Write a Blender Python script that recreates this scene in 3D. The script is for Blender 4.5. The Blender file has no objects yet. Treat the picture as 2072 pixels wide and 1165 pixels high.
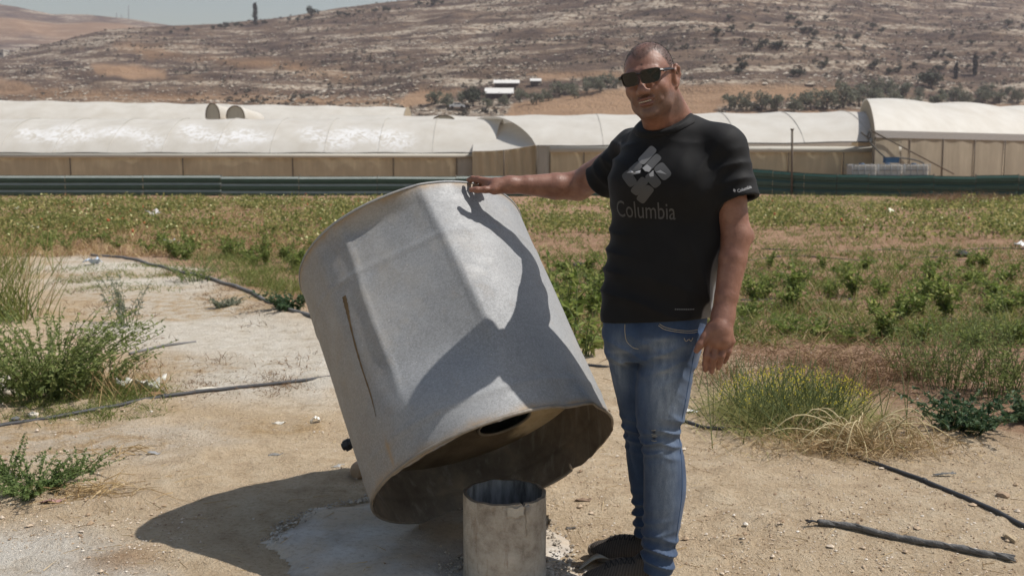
import bpy, math, random
import numpy as np
from mathutils import Vector, Matrix
from mathutils.bvhtree import BVHTree

S = bpy.context.scene
COL = S.collection
rng = np.random.default_rng(7)
random.seed(7)
R_ = math.radians

# ------------------------------------------------------------------ camera
CAM_H = 1.37
FPX = 2014.4                      # focal length in pixels of the 2072 px wide photograph
TILT = math.atan((582.5 - 335) / FPX)
cam_d = bpy.data.cameras.new('camera')
cam_d.lens = 35.0
cam_d.sensor_width = 36.0 * (2072 / FPX) / (36.0 / 35.0)
cam_d.clip_end = 6000
cam_d.clip_start = 0.05
cam = bpy.data.objects.new('camera', cam_d)
COL.objects.link(cam)
cam.location = (0, 0, CAM_H)
cam.rotation_euler = (math.pi / 2 - TILT, 0, 0)
cam_d.dof.use_dof = True
cam_d.dof.focus_distance = 3.25
cam_d.dof.aperture_fstop = 5.6
S.camera = cam

# ------------------------------------------------------------------ light
SUN_EL, SUN_AZ = 57.5, -1.0       # azimuth counted from +X towards +Y
w = bpy.data.worlds.new('World')
S.world = w
w.use_nodes = True
wn = w.node_tree.nodes
bg = wn['Background']
sky = wn.new('ShaderNodeTexSky')
sky.sky_type = 'NISHITA'
sky.sun_disc = False
sky.sun_elevation = R_(SUN_EL)
sky.sun_rotation = R_(90 - SUN_AZ)
sky.altitude = 300
sky.air_density = 1.65
sky.dust_density = 1.6
sky.ozone_density = 0.2
w.node_tree.links.new(sky.outputs[0], bg.inputs[0])
bg.inputs[1].default_value = 0.08
sl = bpy.data.lights.new('sun', 'SUN')
sl.energy = 4.5
sl.angle = R_(0.5)
sl.color = (1.0, 0.955, 0.89)
so = bpy.data.objects.new('sun', sl)
COL.objects.link(so)
_e, _a = R_(SUN_EL), R_(SUN_AZ)
SUNV = Vector((math.cos(_a) * math.cos(_e), math.sin(_a) * math.cos(_e), math.sin(_e)))
so.rotation_euler = SUNV.to_track_quat('Z', 'Y').to_euler()
so.location = SUNV * 50
S.view_settings.view_transform = 'Standard'
S.view_settings.look = 'None'
S.view_settings.exposure = 0.17
S.view_settings.gamma = 1.0
S.view_settings.use_curve_mapping = False

# ------------------------------------------------------------------ photo pixel -> place
_fw = np.array([0, math.cos(TILT), -math.sin(TILT)])
_up = np.array([0, math.sin(TILT), math.cos(TILT)])
_C = np.array([0, 0, CAM_H])
def ray(x, y):
    return _fw + np.array([1.0, 0, 0]) * (x - 1036) / FPX + _up * (582.5 - y) / FPX
def P(x, y, Y):
    r = ray(x, y)
    return _C + r * Y / r[1]
def Gv(x, y, z):
    x, y, z = [np.asarray(q, float) for q in (x, y, z)]
    r = _fw[None] + np.array([1.0, 0, 0])[None] * ((x - 1036) / FPX)[:, None] + _up[None] * ((582.5 - y) / FPX)[:, None]
    return _C + r * ((z - CAM_H) / r[:, 2])[:, None]
def G(x, y, z=0.0):
    r = ray(x, y)
    return _C + r * (z - CAM_H) / r[2]
def proj(p):
    v = np.atleast_2d(p) - _C
    d = v @ _fw
    return np.stack([1036 + FPX * v[:, 0] / d, 582.5 - FPX * (v @ _up) / d], 1)

# ------------------------------------------------------------------ object helpers
def tag(o, label=None, cat=None, group=None, kind=None):
    if label: o['label'] = label
    if cat: o['category'] = cat
    if group: o['group'] = group
    if kind: o['kind'] = kind
    return o
def empty(name, loc=(0, 0, 0), label=None, cat=None, group=None, rz=0.0):
    o = bpy.data.objects.new(name, None)
    o.empty_display_size = 0.1
    COL.objects.link(o)
    o.location = tuple(loc)
    o.rotation_euler = (0, 0, rz)
    return tag(o, label, cat, group)
_ORD = 'first second third fourth fifth sixth seventh eighth ninth tenth eleventh twelfth thirteenth fourteenth fifteenth sixteenth seventeenth eighteenth nineteenth'.split()
_TENS = {2: 'twent', 3: 'thirt', 4: 'fort', 5: 'fift', 6: 'sixt'}
def nth(i):
    """0 -> first, 20 -> twenty-first"""
    if i < 19: return _ORD[i]
    t, u = divmod(i + 1, 10)
    return _TENS[t] + 'ieth' if u == 0 else _TENS[t] + 'y-' + _ORD[u - 1]
def wloc(o):
    l = np.array(o.location)
    return l if o.parent is None else l + wloc(o.parent)
def mesh(name, v, f, mats, parent=None, smooth=True, world=True, loc=None, mi=None, attrs=None):
    """one mesh object; v in world coordinates, moved to the parent's origin"""
    v = np.asarray(v, float)
    off = np.zeros(3)
    if world:
        if parent is not None: off = wloc(parent)
        elif loc is not None: off = np.asarray(loc, float)
    v = v - off
    me = bpy.data.meshes.new(name)
    if isinstance(f, np.ndarray) and f.ndim == 2:
        n, k = f.shape
        me.vertices.add(len(v)); me.vertices.foreach_set('co', v.astype(np.float32).ravel())
        me.loops.add(n * k); me.loops.foreach_set('vertex_index', f.astype(np.int32).ravel())
        me.polygons.add(n)
        me.polygons.foreach_set('loop_start', np.arange(0, n * k, k, dtype=np.int32))
        me.polygons.foreach_set('loop_total', np.full(n, k, dtype=np.int32))
        me.update(calc_edges=True); me.validate()
    else:
        me.from_pydata([tuple(p) for p in v], [], [tuple(int(i) for i in q) for q in f])
    if not isinstance(mats, (list, tuple)): mats = [mats]
    for m in mats: me.materials.append(m)
    if mi is not None: me.polygons.foreach_set('material_index', np.asarray(mi, dtype=np.int32))
    me.polygons.foreach_set('use_smooth', np.full(len(me.polygons), smooth, dtype=bool))
    if attrs:
        for an, av in attrs.items():
            av = np.asarray(av, np.float32)
            if av.ndim == 1:
                at = me.attributes.new(an, 'FLOAT', 'POINT'); at.data.foreach_set('value', av)
            else:
                at = me.attributes.new(an, 'FLOAT_COLOR', 'POINT')
                c = np.ones((len(av), 4), np.float32); c[:, :3] = av
                at.data.foreach_set('color', c.ravel())
    me.update()
    o = bpy.data.objects.new(name, me)
    COL.objects.link(o)
    if parent is not None: o.parent = parent
    elif loc is not None and world: o.location = tuple(loc)
    return o
def copy_tree(o, parent=None):
    c = o.copy(); COL.objects.link(c); c.parent = parent
    for ch in list(o.children): copy_tree(ch, c)
    return c
class MB:
    """collects geometry"""
    def __init__(s): s.v = []; s.f = []; s.n = 0; s.m = []
    def add(s, v, f, mi=0):
        v = np.asarray(v, float).reshape(-1, 3)
        for q in f: s.f.append(tuple(int(i) + s.n for i in q)); s.m.append(mi)
        s.v.append(v); s.n += len(v); return s
    def box(s, c, h, rot=None, mi=0):
        c = np.asarray(c, float); h = np.asarray(h, float)
        v = np.array([[x, y, z] for x in (-1, 1) for y in (-1, 1) for z in (-1, 1)]) * h
        if rot is not None: v = v @ np.asarray(rot).T
        return s.add(v + c, [(0, 1, 3, 2), (4, 6, 7, 5), (0, 4, 5, 1), (2, 3, 7, 6), (0, 2, 6, 4), (1, 5, 7, 3)], mi)
    def tube(s, path, rad, n=8, cap=True, mi=0):
        v, f = tube(path, rad, n, cap); return s.add(v, f, mi)
    def build(s, name, mats, parent=None, smooth=True, **k):
        return mesh(name, np.concatenate(s.v), s.f, mats, parent, smooth, mi=s.m, **k)
def tube(path, rad, n=8, cap=True):
    p = np.asarray(path, float); m = len(p)
    r = np.broadcast_to(np.asarray(rad, float), (m,))
    t = np.gradient(p, axis=0); t /= np.linalg.norm(t, axis=1)[:, None] + 1e-9
    ref = np.array([0, 0, 1.0]) if abs(t[0, 2]) < 0.9 else np.array([1.0, 0, 0])
    v = []
    u = np.cross(t[0], ref)
    for i in range(m):
        u = u - t[i] * (u @ t[i]); u /= np.linalg.norm(u) + 1e-9
        w2 = np.cross(t[i], u)
        a = np.arange(n) * 2 * np.pi / n
        v.append(p[i] + r[i] * (np.cos(a)[:, None] * u + np.sin(a)[:, None] * w2))
    f = []
    for i in range(m - 1):
        for j in range(n):
            k = (j + 1) % n
            f.append((i * n + j, i * n + k, (i + 1) * n + k, (i + 1) * n + j))
    if cap:
        f.append(tuple(range(n))[::-1]); f.append(tuple((m - 1) * n + j for j in range(n)))
    return np.concatenate(v), f
def spline(pts, k=8):
    """Catmull-Rom through pts"""
    p = np.asarray(pts, float)
    q = np.vstack([2 * p[0] - p[1], p, 2 * p[-1] - p[-2]])
    out = []
    for i in range(1, len(q) - 2):
        for s in np.arange(k) / k:
            a, b, c, d = q[i - 1], q[i], q[i + 1], q[i + 2]
            out.append(0.5 * (2 * b + (c - a) * s + (2 * a - 5 * b + 4 * c - d) * s * s + (3 * b - a - 3 * c + d) * s ** 3))
    out.append(q[-2])
    return np.array(out)

# ------------------------------------------------------------------ numpy noise
def _hash(i, j, k, seed):
    h = (i * 374761393 + j * 668265263 + k * 2147483647 + seed * 1274126177) & 0xffffffff
    h = ((h ^ (h >> 13)) * 1274126177) & 0xffffffff
    h = h ^ (h >> 16)
    return (h & 0xffffff) / float(0xffffff)
def vnoise(p, seed=0):
    p = np.asarray(p, float)
    if p.shape[1] == 2: p = np.hstack([p, np.zeros((len(p), 1))])
    i = np.floor(p).astype(np.int64); f = p - i; f = f * f * (3 - 2 * f)
    r = 0
    for a in (0, 1):
        for b in (0, 1):
            for c in (0, 1):
                wgt = (f[:, 0] if a else 1 - f[:, 0]) * (f[:, 1] if b else 1 - f[:, 1]) * (f[:, 2] if c else 1 - f[:, 2])
                r = r + wgt * _hash(i[:, 0] + a, i[:, 1] + b, i[:, 2] + c, seed)
    return r
def fbm(p, oct=4, seed=0):
    p = np.asarray(p, float); r = 0; a = 0.5; t = 0
    for o in range(oct):
        r = r + a * vnoise(p * 2 ** o + 13.7 * o, seed + o); t += a; a *= 0.5
    return r / t
def sstep(a, b, x):
    t = np.clip((x - a) / (b - a), 0, 1); return t * t * (3 - 2 * t)

# ------------------------------------------------------------------ material helpers
class NT:
    def __init__(s, name):
        s.mat = bpy.data.materials.new(name); s.mat.use_nodes = True
        s.t = s.mat.node_tree; s.n = s.t.nodes; s.l = s.t.links
        s.n.clear()
        s.out = s.n.new('ShaderNodeOutputMaterial')
    def link(s, a, b): s.l.new(a, b)
    def _in(s, sock, v):
        if v is None: return
        if hasattr(v, 'is_output') or isinstance(v, bpy.types.NodeSocket): s.l.new(v, sock)
        elif isinstance(v, (tuple, list)) and len(v) == 3 and sock.type == 'RGBA': sock.default_value = (*v, 1)
        else: sock.default_value = v
    def coord(s, kind='Object', scale=None, rot=None):
        o = s.n.new('ShaderNodeTexCoord').outputs[kind]
        if scale is not None or rot is not None:
            m = s.n.new('ShaderNodeMapping')
            if scale is not None: m.inputs['Scale'].default_value = scale if isinstance(scale, (tuple, list)) else (scale,) * 3
            if rot is not None: m.inputs['Rotation'].default_value = rot
            s.l.new(o, m.inputs[0]); o = m.outputs[0]
        return o
    def geo(s, name='Position'): return s.n.new('ShaderNodeNewGeometry').outputs[name]
    def noise(s, vec, scale, detail=4, rough=0.55, dist=0.0):
        n = s.n.new('ShaderNodeTexNoise'); s._in(n.inputs['Vector'], vec)
        n.inputs['Scale'].default_value = scale; n.inputs['Detail'].default_value = detail
        n.inputs['Roughness'].default_value = rough; n.inputs['Distortion'].default_value = dist
        return n.outputs['Fac']
    def voro(s, vec, scale, feat='F1', out='Distance', rnd=1.0):
        n = s.n.new('ShaderNodeTexVoronoi'); n.feature = feat; s._in(n.inputs['Vector'], vec)
        n.inputs['Scale'].default_value = scale; n.inputs['Randomness'].default_value = rnd
        return n.outputs[out]
    def ramp(s, fac, stops, interp='LINEAR'):
        n = s.n.new('ShaderNodeValToRGB'); s._in(n.inputs[0], fac)
        cr = n.color_ramp; cr.interpolation = interp
        while len(cr.elements) < len(stops): cr.elements.new(0.5)
        for e, (p, c) in zip(cr.elements, stops):
            e.position = p
            e.color = (*c, 1) if isinstance(c, (tuple, list)) else (c, c, c, 1)
        return n.outputs[0]
    def mix(s, fac, a, b, mode='MIX'):
        n = s.n.new('ShaderNodeMix'); n.data_type = 'RGBA'; n.blend_type = mode
        s._in(n.inputs[0], fac)
        s._in(n.inputs[6], a); s._in(n.inputs[7], b)
        return n.outputs[2]
    def math(s, op, a, b=None, clamp=False):
        n = s.n.new('ShaderNodeMath'); n.operation = op; n.use_clamp = clamp
        s._in(n.inputs[0], a)
        if b is not None: s._in(n.inputs[1], b)
        return n.outputs[0]
    def sep(s, vec):
        n = s.n.new('ShaderNodeSeparateXYZ'); s._in(n.inputs[0], vec); return n.outputs
    def attr(s, name, out='Color'):
        n = s.n.new('ShaderNodeAttribute'); n.attribute_name = name; return n.outputs[out]
    def rnd(s): return s.n.new('ShaderNodeObjectInfo').outputs['Random']
    def island(s): return s.geo('Random Per Island')
    def bump(s, h, strength=0.5, dist=0.01, nrm=None):
        n = s.n.new('ShaderNodeBump'); s._in(n.inputs['Height'], h)
        n.inputs['Strength'].default_value = strength; n.inputs['Distance'].default_value = dist
        if nrm is not None: s._in(n.inputs['Normal'], nrm)
        return n.outputs[0]
    def bsdf(s, col, rough=0.8, metal=0.0, nrm=None, spec=0.5, **k):
        n = s.n.new('ShaderNodeBsdfPrincipled')
        s._in(n.inputs['Base Color'], col); s._in(n.inputs['Roughness'], rough); s._in(n.inputs['Metallic'], metal)
        s._in(n.inputs['Specular IOR Level'], spec)
        if nrm is not None: s._in(n.inputs['Normal'], nrm)
        for a, b in k.items(): s._in(n.inputs[a.replace('_', ' ')], b)
        s.l.new(n.outputs[0], s.out.inputs[0]); return n
    def leafy(s, col, trans=0.35, rough=0.6, tcol=None):
        d = s.n.new('ShaderNodeBsdfPrincipled'); s._in(d.inputs['Base Color'], col); d.inputs['Roughness'].default_value = rough
        d.inputs['Specular IOR Level'].default_value = 0.3
        t = s.n.new('ShaderNodeBsdfTranslucent'); s._in(t.inputs[0], tcol if tcol is not None else col)
        m = s.n.new('ShaderNodeMixShader'); m.inputs[0].default_value = trans
        s.l.new(d.outputs[0], m.inputs[1]); s.l.new(t.outputs[0], m.inputs[2]); s.l.new(m.outputs[0], s.out.inputs[0])
def simple(name, col, rough=0.7, var=0.25, scale=20.0, metal=0.0, bump=0.0, spec=0.4):
    m = NT(name); co = m.coord('Object')
    n = m.noise(co, scale, 5)
    c = m.mix(n, tuple(x * (1 - var) for x in col), tuple(min(1, x * (1 + var)) for x in col))
    m.bsdf(c, rough, metal, m.bump(m.noise(co, scale * 3, 4), bump, 0.01) if bump else None, spec)
    return m.mat
def leafmat(name, c1, c2, c3=None, trans=0.35):
    """leaf colours vary from leaf to leaf"""
    m = NT(name); r = m.island()
    st = [(0.0, c1), (0.6, c2)] + ([(1.0, c3)] if c3 else [])
    c = m.ramp(r, st)
    m.leafy(c, trans)
    return m.mat

# ================================================================== GROUND
def poly_sd(p, poly):
    """signed distance to a polygon, positive inside"""
    p = np.asarray(p, float)[:, :2]; q = np.asarray(poly, float)[:, :2]; n = len(q)
    d = np.full(len(p), 1e9); ins = np.zeros(len(p), bool)
    for i in range(n):
        a, b = q[i], q[(i + 1) % n]; e = b - a; wv = p - a
        t = np.clip((wv @ e) / (e @ e + 1e-12), 0, 1)
        d = np.minimum(d, np.linalg.norm(wv - t[:, None] * e, axis=1))
        c = (a[1] > p[:, 1]) != (b[1] > p[:, 1])
        xi = a[0] + (p[:, 1] - a[1]) / (b[1] - a[1] + 1e-12) * (b[0] - a[0])
        ins ^= c & (p[:, 0] < xi)
    return np.where(ins, d, -d)
def gpoly(px): return [G(x, y)[:2] for x, y in px]
FIELD = gpoly([(1075, 705), (1250, 700), (1430, 715), (1600, 790), (1800, 850), (2072, 900), (2400, 940), (2900, 960)])
FIELD = [*FIELD, (60, 5), (80, 60), (-80, 60)] + gpoly([(-700, 470), (-200, 490), (60, 505), (190, 515), (380, 540), (560, 600), (640, 640), (860, 690)])
CHALK = gpoly([(40, 525), (230, 520), (400, 540), (540, 610), (650, 680), (760, 740), (690, 800), (470, 795), (290, 780), (230, 700), (130, 600)])
PALE = gpoly([(-300, 1085), (150, 1085), (260, 1110), (310, 1165), (330, 1300), (-300, 1300)])
PALE2 = gpoly([(-60, 880), (200, 860), (420, 850), (460, 890), (300, 930), (60, 930)])
PADPX = [(548, 1112), (570, 1080), (610, 1055), (690, 1028), (780, 1020), (900, 1035), (1000, 1040), (1095, 1065), (1130, 1100), (1165, 1165), (1180, 1260), (760, 1290), (640, 1180), (585, 1142)]
PAD = gpoly(PADPX)
def rise(y): return np.minimum(np.maximum(y - 52, 0) * 0.035, 4.0)
def gz(xy):
    xy = np.atleast_2d(xy)[:, :2]
    x, y = xy[:, 0], xy[:, 1]
    calm = np.exp(-(((x - 0.1) / 1.0) ** 2 + ((y - 3.4) / 0.7) ** 2) ** 2)
    far = np.clip(1 - y / 60, 0, 1)
    h = (fbm(xy * 0.55, 3, 3) - 0.5) * 0.09 + (fbm(xy * 3.1, 3, 9) - 0.5) * 0.022
    h = h * (1 - 0.97 * calm)
    # loose bank of earth along the near edge of the field
    sd = poly_sd(xy, FIELD)
    h = h + 0.05 * np.exp(-((sd + 0.25) / 0.35) ** 2) * fbm(xy * 1.3, 2, 5) * (1 - calm)
    # furrows in the field
    h = h + np.where(sd > 0, 0.03 * np.sin(y * 2 * np.pi / 1.35) * sstep(0, 2, sd), 0) * (y < 60)
    return h * np.where(np.abs(x) + np.abs(y) > 80, 0.3, 1) + rise(y)
def gz1(x, y): return float(gz(np.array([[x, y]]))[0])
def on_ground(px, py):
    p = G(px, py)
    for _ in range(3): p = G(px, py, gz1(p[0], p[1]))
    return p

def on_ground_v(px, py):
    p = Gv(px, py, np.zeros(len(px)))
    for _ in range(3): p = Gv(px, py, gz(p))
    return p
_s = np.arange(-250, 251) / 250.0
_gx = 0.448 * np.sinh(8.75 * _s); _gy = 3.6 + 0.448 * np.sinh(8.75 * _s)
X, Y = np.meshgrid(_gx, _gy)
gv = np.stack([X.ravel(), Y.ravel(), np.zeros(X.size)], 1)
gv[:, 2] = gz(gv)
_near = (np.abs(gv[:, 0]) < 6) & (gv[:, 1] > 1) & (gv[:, 1] < 10)
gv[_near, 2] += (fbm(gv[_near] [:, :2] * 14, 3, 21) - 0.5) * 0.015 + np.maximum(fbm(gv[_near][:, :2] * 6.0, 3, 23) - 0.56, 0) * 0.10 * (1 - np.exp(-(((gv[_near][:, 0] - 0.1) / 0.9) ** 2 + ((gv[_near][:, 1] - 3.4) / 0.6) ** 2) ** 2))
n = len(_gx)
i = np.arange(n * n).reshape(n, n)
gf = np.stack([i[:-1, :-1].ravel(), i[:-1, 1:].ravel(), i[1:, 1:].ravel(), i[1:, :-1].ravel()], 1)
wp = gv[:, :2] + (np.stack([fbm(gv[:, :2] * 1.7, 3, 31), fbm(gv[:, :2] * 1.7, 3, 37)], 1) - 0.5) * 0.9
z_soil = sstep(-0.5, 0.4, poly_sd(wp, FIELD))
z_chalk = sstep(-0.35, 0.5, poly_sd(wp, CHALK))
z_pale = np.maximum(sstep(-0.15, 0.12, poly_sd(gv[:, :2] * 0.6 + wp * 0.4, PALE)), 0.6 * sstep(-0.25, 0.2, poly_sd(gv[:, :2] * 0.6 + wp * 0.4, PALE2)))
_tr = (gv[:, 1] > 4.6) & (gv[:, 1] < 16) & (gv[:, 0] < 0.5)
z_lit = np.where(_tr, sstep(0.48, 0.62, fbm(gv[:, :2] * np.array([0.7, 1.2]), 4, 51)), 0)
z_lit = np.maximum(z_lit, sstep(0.9, 0.0, np.hypot(gv[:, 0] - 1.6, (gv[:, 1] - 5.4) * 0.6)))
stain = np.exp(-(((gv[:, 0] - G(245, 1140)[0]) / 0.13) ** 2 + ((gv[:, 1] - G(245, 1145)[1]) / 0.10) ** 2))

m = NT('dry_earth')
co = m.geo('Position')
z = m.attr('zone'); zr = m.sep(z)
n_big = m.noise(co, 1.1, 5, 0.6)
n_mid = m.noise(co, 7.0, 6, 0.65)
n_fine = m.noise(co, 60.0, 5, 0.7)
n_grit = m.noise(co, 210.0, 3, 0.7)
tan_ = m.ramp(n_mid, [(0.3, (0.42, 0.30, 0.185)), (0.5, (0.565, 0.43, 0.282)), (0.72, (0.66, 0.54, 0.385))])
tan_ = m.mix(m.math('MULTIPLY', n_big, 0.4), tan_, (0.58, 0.49, 0.36))
soil = m.ramp(n_mid, [(0.28, (0.20, 0.115, 0.07)), (0.5, (0.33, 0.20, 0.125)), (0.75, (0.45, 0.31, 0.20))])
chalk = m.ramp(n_mid, [(0.3, (0.40, 0.31, 0.215)), (0.40, (0.60, 0.535, 0.435)), (0.7, (0.72, 0.67, 0.585))])
pale = m.ramp(n_mid, [(0.3, (0.52, 0.45, 0.36)), (0.6, (0.68, 0.63, 0.55))])
litter = m.ramp(n_fine, [(0.3, (0.24, 0.15, 0.07)), (0.6, (0.48, 0.33, 0.17))])
c = m.mix(zr[1], tan_, chalk)
c = m.mix(m.attr('pale', 'Fac'), c, pale)
c = m.mix(zr[0], c, soil)
c = m.mix(m.math('MULTIPLY', zr[2], m.ramp(n_mid, [(0.4, 0.0), (0.6, 0.85)])), c, litter)
c = m.mix(m.math('MULTIPLY', m.attr('stain', 'Fac'), 0.75), c, (0.30, 0.17, 0.075))
c = m.mix(m.ramp(n_fine, [(0.36, 0.45), (0.52, 0.0)]), c, m.mix(1.0, c, (0.60, 0.52, 0.44), 'MULTIPLY'))
c = m.mix(m.ramp(n_grit, [(0.60, 0.0), (0.74, 0.55)]), c, (0.70, 0.62, 0.52))
c = m.mix(m.ramp(n_grit, [(0.26, 0.6), (0.38, 0.0)]), c, (0.20, 0.14, 0.10))
h = m.math('ADD', m.math('MULTIPLY', n_fine, 0.7), m.math('MULTIPLY', n_grit, 0.35))
h = m.math('ADD', h, m.math('MULTIPLY', n_mid, 1.6))
m.bsdf(c, 0.95, 0, m.bump(h, 1.0, 0.030), 0.15)
M_EARTH = m.mat
ground = tag(mesh('ground', gv, gf, M_EARTH, attrs={'zone': np.stack([z_soil, z_chalk, z_lit], 1), 'pale': z_pale, 'stain': stain}), kind='structure')

# ---- concrete pad around the pipe stub
m = NT('poured_concrete'); co = m.geo('Position')
a1 = m.noise(co, 5, 6, 0.65); a2 = m.noise(co, 45, 5, 0.7); a3 = m.noise(co, 190, 3, 0.7)
c = m.ramp(a1, [(0.3, (0.34, 0.30, 0.255)), (0.5, (0.50, 0.465, 0.42)), (0.7, (0.60, 0.575, 0.53))])
c = m.mix(m.ramp(m.noise(co, 2.6, 5, 0.65), [(0.42, 0.0), (0.62, 0.8)]), c, (0.50, 0.40, 0.285))
c = m.mix(m.ramp(a2, [(0.35, 0.5), (0.5, 0.0)]), c, (0.30, 0.25, 0.2))
c = m.mix(m.ramp(a3, [(0.62, 0.0), (0.75, 0.4)]), c, (0.68, 0.65, 0.6))
m.bsdf(c, 0.9, 0, m.bump(m.math('ADD', a2, m.math('MULTIPLY', a3, 0.4)), 0.5, 0.01), 0.2)
M_CONC = m.mat
lo = np.min(PAD, 0) - 0.1; hi = np.max(PAD, 0) + 0.1
gx = np.arange(lo[0], hi[0], 0.014); gy = np.arange(lo[1], hi[1], 0.014)
Xp, Yp = np.meshgrid(gx, gy); pv = np.stack([Xp.ravel(), Yp.ravel()], 1)
sd = poly_sd(pv + (np.stack([fbm(pv * 6, 4, 61), fbm(pv * 6, 4, 67)], 1) - 0.5) * 0.16, PAD)
pz = gz(pv) + 0.002 + 0.018 * sstep(-0.012, 0.07, sd) + (fbm(pv * 5, 3, 71) - 0.5) * 0.018 + (fbm(pv * 22, 3, 72) - 0.5) * 0.005 - 0.03 * (sd < -0.012)
i = np.arange(len(pv)).reshape(Xp.shape)
pf = np.stack([i[:-1, :-1].ravel(), i[:-1, 1:].ravel(), i[1:, 1:].ravel(), i[1:, :-1].ravel()], 1)
pf = pf[(sd[pf] > -0.03).all(1)]
tag(mesh('concrete_pad', np.column_stack([pv, pz]), pf, M_CONC), kind='structure')

# ---- loose gravel, grit and clods lying on the earth (uncountable)
_ico = np.array([[0, 0, 1], [0.9, 0, 0.25], [0.28, 0.85, 0.25], [-0.72, 0.52, 0.25], [-0.72, -0.52, 0.25], [0.28, -0.85, 0.25],
                 [0, 0, -0.5]])
_icf = np.array([[0, 1, 2], [0, 2, 3], [0, 3, 4], [0, 4, 5], [0, 5, 1], [6, 2, 1], [6, 3, 2], [6, 4, 3], [6, 5, 4], [6, 1, 5]])
def pebbles(pos, size, seed, flat=0.6):
    r = np.random.default_rng(seed); N = len(pos)
    v = _ico[None] * (1 + r.uniform(-0.3, 0.3, (N, 7, 3)))
    v = v * (size[:, None, None] * np.stack([r.uniform(0.7, 1.3, N), r.uniform(0.7, 1.3, N), r.uniform(0.5, 1, N) * flat / 0.6], 1)[:, None, :])
    a = r.uniform(0, 6.28, N); ca, sa = np.cos(a)[:, None], np.sin(a)[:, None]
    v = np.stack([v[..., 0] * ca - v[..., 1] * sa, v[..., 0] * sa + v[..., 1] * ca, v[..., 2]], -1) + pos[:, None]
    f = _icf[None] + (np.arange(N) * 7)[:, None, None]
    return v.reshape(-1, 3), f.reshape(-1, 3)
m = NT('gravel'); c = m.ramp(m.island(), [(0.0, (0.25, 0.17, 0.11)), (0.3, (0.42, 0.31, 0.21)), (0.7, (0.55, 0.44, 0.33)), (1.0, (0.72, 0.66, 0.58))])
m.bsdf(c, 0.95, 0, None, 0.1); M_GRAVEL = m.mat
N = 70000
yy = 2.6 + 4.6 * rng.random(N) ** 1.5; xx = (rng.random(N) - 0.5) * (yy * 1.25 + 0.6)
gp = np.stack([xx, yy], 1)
dens = fbm(gp * 2.2, 3, 81)
keep = (dens + rng.normal(0, 0.09, N) > 0.47) & (poly_sd(gp, PALE) < 0.05 + rng.random(N) * 0.2) & ((poly_sd(gp, PAD) < 0.0) | (rng.random(N) < 0.12))
gp = gp[keep]; sz = 0.0016 + 0.0046 * rng.random(len(gp)) ** 3.2 + (rng.random(len(gp)) < 0.012) * rng.random(len(gp)) * 0.012
gpz = gz(gp) + (fbm(gp * 14, 3, 21) - 0.5) * 0.015 + np.maximum(fbm(gp * 6.0, 3, 23) - 0.56, 0) * 0.09 + np.where(poly_sd(gp, PAD) > 0, 0.022, 0) 
v, f = pebbles(np.column_stack([gp, gpz + sz * 0.25]), sz, 5)
tag(mesh('loose_gravel', v, f, M_GRAVEL, smooth=False), 'pale loose gravel and grit scattered over the dry earth', 'gravel', kind='stuff')

# ================================================================== TANK (tilted galvanised drum)
TC = np.array([-0.05623227, 3.41886645, 0.30655161]); TH, PH = 0.67545222, 2.17813914
TRU, TRV, TL = 0.446, 0.517, 0.904
TAX = np.array([math.cos(PH) * math.sin(TH), math.sin(PH) * math.sin(TH), math.cos(TH)])
TU = np.cross([0, 1, 0], TAX); TU /= np.linalg.norm(TU); TV = np.cross(TAX, TU)
def tank_hit(px, py):
    """where the sight line through a photo pixel meets the ideal drum: angle, length"""
    d = ray(px, py); o = _C - TC
    ou, ov, du, dv = o @ TU / TRU, o @ TV / TRV, d @ TU / TRU, d @ TV / TRV
    A = du * du + dv * dv; B = ou * du + ov * dv; Cc = ou * ou + ov * ov - 1
    D = max(B * B - A * Cc, 0); t = (-B - math.sqrt(D)) / A
    x = o + d * t
    return math.atan2(x @ TV / TRV, x @ TU / TRU), x @ TAX
ang0 = tank_hit(900, 650)[0]
def wrap(a): return (np.asarray(a) - ang0 + np.pi) % (2 * np.pi) - np.pi
cl = np.array([[*tank_hit(x, y)] for x, y in ((686, 488), (700, 520), (722, 600), (760, 700), (796, 790), (842, 850))])
cr_ = np.array([[*tank_hit(x, y)] for x, y in ((858, 392), (890, 450), (940, 550), (985, 640))])
clw, crw = wrap(cl[:, 0]), wrap(cr_[:, 0])
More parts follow.
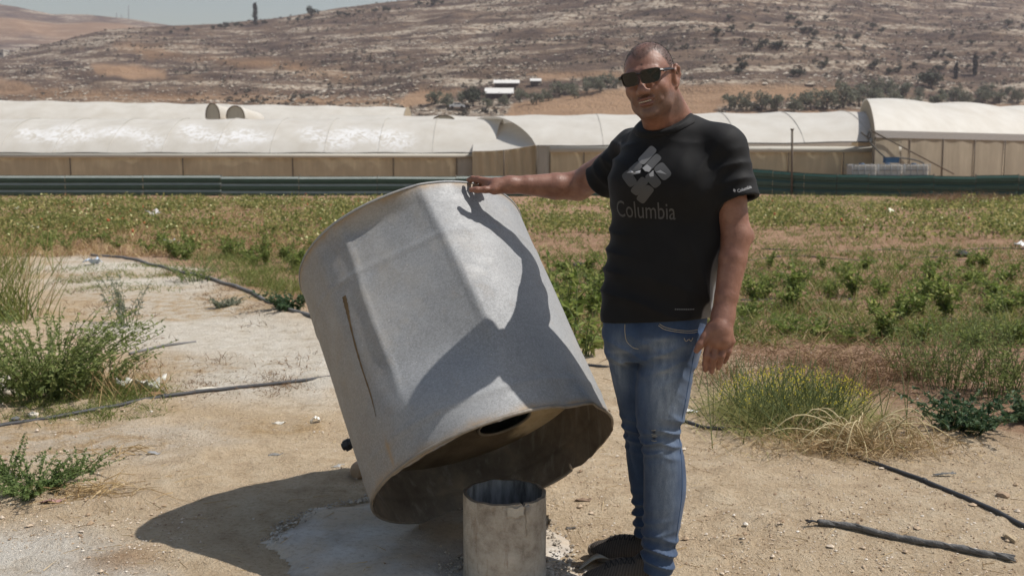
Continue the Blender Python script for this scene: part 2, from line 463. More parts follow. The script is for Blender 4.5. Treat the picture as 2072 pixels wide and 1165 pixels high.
def tank_r(a, t):
    """radius factor of the dented wall"""
    a = wrap(a)
    ts = np.asarray(t, float)
    o1 = np.argsort(cl[:, 1]); o2 = np.argsort(cr_[:, 1])
    a1 = np.interp(ts, cl[o1, 1], clw[o1]); a2 = np.interp(ts, cr_[o2, 1], crw[o2])
    lo_, hi_ = np.minimum(a1, a2), np.maximum(a1, a2)
    mid, half = (lo_ + hi_) / 2, (hi_ - lo_) / 2
    ins = sstep(0, 0.055, half - np.abs(a - mid))
    chord = np.cos(half) / np.cos(np.clip(a - mid, -half, half))
    amt = sstep(0.10, 0.34, ts) * sstep(TL + 0.03, TL - 0.07, ts)
    r = 1 - ins * (1 - chord) * 1.2 * amt
    side_ = np.where(a1 < a2, 1.0, -1.0); fr_ = np.clip((a - a2) / (a1 - a2 + 1e-6), 0, 1.0); back_ = sstep(0.30, 0.0, np.maximum((a1 - a) * side_, 0))
    r = r - 0.055 * amt * fr_ ** 1.5 * back_
    # shallow waviness of hammered sheet
    p = np.stack([np.cos(a) * 1.6, np.sin(a) * 1.6, ts * 2.2], -1).reshape(-1, 3)
    r = r + ((fbm(p, 4, 91) - 0.5) * 0.030).reshape(np.shape(a)) * sstep(0.02, 0.15, ts)
    # two pressed swages that run round the drum
    for t0 in (0.70, 0.10): r = r + 0.006 * np.exp(-((ts - t0) / 0.010) ** 2)
    # kink in the lower rim on the right
    kr = wrap(tank_hit(1187, 812)[0])
    r = r + 0.035 * np.exp(-((a - kr) / 0.09) ** 2) * np.exp(-(ts / 0.07) ** 2) - 0.03 * np.exp(-((a - kr + 0.22) / 0.10) ** 2) * np.exp(-(ts / 0.07) ** 2)
    return r
def tank_pt(a, t, dr=0.0):
    r = tank_r(a, t); a = np.asarray(a, float); t = np.asarray(t, float)
    return TC + (np.cos(a) * (TRU * r + dr))[..., None] * TU + (np.sin(a) * (TRV * r + dr))[..., None] * TV + t[..., None] * TAX

m = NT('galvanised_sheet'); co = m.coord('Object')
sp = m.voro(co, 190, out='Color'); sp1 = m.sep(sp)[0]
b1 = m.noise(co, 3.0, 5, 0.6); b2 = m.noise(co, 260, 2, 0.7); b3 = m.noise(co, 16, 5, 0.65)
c = m.ramp(b1, [(0.3, (0.20, 0.203, 0.207)), (0.7, (0.30, 0.304, 0.31))])
c = m.mix(m.math('MULTIPLY', sp1, 0.40), c, (0.42, 0.43, 0.44))
c = m.mix(m.ramp(b2, [(0.32, 0.5), (0.46, 0.0)]), c, (0.15, 0.15, 0.155))
c = m.mix(m.ramp(b3, [(0.58, 0.0), (0.72, 0.22)]), c, (0.36, 0.31, 0.25))
rst = m.attr('rust', 'Fac')
dst = m.noise(co, 1.7, 5, 0.7)
c = m.mix(m.ramp(dst, [(0.52, 0.0), (0.70, 0.35)]), c, (0.40, 0.35, 0.28))
c = m.mix(m.ramp(m.voro(co, 26), [(0.035, 0.55), (0.06, 0.0)]), c, (0.62, 0.60, 0.56))
c = m.mix(m.math('MULTIPLY', rst, m.ramp(b3, [(0.35, 0.35), (0.6, 1.0)])), c, (0.33, 0.235, 0.14))
scr = m.noise(m.coord('Object', (8, 160, 160), (0.3, 0.5, 0.2)), 1.0, 3)
c = m.mix(m.ramp(scr, [(0.70, 0.0), (0.76, 0.28)]), c, (0.58, 0.58, 0.58))
m.bsdf(c, m.ramp(b3, [(0.3, 0.52), (0.7, 0.70)]), 0.12, m.bump(m.math('ADD', m.math('MULTIPLY', b2, 0.3), m.math('MULTIPLY', b3, 0.6)), 0.25, 0.004), 0.35)
M_GALV = m.mat
m = NT('rusty_inner_sheet'); co = m.coord('Object')
b1 = m.noise(co, 6, 6, 0.65); st_ = m.noise(m.coord('Object', (30, 30, 4)), 1.0, 4)
c = m.ramp(b1, [(0.3, (0.10, 0.085, 0.07)), (0.55, (0.19, 0.165, 0.14)), (0.75, (0.30, 0.25, 0.19))])
c = m.mix(m.ramp(st_, [(0.55, 0.0), (0.7, 0.4)]), c, (0.34, 0.33, 0.31))
m.bsdf(c, 0.75, 0.15, m.bump(b1, 0.4, 0.01), 0.3); M_INNER = m.mat
m = NT('limescale_plate'); co = m.coord('Object')
b1 = m.noise(co, 9, 6, 0.65); b2 = m.noise(co, 60, 4, 0.6)
c = m.ramp(b1, [(0.3, (0.46, 0.36, 0.22)), (0.6, (0.62, 0.52, 0.36)), (0.8, (0.66, 0.58, 0.44))])
c = m.mix(m.ramp(b2, [(0.6, 0.0), (0.72, 0.5)]), c, (0.25, 0.17, 0.10))
c = m.mix(m.math('MULTIPLY', m.attr('dirt', 'Fac'), 0.92), c, m.ramp(b1, [(0.3, (0.055, 0.042, 0.03)), (0.7, (0.12, 0.09, 0.06))]))  # plate colour turns dark brown towards its left and lower side
m.bsdf(c, 0.85, 0, m.bump(b2, 0.4, 0.006), 0.3); M_PLATE = m.mat

low = TC - 0 * TAX
tank = empty('water_tank', (TC[0], TC[1], 0), 'dented grey galvanised steel water tank tipped on its edge with open rusty bottom', 'tank')
NA, NTt = 240, 110
aa = np.linspace(0, 2 * np.pi, NA, endpoint=False) + ang0 + np.pi
tt = np.concatenate([np.linspace(0, 0.06, 12, endpoint=False), np.linspace(0.06, TL, NTt - 12)])
def grid_shell(dr, tts, notch=True):
    A, T = np.meshgrid(aa, tts)
    T2 = T.copy()
    if notch:      # torn, uneven lower edge on the far right
        tear = np.abs(wrap(A) - wrap(ang0 + 2.45)) < 0.16
        T2 = T2 + np.where(T < 0.05, (0.05 - T) / 0.05 * ((fbm(np.stack([A.ravel() * 5, A.ravel() * 0], 1), 4, 95).reshape(A.shape) - 0.5) * 0.03), 0)
    v = tank_pt(A, T2, dr)
    r, c2 = A.shape
    i = np.arange(r * c2).reshape(r, c2); j = np.roll(i, -1, 1)
    f = np.stack([i[:-1].ravel(), j[:-1].ravel(), j[1:].ravel(), i[1:].ravel()], 1)
    return v.reshape(-1, 3), f, A, T
v, f, A, T = grid_shell(0.0, tt)
_rn = fbm(np.stack([np.cos(A).ravel() * 7, np.sin(A).ravel() * 7, T.ravel() * 9], 1), 4, 97).reshape(A.shape)
rust = np.maximum(np.exp(-(T / 0.022) ** 2) * (0.55 + _rn * 0.9), np.exp(-((TL - T) / 0.02) ** 2) * (0.4 + _rn))
sx = wrap(tank_hit(790, 920)[0])
rust = np.maximum(rust, np.exp(-((wrap(A) - sx) / 0.02) ** 2 - ((T - tank_hit(780, 925)[1]) / 0.05) ** 2))
rust = np.clip(rust + 0.18 * sstep(clw.mean() + 0.1, clw.mean() - 0.2, wrap(A)) * (np.abs(wrap(A)) < 2), 0, 1)
mesh('shell', v, f, M_GALV, tank, attrs={'rust': rust.ravel()})
vi, fi, _, _ = grid_shell(-0.006, tt[tt < 0.36])
mesh('skirt_lining', vi, fi[:, ::-1], M_INNER, tank)
# rolled beads at both rims
def ring_bead(t0, rad, name, mat, segs=10):
    pa = tank_pt(aa, np.full_like(aa, t0), 0.0)
    v = []
    for k in range(NA):
        ctr = pa[k]; rd = math.cos(aa[k]) * TU + math.sin(aa[k]) * TV
        for s in range(segs):
            ph = 2 * math.pi * s / segs
            v.append(ctr + rad * (math.cos(ph) * rd + math.sin(ph) * TAX * 1.2))
    i = np.arange(NA * segs).reshape(NA, segs)
    f = np.stack([i.ravel(), np.roll(i, -1, 1).ravel(), np.roll(np.roll(i, -1, 1), -1, 0).ravel(), np.roll(i, -1, 0).ravel()], 1)
    return mesh(name, np.array(v), f, mat, tank)
M_RIM = simple('worn_rim_steel', (0.23, 0.20, 0.165), 0.6, 0.45, 25, 0.25, 0.3)
ring_bead(0.004, 0.0055, 'lower_rim', M_RIM)
ring_bead(TL - 0.002, 0.004, 'upper_rim', M_GALV)
# far end closed by a shallow dished lid
rr = np.linspace(1, 0, 10)
lv = np.concatenate([TC + (tank_pt(aa, np.full_like(aa, TL - 0.012)) - (TC + (TL - 0.012) * TAX)) * q + TAX * (TL - 0.012 + 0.03 * (1 - q * q)) for q in rr])
i = np.arange(len(rr) * NA).reshape(len(rr), NA); j = np.roll(i, -1, 1)
mesh('lid', lv, np.stack([i[:-1].ravel(), j[:-1].ravel(), j[1:].ravel(), i[1:].ravel()], 1), M_GALV, tank, attrs={'rust': np.full(len(lv), 0.25)})
# recessed bottom plate with the round filling hole
TP = 0.215
def plane_hit(px, py, t0):
    d = ray(px, py); k = ((TC + TAX * t0 - _C) @ TAX) / (d @ TAX); return _C + d * k
hc = plane_hit(1020, 851, TP); hcr = hc - (TC + TAX * TP); hu, hv_ = hcr @ TU, hcr @ TV
HR = 0.105
mu, mv = hu, hv_
rings = []
KS = np.linspace(0, 1, 9)
for q in KS:
    ou = np.cos(aa) * (TRU - 0.004) * tank_r(aa, np.full_like(aa, TP)); ov = np.sin(aa) * (TRV - 0.004) * tank_r(aa, np.full_like(aa, TP))
    # direction from the hole centre so that the quads fan out cleanly
    du, dv = ou - mu, ov - mv; l = np.hypot(du, dv)
    iu, iv = mu + du / l * HR, mv + dv / l * HR
    bu, bv = iu + (ou - iu) * q, iv + (ov - iv) * q
    bend = 0.012 * np.sin(q * np.pi) * np.sin(aa * 2 + 1)
    rings.append(TC + bu[:, None] * TU + bv[:, None] * TV + TAX * TP + bend[:, None] * TAX)
pvv = np.concatenate(rings)
i = np.arange(len(KS) * NA).reshape(len(KS), NA); j = np.roll(i, -1, 1)
plate = mesh('bottom_plate', pvv, np.stack([i[:-1].ravel(), i[1:].ravel(), j[1:].ravel(), j[:-1].ravel()], 1), M_PLATE, tank, attrs={'dirt': sstep(0.02, -0.06, (pvv - hc)[:, 0] * 0.9 + (pvv - hc)[:, 2] * 0.45 - 0.03 + (fbm(pvv * 14, 4, 99) - 0.5) * 0.16)})  # mask grows towards the left and lower side of the plate
cv = []
for ph in aa[::4]:
    for s in range(6):
        q = 2 * math.pi * s / 6
        cv.append(TC + TAX * (TP - 0.004 + 0.006 * math.sin(q)) + TU * (mu + math.cos(ph) * (HR + 0.006 * math.cos(q))) + TV * (mv + math.sin(ph) * (HR + 0.006 * math.cos(q))))
k = len(aa[::4]); i = np.arange(k * 6).reshape(k, 6)
mesh('hole_collar', np.array(cv), np.stack([i.ravel(), np.roll(i, -1, 1).ravel(), np.roll(np.roll(i, -1, 1), -1, 0).ravel(), np.roll(i, -1, 0).ravel()], 1), M_RIM, plate)
# rust run down the left flank
pth = [tank_hit(x, y) for x, y in ((690, 598), (697, 625), (706, 660), (718, 705), (733, 755), (748, 800), (760, 842))]
wd = [0.009, 0.008, 0.004, 0.0032, 0.003, 0.0026, 0.0008]
pc = spline([(wrap(a), t, w_) for (a, t), w_ in zip(pth, wd)], 6)
sv = []
for a, t, w_ in pc:
    w_ = max(w_ * (0.8 + 0.5 * random.random()), 0.0008) / 0.48
    sv += [tank_pt(np.array(a + ang0 - w_), np.array(t), 0.0012), tank_pt(np.array(a + ang0), np.array(t), 0.0022), tank_pt(np.array(a + ang0 + w_), np.array(t), 0.0012)]
nf = len(pc)
mesh('rust_run', np.array(sv), [(3 * q + s, 3 * q + s + 1, 3 * q + s + 4, 3 * q + s + 3) for q in range(nf - 1) for s in (0, 1)], simple('rust_stain', (0.13, 0.085, 0.04), 0.8, 0.4, 60), tank)
# plastic outlet fitting on the left side
M_BLKPL = simple('black_plastic', (0.022, 0.022, 0.024), 0.45, 0.3, 30)
fp = P(704, 899, 3.62)
fa, ft = math.atan2((fp - TC) @ TV / TRV, (fp - TC) @ TU / TRU), (fp - TC) @ TAX
fo = tank_pt(np.array(fa), np.array(ft)); fd = math.cos(fa) * TU + math.sin(fa) * TV
fit = MB()
fit.tube([fo - fd * 0.01, fo + fd * 0.022], 0.027, 6)
fit.tube([fo + fd * 0.02, fo + fd * 0.045], 0.019, 12)
fit.tube([fo + fd * 0.043, fo + fd * 0.062], 0.024, 6)
fit.tube([fo + fd * 0.06, fo + fd * 0.072], 0.015, 12)
fit.build('outlet_fitting', M_BLKPL, tank, smooth=False)
# bent handle strip hanging off the torn edge of the skirt
hb = [P(x, y, 3.60) for x, y in ((1050, 1002), (1098, 985), (1135, 966), (1157, 950))]
hs = MB(); hs.tube(spline(hb, 4), 0.006, 6); hs.tube([P(1157, 950, 3.60), P(1152, 938, 3.58)], 0.005, 6)
hs.build('bent_rim_strip', M_RIM, tank)

# ================================================================== PIPE STUB in front of the tank
PCX, PCY = P(1021, 990, 3.19)[0], 3.19
PR, PH_ = 0.137, 0.300
stub = empty('pipe_stub', (PCX, PCY, 0), 'short upright steel pipe caked with cement in front of the tipped tank', 'pipe')
m = NT('cement_caked_pipe'); co = m.coord('Object')
b1 = m.noise(co, 13, 6, 0.7); b2 = m.noise(m.coord('Object', (34, 34, 7)), 1.0, 5, 0.65); b3 = m.noise(co, 120, 4, 0.7)
c = m.ramp(b1, [(0.28, (0.20, 0.165, 0.13)), (0.48, (0.40, 0.355, 0.30)), (0.72, (0.56, 0.52, 0.46))])
c = m.mix(m.ramp(b2, [(0.56, 0.0), (0.70, 0.7)]), c, (0.22, 0.15, 0.10))
c = m.mix(m.ramp(b3, [(0.64, 0.0), (0.76, 0.5)]), c, (0.66, 0.62, 0.56))
c = m.mix(m.ramp(m.noise(m.coord('Object', (14, 14, 3)), 1.3, 4), [(0.66, 0.0), (0.74, 0.7)]), c, (0.68, 0.66, 0.63))
m.bsdf(c, 0.85, 0, m.bump(m.math('ADD', b1, m.math('MULTIPLY', b3, 0.35)), 0.9, 0.016), 0.3); M_STUB = m.mat
m = NT('pipe_inside'); co = m.coord('Object')
b2 = m.noise(m.coord('Object', (22, 22, 5)), 1.0, 5, 0.6)
c = m.ramp(b2, [(0.34, (0.07, 0.065, 0.06)), (0.50, (0.22, 0.21, 0.21)), (0.70, (0.40, 0.39, 0.38))])
m.bsdf(c, 0.7, 0, None, 0.3); M_STUBIN = m.mat
ns = 120; pa = np.linspace(0, 2 * np.pi, ns, endpoint=False)
def stub_top(a):
    d = (a - R_(-62) + np.pi) % (2 * np.pi) - np.pi
    notch = 0.012 * sstep(0.05, 0.02, np.abs(d + 0.02))
    return PH_ + (fbm(np.stack([np.cos(a) * 3, np.sin(a) * 3], 1), 4, 101) - 0.5) * 0.014 - notch - 0.006 * sstep(0.0, 0.3, d) * (d < 0.9)
zs = np.linspace(0, 1, 40)
def stub_shell(r0, flip, z0):
    v = []
    for q in zs:
        z_ = z0 + (stub_top(pa) - z0) * q
        wob = 1 + (fbm(np.stack([np.cos(pa) * 2, np.sin(pa) * 2, z_ * 5], 1), 3, 103) - 0.5) * 0.035 + 0.05 * np.exp(-(z_ / 0.035) ** 2) * (not flip)
        v.append(np.stack([PCX + r0 * wob * np.cos(pa), PCY + r0 * wob * np.sin(pa), z_], 1))
    v = np.concatenate(v); i = np.arange(len(zs) * ns).reshape(len(zs), ns); j = np.roll(i, -1, 1)
    f = np.stack([i[:-1].ravel(), j[:-1].ravel(), j[1:].ravel(), i[1:].ravel()], 1)
    return v, (f[:, ::-1] if flip else f)
v, f = stub_shell(PR, False, -0.02); mesh('outer_wall', v, f, M_STUB, stub)
v2, f2 = stub_shell(PR - 0.012, True, 0.06); mesh('inner_wall', v2, f2, M_STUBIN, stub)
top1, top2 = v[-ns:], v2[-ns:]
rv = np.concatenate([top1, top2 + [0, 0, 0.0015]]); k = np.arange(ns)
mesh('rim', rv, np.stack([k, (k + 1) % ns, (k + 1) % ns + ns, k + ns], 1), M_RIM, stub)
# a lump of hardened cement run down the outside, with a chipped patch beside it
def on_stub(a, z_, dr): return np.array([PCX + (PR + dr) * math.cos(a), PCY + (PR + dr) * math.sin(a), z_])
rn = MB()
a0 = R_(-58)
rn.tube([on_stub(a0 + 0.02 * math.sin(q * 2.1), 0.292 - q * 0.0125, 0.002) for q in range(9)], [0.007, 0.009, 0.008, 0.006, 0.007, 0.005, 0.005, 0.004, 0.002], 8)
rn.build('cement_run', M_STUB, stub)
ch = MB()
pv2 = [on_stub(R_(-86) + R_(22) * u_, 0.262 + 0.030 * w_ + 0.003 * math.sin(u_ * 9), 0.004) for w_ in (0, 1) for u_ in np.linspace(0, 1, 9)]
ch.add(pv2, [(q, q + 1, q + 10, q + 9) for q in range(8)]); ch.build('cement_patch', simple('pale_cement_patch', (0.46, 0.42, 0.36), 0.9, 0.3, 40, 0, 0.5), stub)
fl = np.concatenate([[[PCX, PCY, 0.075]], np.stack([PCX + PR * 0.93 * np.cos(pa), PCY + PR * 0.93 * np.sin(pa), np.full(ns, 0.07)], 1)])
mesh('silt_floor', fl, [(0, 1 + q, 1 + (q + 1) % ns) for q in range(ns)], M_STUBIN, stub)

# ================================================================== IMPLICIT SURFACES (for the person)
def smin(a, b, k):
    h = np.clip(0.5 + 0.5 * (b - a) / k, 0, 1); return b + (a - b) * h - k * h * (1 - h)
def smax(a, b, k): return -smin(-a, -b, k)
class Fld:
    def __init__(s): s.ops = []
    def _a(s, kind, fn, lo, hi, k): s.ops.append((kind, fn, np.asarray(lo, float), np.asarray(hi, float), k)); return s
    def cone(s, a, b, ra, rb, k=0.02, op='u'):
        a = np.asarray(a, float); b = np.asarray(b, float); ba = b - a; L2 = ba @ ba + 1e-12
        def fn(p):
            t = np.clip((p - a) @ ba / L2, 0, 1)
            return np.linalg.norm(p - a - t[:, None] * ba, axis=1) - (ra + (rb - ra) * t)
        R = max(ra, rb); return s._a(op, fn, np.minimum(a, b) - R, np.maximum(a, b) + R, k)
    def chain(s, pts, rs, k=0.015, op='u'):
        for i in range(len(pts) - 1): s.cone(pts[i], pts[i + 1], rs[i], rs[i + 1], k if i == 0 else 0.006, op)
        return s
    def ell(s, c, r, rot=None, k=0.02, op='u'):
        c = np.asarray(c, float); r = np.asarray(r, float); Rm = np.eye(3) if rot is None else np.asarray(rot, float)
        def fn(p):
            q = (p - c) @ Rm
            k0 = np.linalg.norm(q / r, axis=1); k1 = np.linalg.norm(q / (r * r), axis=1) + 1e-9
            return k0 * (k0 - 1) / k1
        m_ = r.max(); return s._a(op, fn, c - m_, c + m_, k)
    def prof(s, zs, cx, cy, a, b, n=2.4, yaw=0.0, k=0.02, op='u'):
        """stack of rounded cross-sections along z"""
        zs, cx, cy, a, b = [np.asarray(q, float) for q in (zs, cx, cy, a, b)]
        o = np.argsort(zs); zs, cx, cy, a, b = zs[o], cx[o], cy[o], a[o], b[o]
        cyw, syw = math.cos(yaw), math.sin(yaw)
        grads = {id(q): np.gradient(q, zs) for q in (cx, cy, a, b)}
        def ip(z, y):     # smooth interpolation
            j = np.clip(np.searchsorted(zs, z) - 1, 0, len(zs) - 2)
            t = np.clip((z - zs[j]) / (zs[j + 1] - zs[j]), 0, 1)
            g = grads[id(y)]; hh = zs[j + 1] - zs[j]
            t2, t3 = t * t, t * t * t
            return (2 * t3 - 3 * t2 + 1) * y[j] + (t3 - 2 * t2 + t) * hh * g[j] + (-2 * t3 + 3 * t2) * y[j + 1] + (t3 - t2) * hh * g[j + 1]
        def fn(p):
            z = p[:, 2]; A, B = ip(z, a), ip(z, b)
            dx, dy = p[:, 0] - ip(z, cx), p[:, 1] - ip(z, cy)
            u, v = dx * cyw + dy * syw, -dx * syw + dy * cyw
            rr = (np.abs(u / A) ** n + np.abs(v / B) ** n) ** (1 / n)
            d = (rr - 1) * np.minimum(A, B)
            return np.maximum(d, np.maximum(zs[0] - z, z - zs[-1]))
        m_ = max(a.max(), b.max())
        return s._a(op, fn, (cx.min() - m_, cy.min() - m_, zs[0]), (cx.max() + m_, cy.max() + m_, zs[-1]), k)
    def plane(s, c, nrm, near=None, k=0.004):
        """cut away what lies on the side nrm points to (within a ball)"""
        c = np.asarray(c, float); nrm = np.asarray(nrm, float); nrm = nrm / np.linalg.norm(nrm)
        def fn(p):
            d = (p - c) @ nrm
            if near is not None: d = np.where(np.linalg.norm(p - c, axis=1) > near, -1.0, d)
            return d
        return s._a('c', fn, (-9, -9, -9), (9, 9, 9), k)
    def warp(s, fn): return s._a('w', fn, (-9, -9, -9), (9, 9, 9), 0)
    def __call__(s, p):
        lo, hi = p.min(0) - 0.06, p.max(0) + 0.06
        d = np.full(len(p), 0.12)
        for kind, fn, l, h, k in s.ops:
            if (l > hi).any() or (h < lo).any(): continue
            if kind == 'w': d = d + fn(p); continue
            e = fn(p)
            if kind == 'u': d = smin(d, e, k)
            elif kind == 's': d = smax(d, -e, k)
            elif kind == 'c': d = smax(d, e, k)
        return d
def polygonise(F, lo, hi, h, B=12):
    """sparse naive surface nets"""
    lo = np.asarray(lo, float); hi = np.asarray(hi, float)
    nb = np.ceil((hi - lo) / (h * B)).astype(int)
    st = np.array([1, 1, 1]); big = (nb + 2) * B + 4
    def key(c): return (c[..., 0] * big[1] + c[..., 1]) * big[2] + c[..., 2]
    g = np.stack(np.meshgrid(*[np.arange(k) for k in nb], indexing='ij'), -1).reshape(-1, 3)
    half = h * B / 2
    K, V, Q = [], [], []
    ax = np.arange(B + 2)
    loc = np.stack(np.meshgrid(ax, ax, ax, indexing='ij'), -1)
    ctr = lo + (g * B + B / 2 + 0.5) * h
    dc = np.concatenate([F(ctr[q:q + 4000]) for q in range(0, len(ctr), 4000)])
    for b in g[np.abs(dc) < half * 1.732 * 1.08 + 0.008]:
        base = b * B
        pts = lo + (loc + base) * h
        val = F(pts.reshape(-1, 3)).reshape(B + 2, B + 2, B + 2)
        neg = val < 0
        if neg.all() or not neg.any(): continue
        # cells 0..B (one extra layer so quads are complete)
        cs = np.zeros((B + 1,) * 3); cp = np.zeros((B + 1, B + 1, B + 1, 3))
        for a in range(3):
            sl0 = [slice(None)] * 3; sl1 = [slice(None)] * 3
            sl0[a] = slice(0, B + 1); sl1[a] = slice(1, B + 2)
            v0, v1 = val[tuple(sl0)], val[tuple(sl1)]
            cr = (v0 < 0) != (v1 < 0)
            t = np.where(cr, v0 / np.where(cr, v0 - v1, 1), 0)
            o = [q for q in range(3) if q != a]
            for i in (0, 1):
                for j in (0, 1):
                    s2 = [slice(None)] * 3; s2[a] = slice(None)
                    s2[o[0]] = slice(i, i + B + 1); s2[o[1]] = slice(j, j + B + 1)
                    c_ = cr[tuple(s2)]; tt_ = t[tuple(s2)]
                    cs += c_
                    off = np.zeros(3); off[o[0]] = i; off[o[1]] = j
                    cp += c_[..., None] * off
                    cp[..., a] += c_ * tt_
        act = cs > 0
        idx = np.argwhere(act)
        pos = cp[act] / cs[act][:, None]
        K.append(key(idx + base + 1)); V.append(lo + (idx + base + pos) * h)
        for a in range(3):
            o = [(a + 1) % 3, (a + 2) % 3]
            # edges along a at corner (i,j,k) with both other coords >=1
            s0 = [slice(1, B + 1)] * 3; s1 = [slice(1, B + 1)] * 3
            s0[a] = slice(0, B); s1[a] = slice(1, B + 1)
            v0, v1 = val[tuple(s0)] < 0, val[tuple(s1)] < 0
            e = np.argwhere(v0 != v1)
            if not len(e): continue
            fl = v0[tuple(e.T)]
            c0 = e.copy(); c0[:, o[0]] += 1; c0[:, o[1]] += 1
            d0 = np.zeros(3, int); d0[o[0]] = 1; d1 = np.zeros(3, int); d1[o[1]] = 1
            q = np.stack([key(c0 - d0 - d1 + base + 1), key(c0 - d1 + base + 1), key(c0 + base + 1), key(c0 - d0 + base + 1)], 1)
            q[~fl] = q[~fl][:, ::-1]
            Q.append(q)
    K = np.concatenate(K); V = np.concatenate(V); Q = np.concatenate(Q)
    uk, ui = np.unique(K, return_index=True)
    Vv = V[ui]
    ix = np.searchsorted(uk, Q); ix = np.clip(ix, 0, len(uk) - 1)
    ok = (uk[ix] == Q).all(1)
    return Vv, ix[ok]
def relax(v, f, it=2, lam=0.5):
    """light Laplacian smoothing"""
    for _ in range(it):
        acc = np.zeros_like(v); cnt = np.zeros(len(v))
        for a, b in ((0, 1), (1, 2), (2, 3), (3, 0)):
            np.add.at(acc, f[:, a], v[f[:, b]]); np.add.at(cnt, f[:, a], 1)
            np.add.at(acc, f[:, b], v[f[:, a]]); np.add.at(cnt, f[:, b], 1)
        v = v + lam * (acc / np.maximum(cnt, 1)[:, None] - v)
    return v

# ================================================================== PERSON
YAW = R_(22)
FR = np.array([-math.sin(YAW), -math.cos(YAW), 0]); LF = np.array([math.cos(YAW), -math.sin(YAW), 0])
BASE = (P(1320, 1100, 3.2)[0], 3.2, 0.0)
man = empty('person', BASE, 'person in black t-shirt, ripped blue jeans and sunglasses resting one hand on the tipped tank', 'person')

# ---- head frame
hyaw, hroll, hpitch = R_(24), R_(-9), R_(-7)
hf = np.array([-math.sin(hyaw), -math.cos(hyaw), 0.0]); hl = np.array([math.cos(hyaw), -math.sin(hyaw), 0.0]); hu_ = np.array([0, 0, 1.0])
# roll: person's left side (image right) goes up
hl, hu_ = hl * math.cos(hroll) - hu_ * math.sin(hroll), hl * math.sin(hroll) + hu_ * math.cos(hroll)
hb_ = -hf
hb_, hu_ = hb_ * math.cos(hpitch) - hu_ * math.sin(hpitch), hu_ * math.cos(hpitch) + hb_ * math.sin(hpitch)
HR3 = np.stack([hl, hb_, hu_], 1)          # columns: left, back, up
HC = P(1315, 161, 3.10)
HS = 0.93
def hp(x, y, z): return HC + HR3 @ (np.array([x, y, z]) * HS)
def hloc(p): return (np.asarray(p) - HC) @ HR3 / HS

body = Fld()
def hell(x, y, z, rx, ry, rz, k=0.02, op='u', tilt=None):
    body.ell(hp(x, y, z), np.array([rx, ry, rz]) * HS, HR3, k, op)
def hcone(a, b, ra, rb, k=0.015, op='u'): body.cone(hp(*a), hp(*b), ra * HS, rb * HS, k, op)
hell(0, 0.014, 0.034, 0.0775, 0.097, 0.086, 0.01)
hell(0, -0.026, -0.012, 0.0690, 0.070, 0.092, 0.03)
hell(0, -0.026, -0.066, 0.0560, 0.058, 0.052, 0.03)
hell(0, -0.072, -0.104, 0.026, 0.022, 0.018, 0.018)
for sx in (-1, 1):
    hell(sx * 0.040, -0.062, -0.028, 0.027, 0.026, 0.026, 0.02)
    hcone((sx * 0.046, -0.02, -0.083), (sx * 0.058, 0.015, -0.045), 0.018, 0.018, 0.025)
    hell(sx * 0.033, -0.096, 0.010, 0.017, 0.010, 0.013, 0.012, 's')      # eye sockets
    hcone((sx * 0.012, -0.092, 0.028), (sx * 0.047, -0.080, 0.026), 0.010, 0.007, 0.016)   # brows
    hcone((sx * 0.0150, -0.108, -0.036), (sx * 0.0165, -0.100, -0.037), 0.0090, 0.0090, 0.004)
    hell(sx * 0.0085, -0.118, -0.0435, 0.0042, 0.005, 0.0035, 0.002, 's')
    hcone((sx * 0.030, -0.086, -0.032), (sx * 0.041, -0.072, -0.066), 0.012, 0.010, 0.008)
    hcone((sx * 0.0235, -0.102, -0.036), (sx * 0.0345, -0.090, -0.068), 0.0028, 0.0024, 0.005, 's')
    hcone((sx * 0.020, -0.100, -0.0045), (sx * 0.042, -0.090, -0.016), 0.0020, 0.0018, 0.005, 's')   # smile folds
    # ear: shell, helix rim, lobe
    hell(sx * 0.0815, 0.016, -0.004, 0.008, 0.021, 0.033, 0.010)
    ea = [(sx * 0.079, 0.0, -0.012), (sx * 0.086, -0.002, 0.012), (sx * 0.090, 0.012, 0.028), (sx * 0.092, 0.030, 0.020), (sx * 0.091, 0.034, -0.002), (sx * 0.084, 0.020, -0.030), (sx * 0.080, 0.008, -0.040)]
    for q in range(len(ea) - 1): hcone(ea[q], ea[q + 1], 0.0052, 0.0052, 0.006)
    hell(sx * 0.0905, 0.013, -0.004, 0.006, 0.010, 0.014, 0.004, 's')
hcone((0, -0.088, 0.018), (0, -0.117, -0.026), 0.0105, 0.0130, 0.010)     # nose
hell(0, -0.118, -0.033, 0.0155, 0.014, 0.0115, 0.007)
hcone((-0.021, -0.0925, -0.0605), (0.025, -0.0925, -0.0575), 0.0062, 0.0062, 0.006)
hcone((-0.008, -0.0990, -0.0590), (0.009, -0.0990, -0.0580), 0.0058, 0.0058, 0.007)
hcone((-0.016, -0.0930, -0.0765), (0.019, -0.0930, -0.0740), 0.0070, 0.0070, 0.006)
hcone((-0.006, -0.0975, -0.0770), (0.008, -0.0975, -0.0760), 0.0060, 0.0060, 0.006)
hcone((-0.026, -0.1020, -0.0690), (0.029, -0.1020, -0.0650), 0.0046, 0.0042, 0.0012, 's')
hcone((-0.018, -0.1060, -0.0688), (0.021, -0.1060, -0.0660), 0.0046, 0.0046, 0.0012, 's')     # mouth line
hcone((-0.030, -0.104, 0.056), (0.030, -0.104, 0.055), 0.0016, 0.0016, 0.004, 's')
hcone((-0.034, -0.100, 0.066), (0.034, -0.100, 0.065), 0.0014, 0.0014, 0.004, 's')
hcone((-0.020, -0.102, -0.0890), (0.020, -0.102, -0.0885), 0.0070, 0.0070, 0.008, 's')
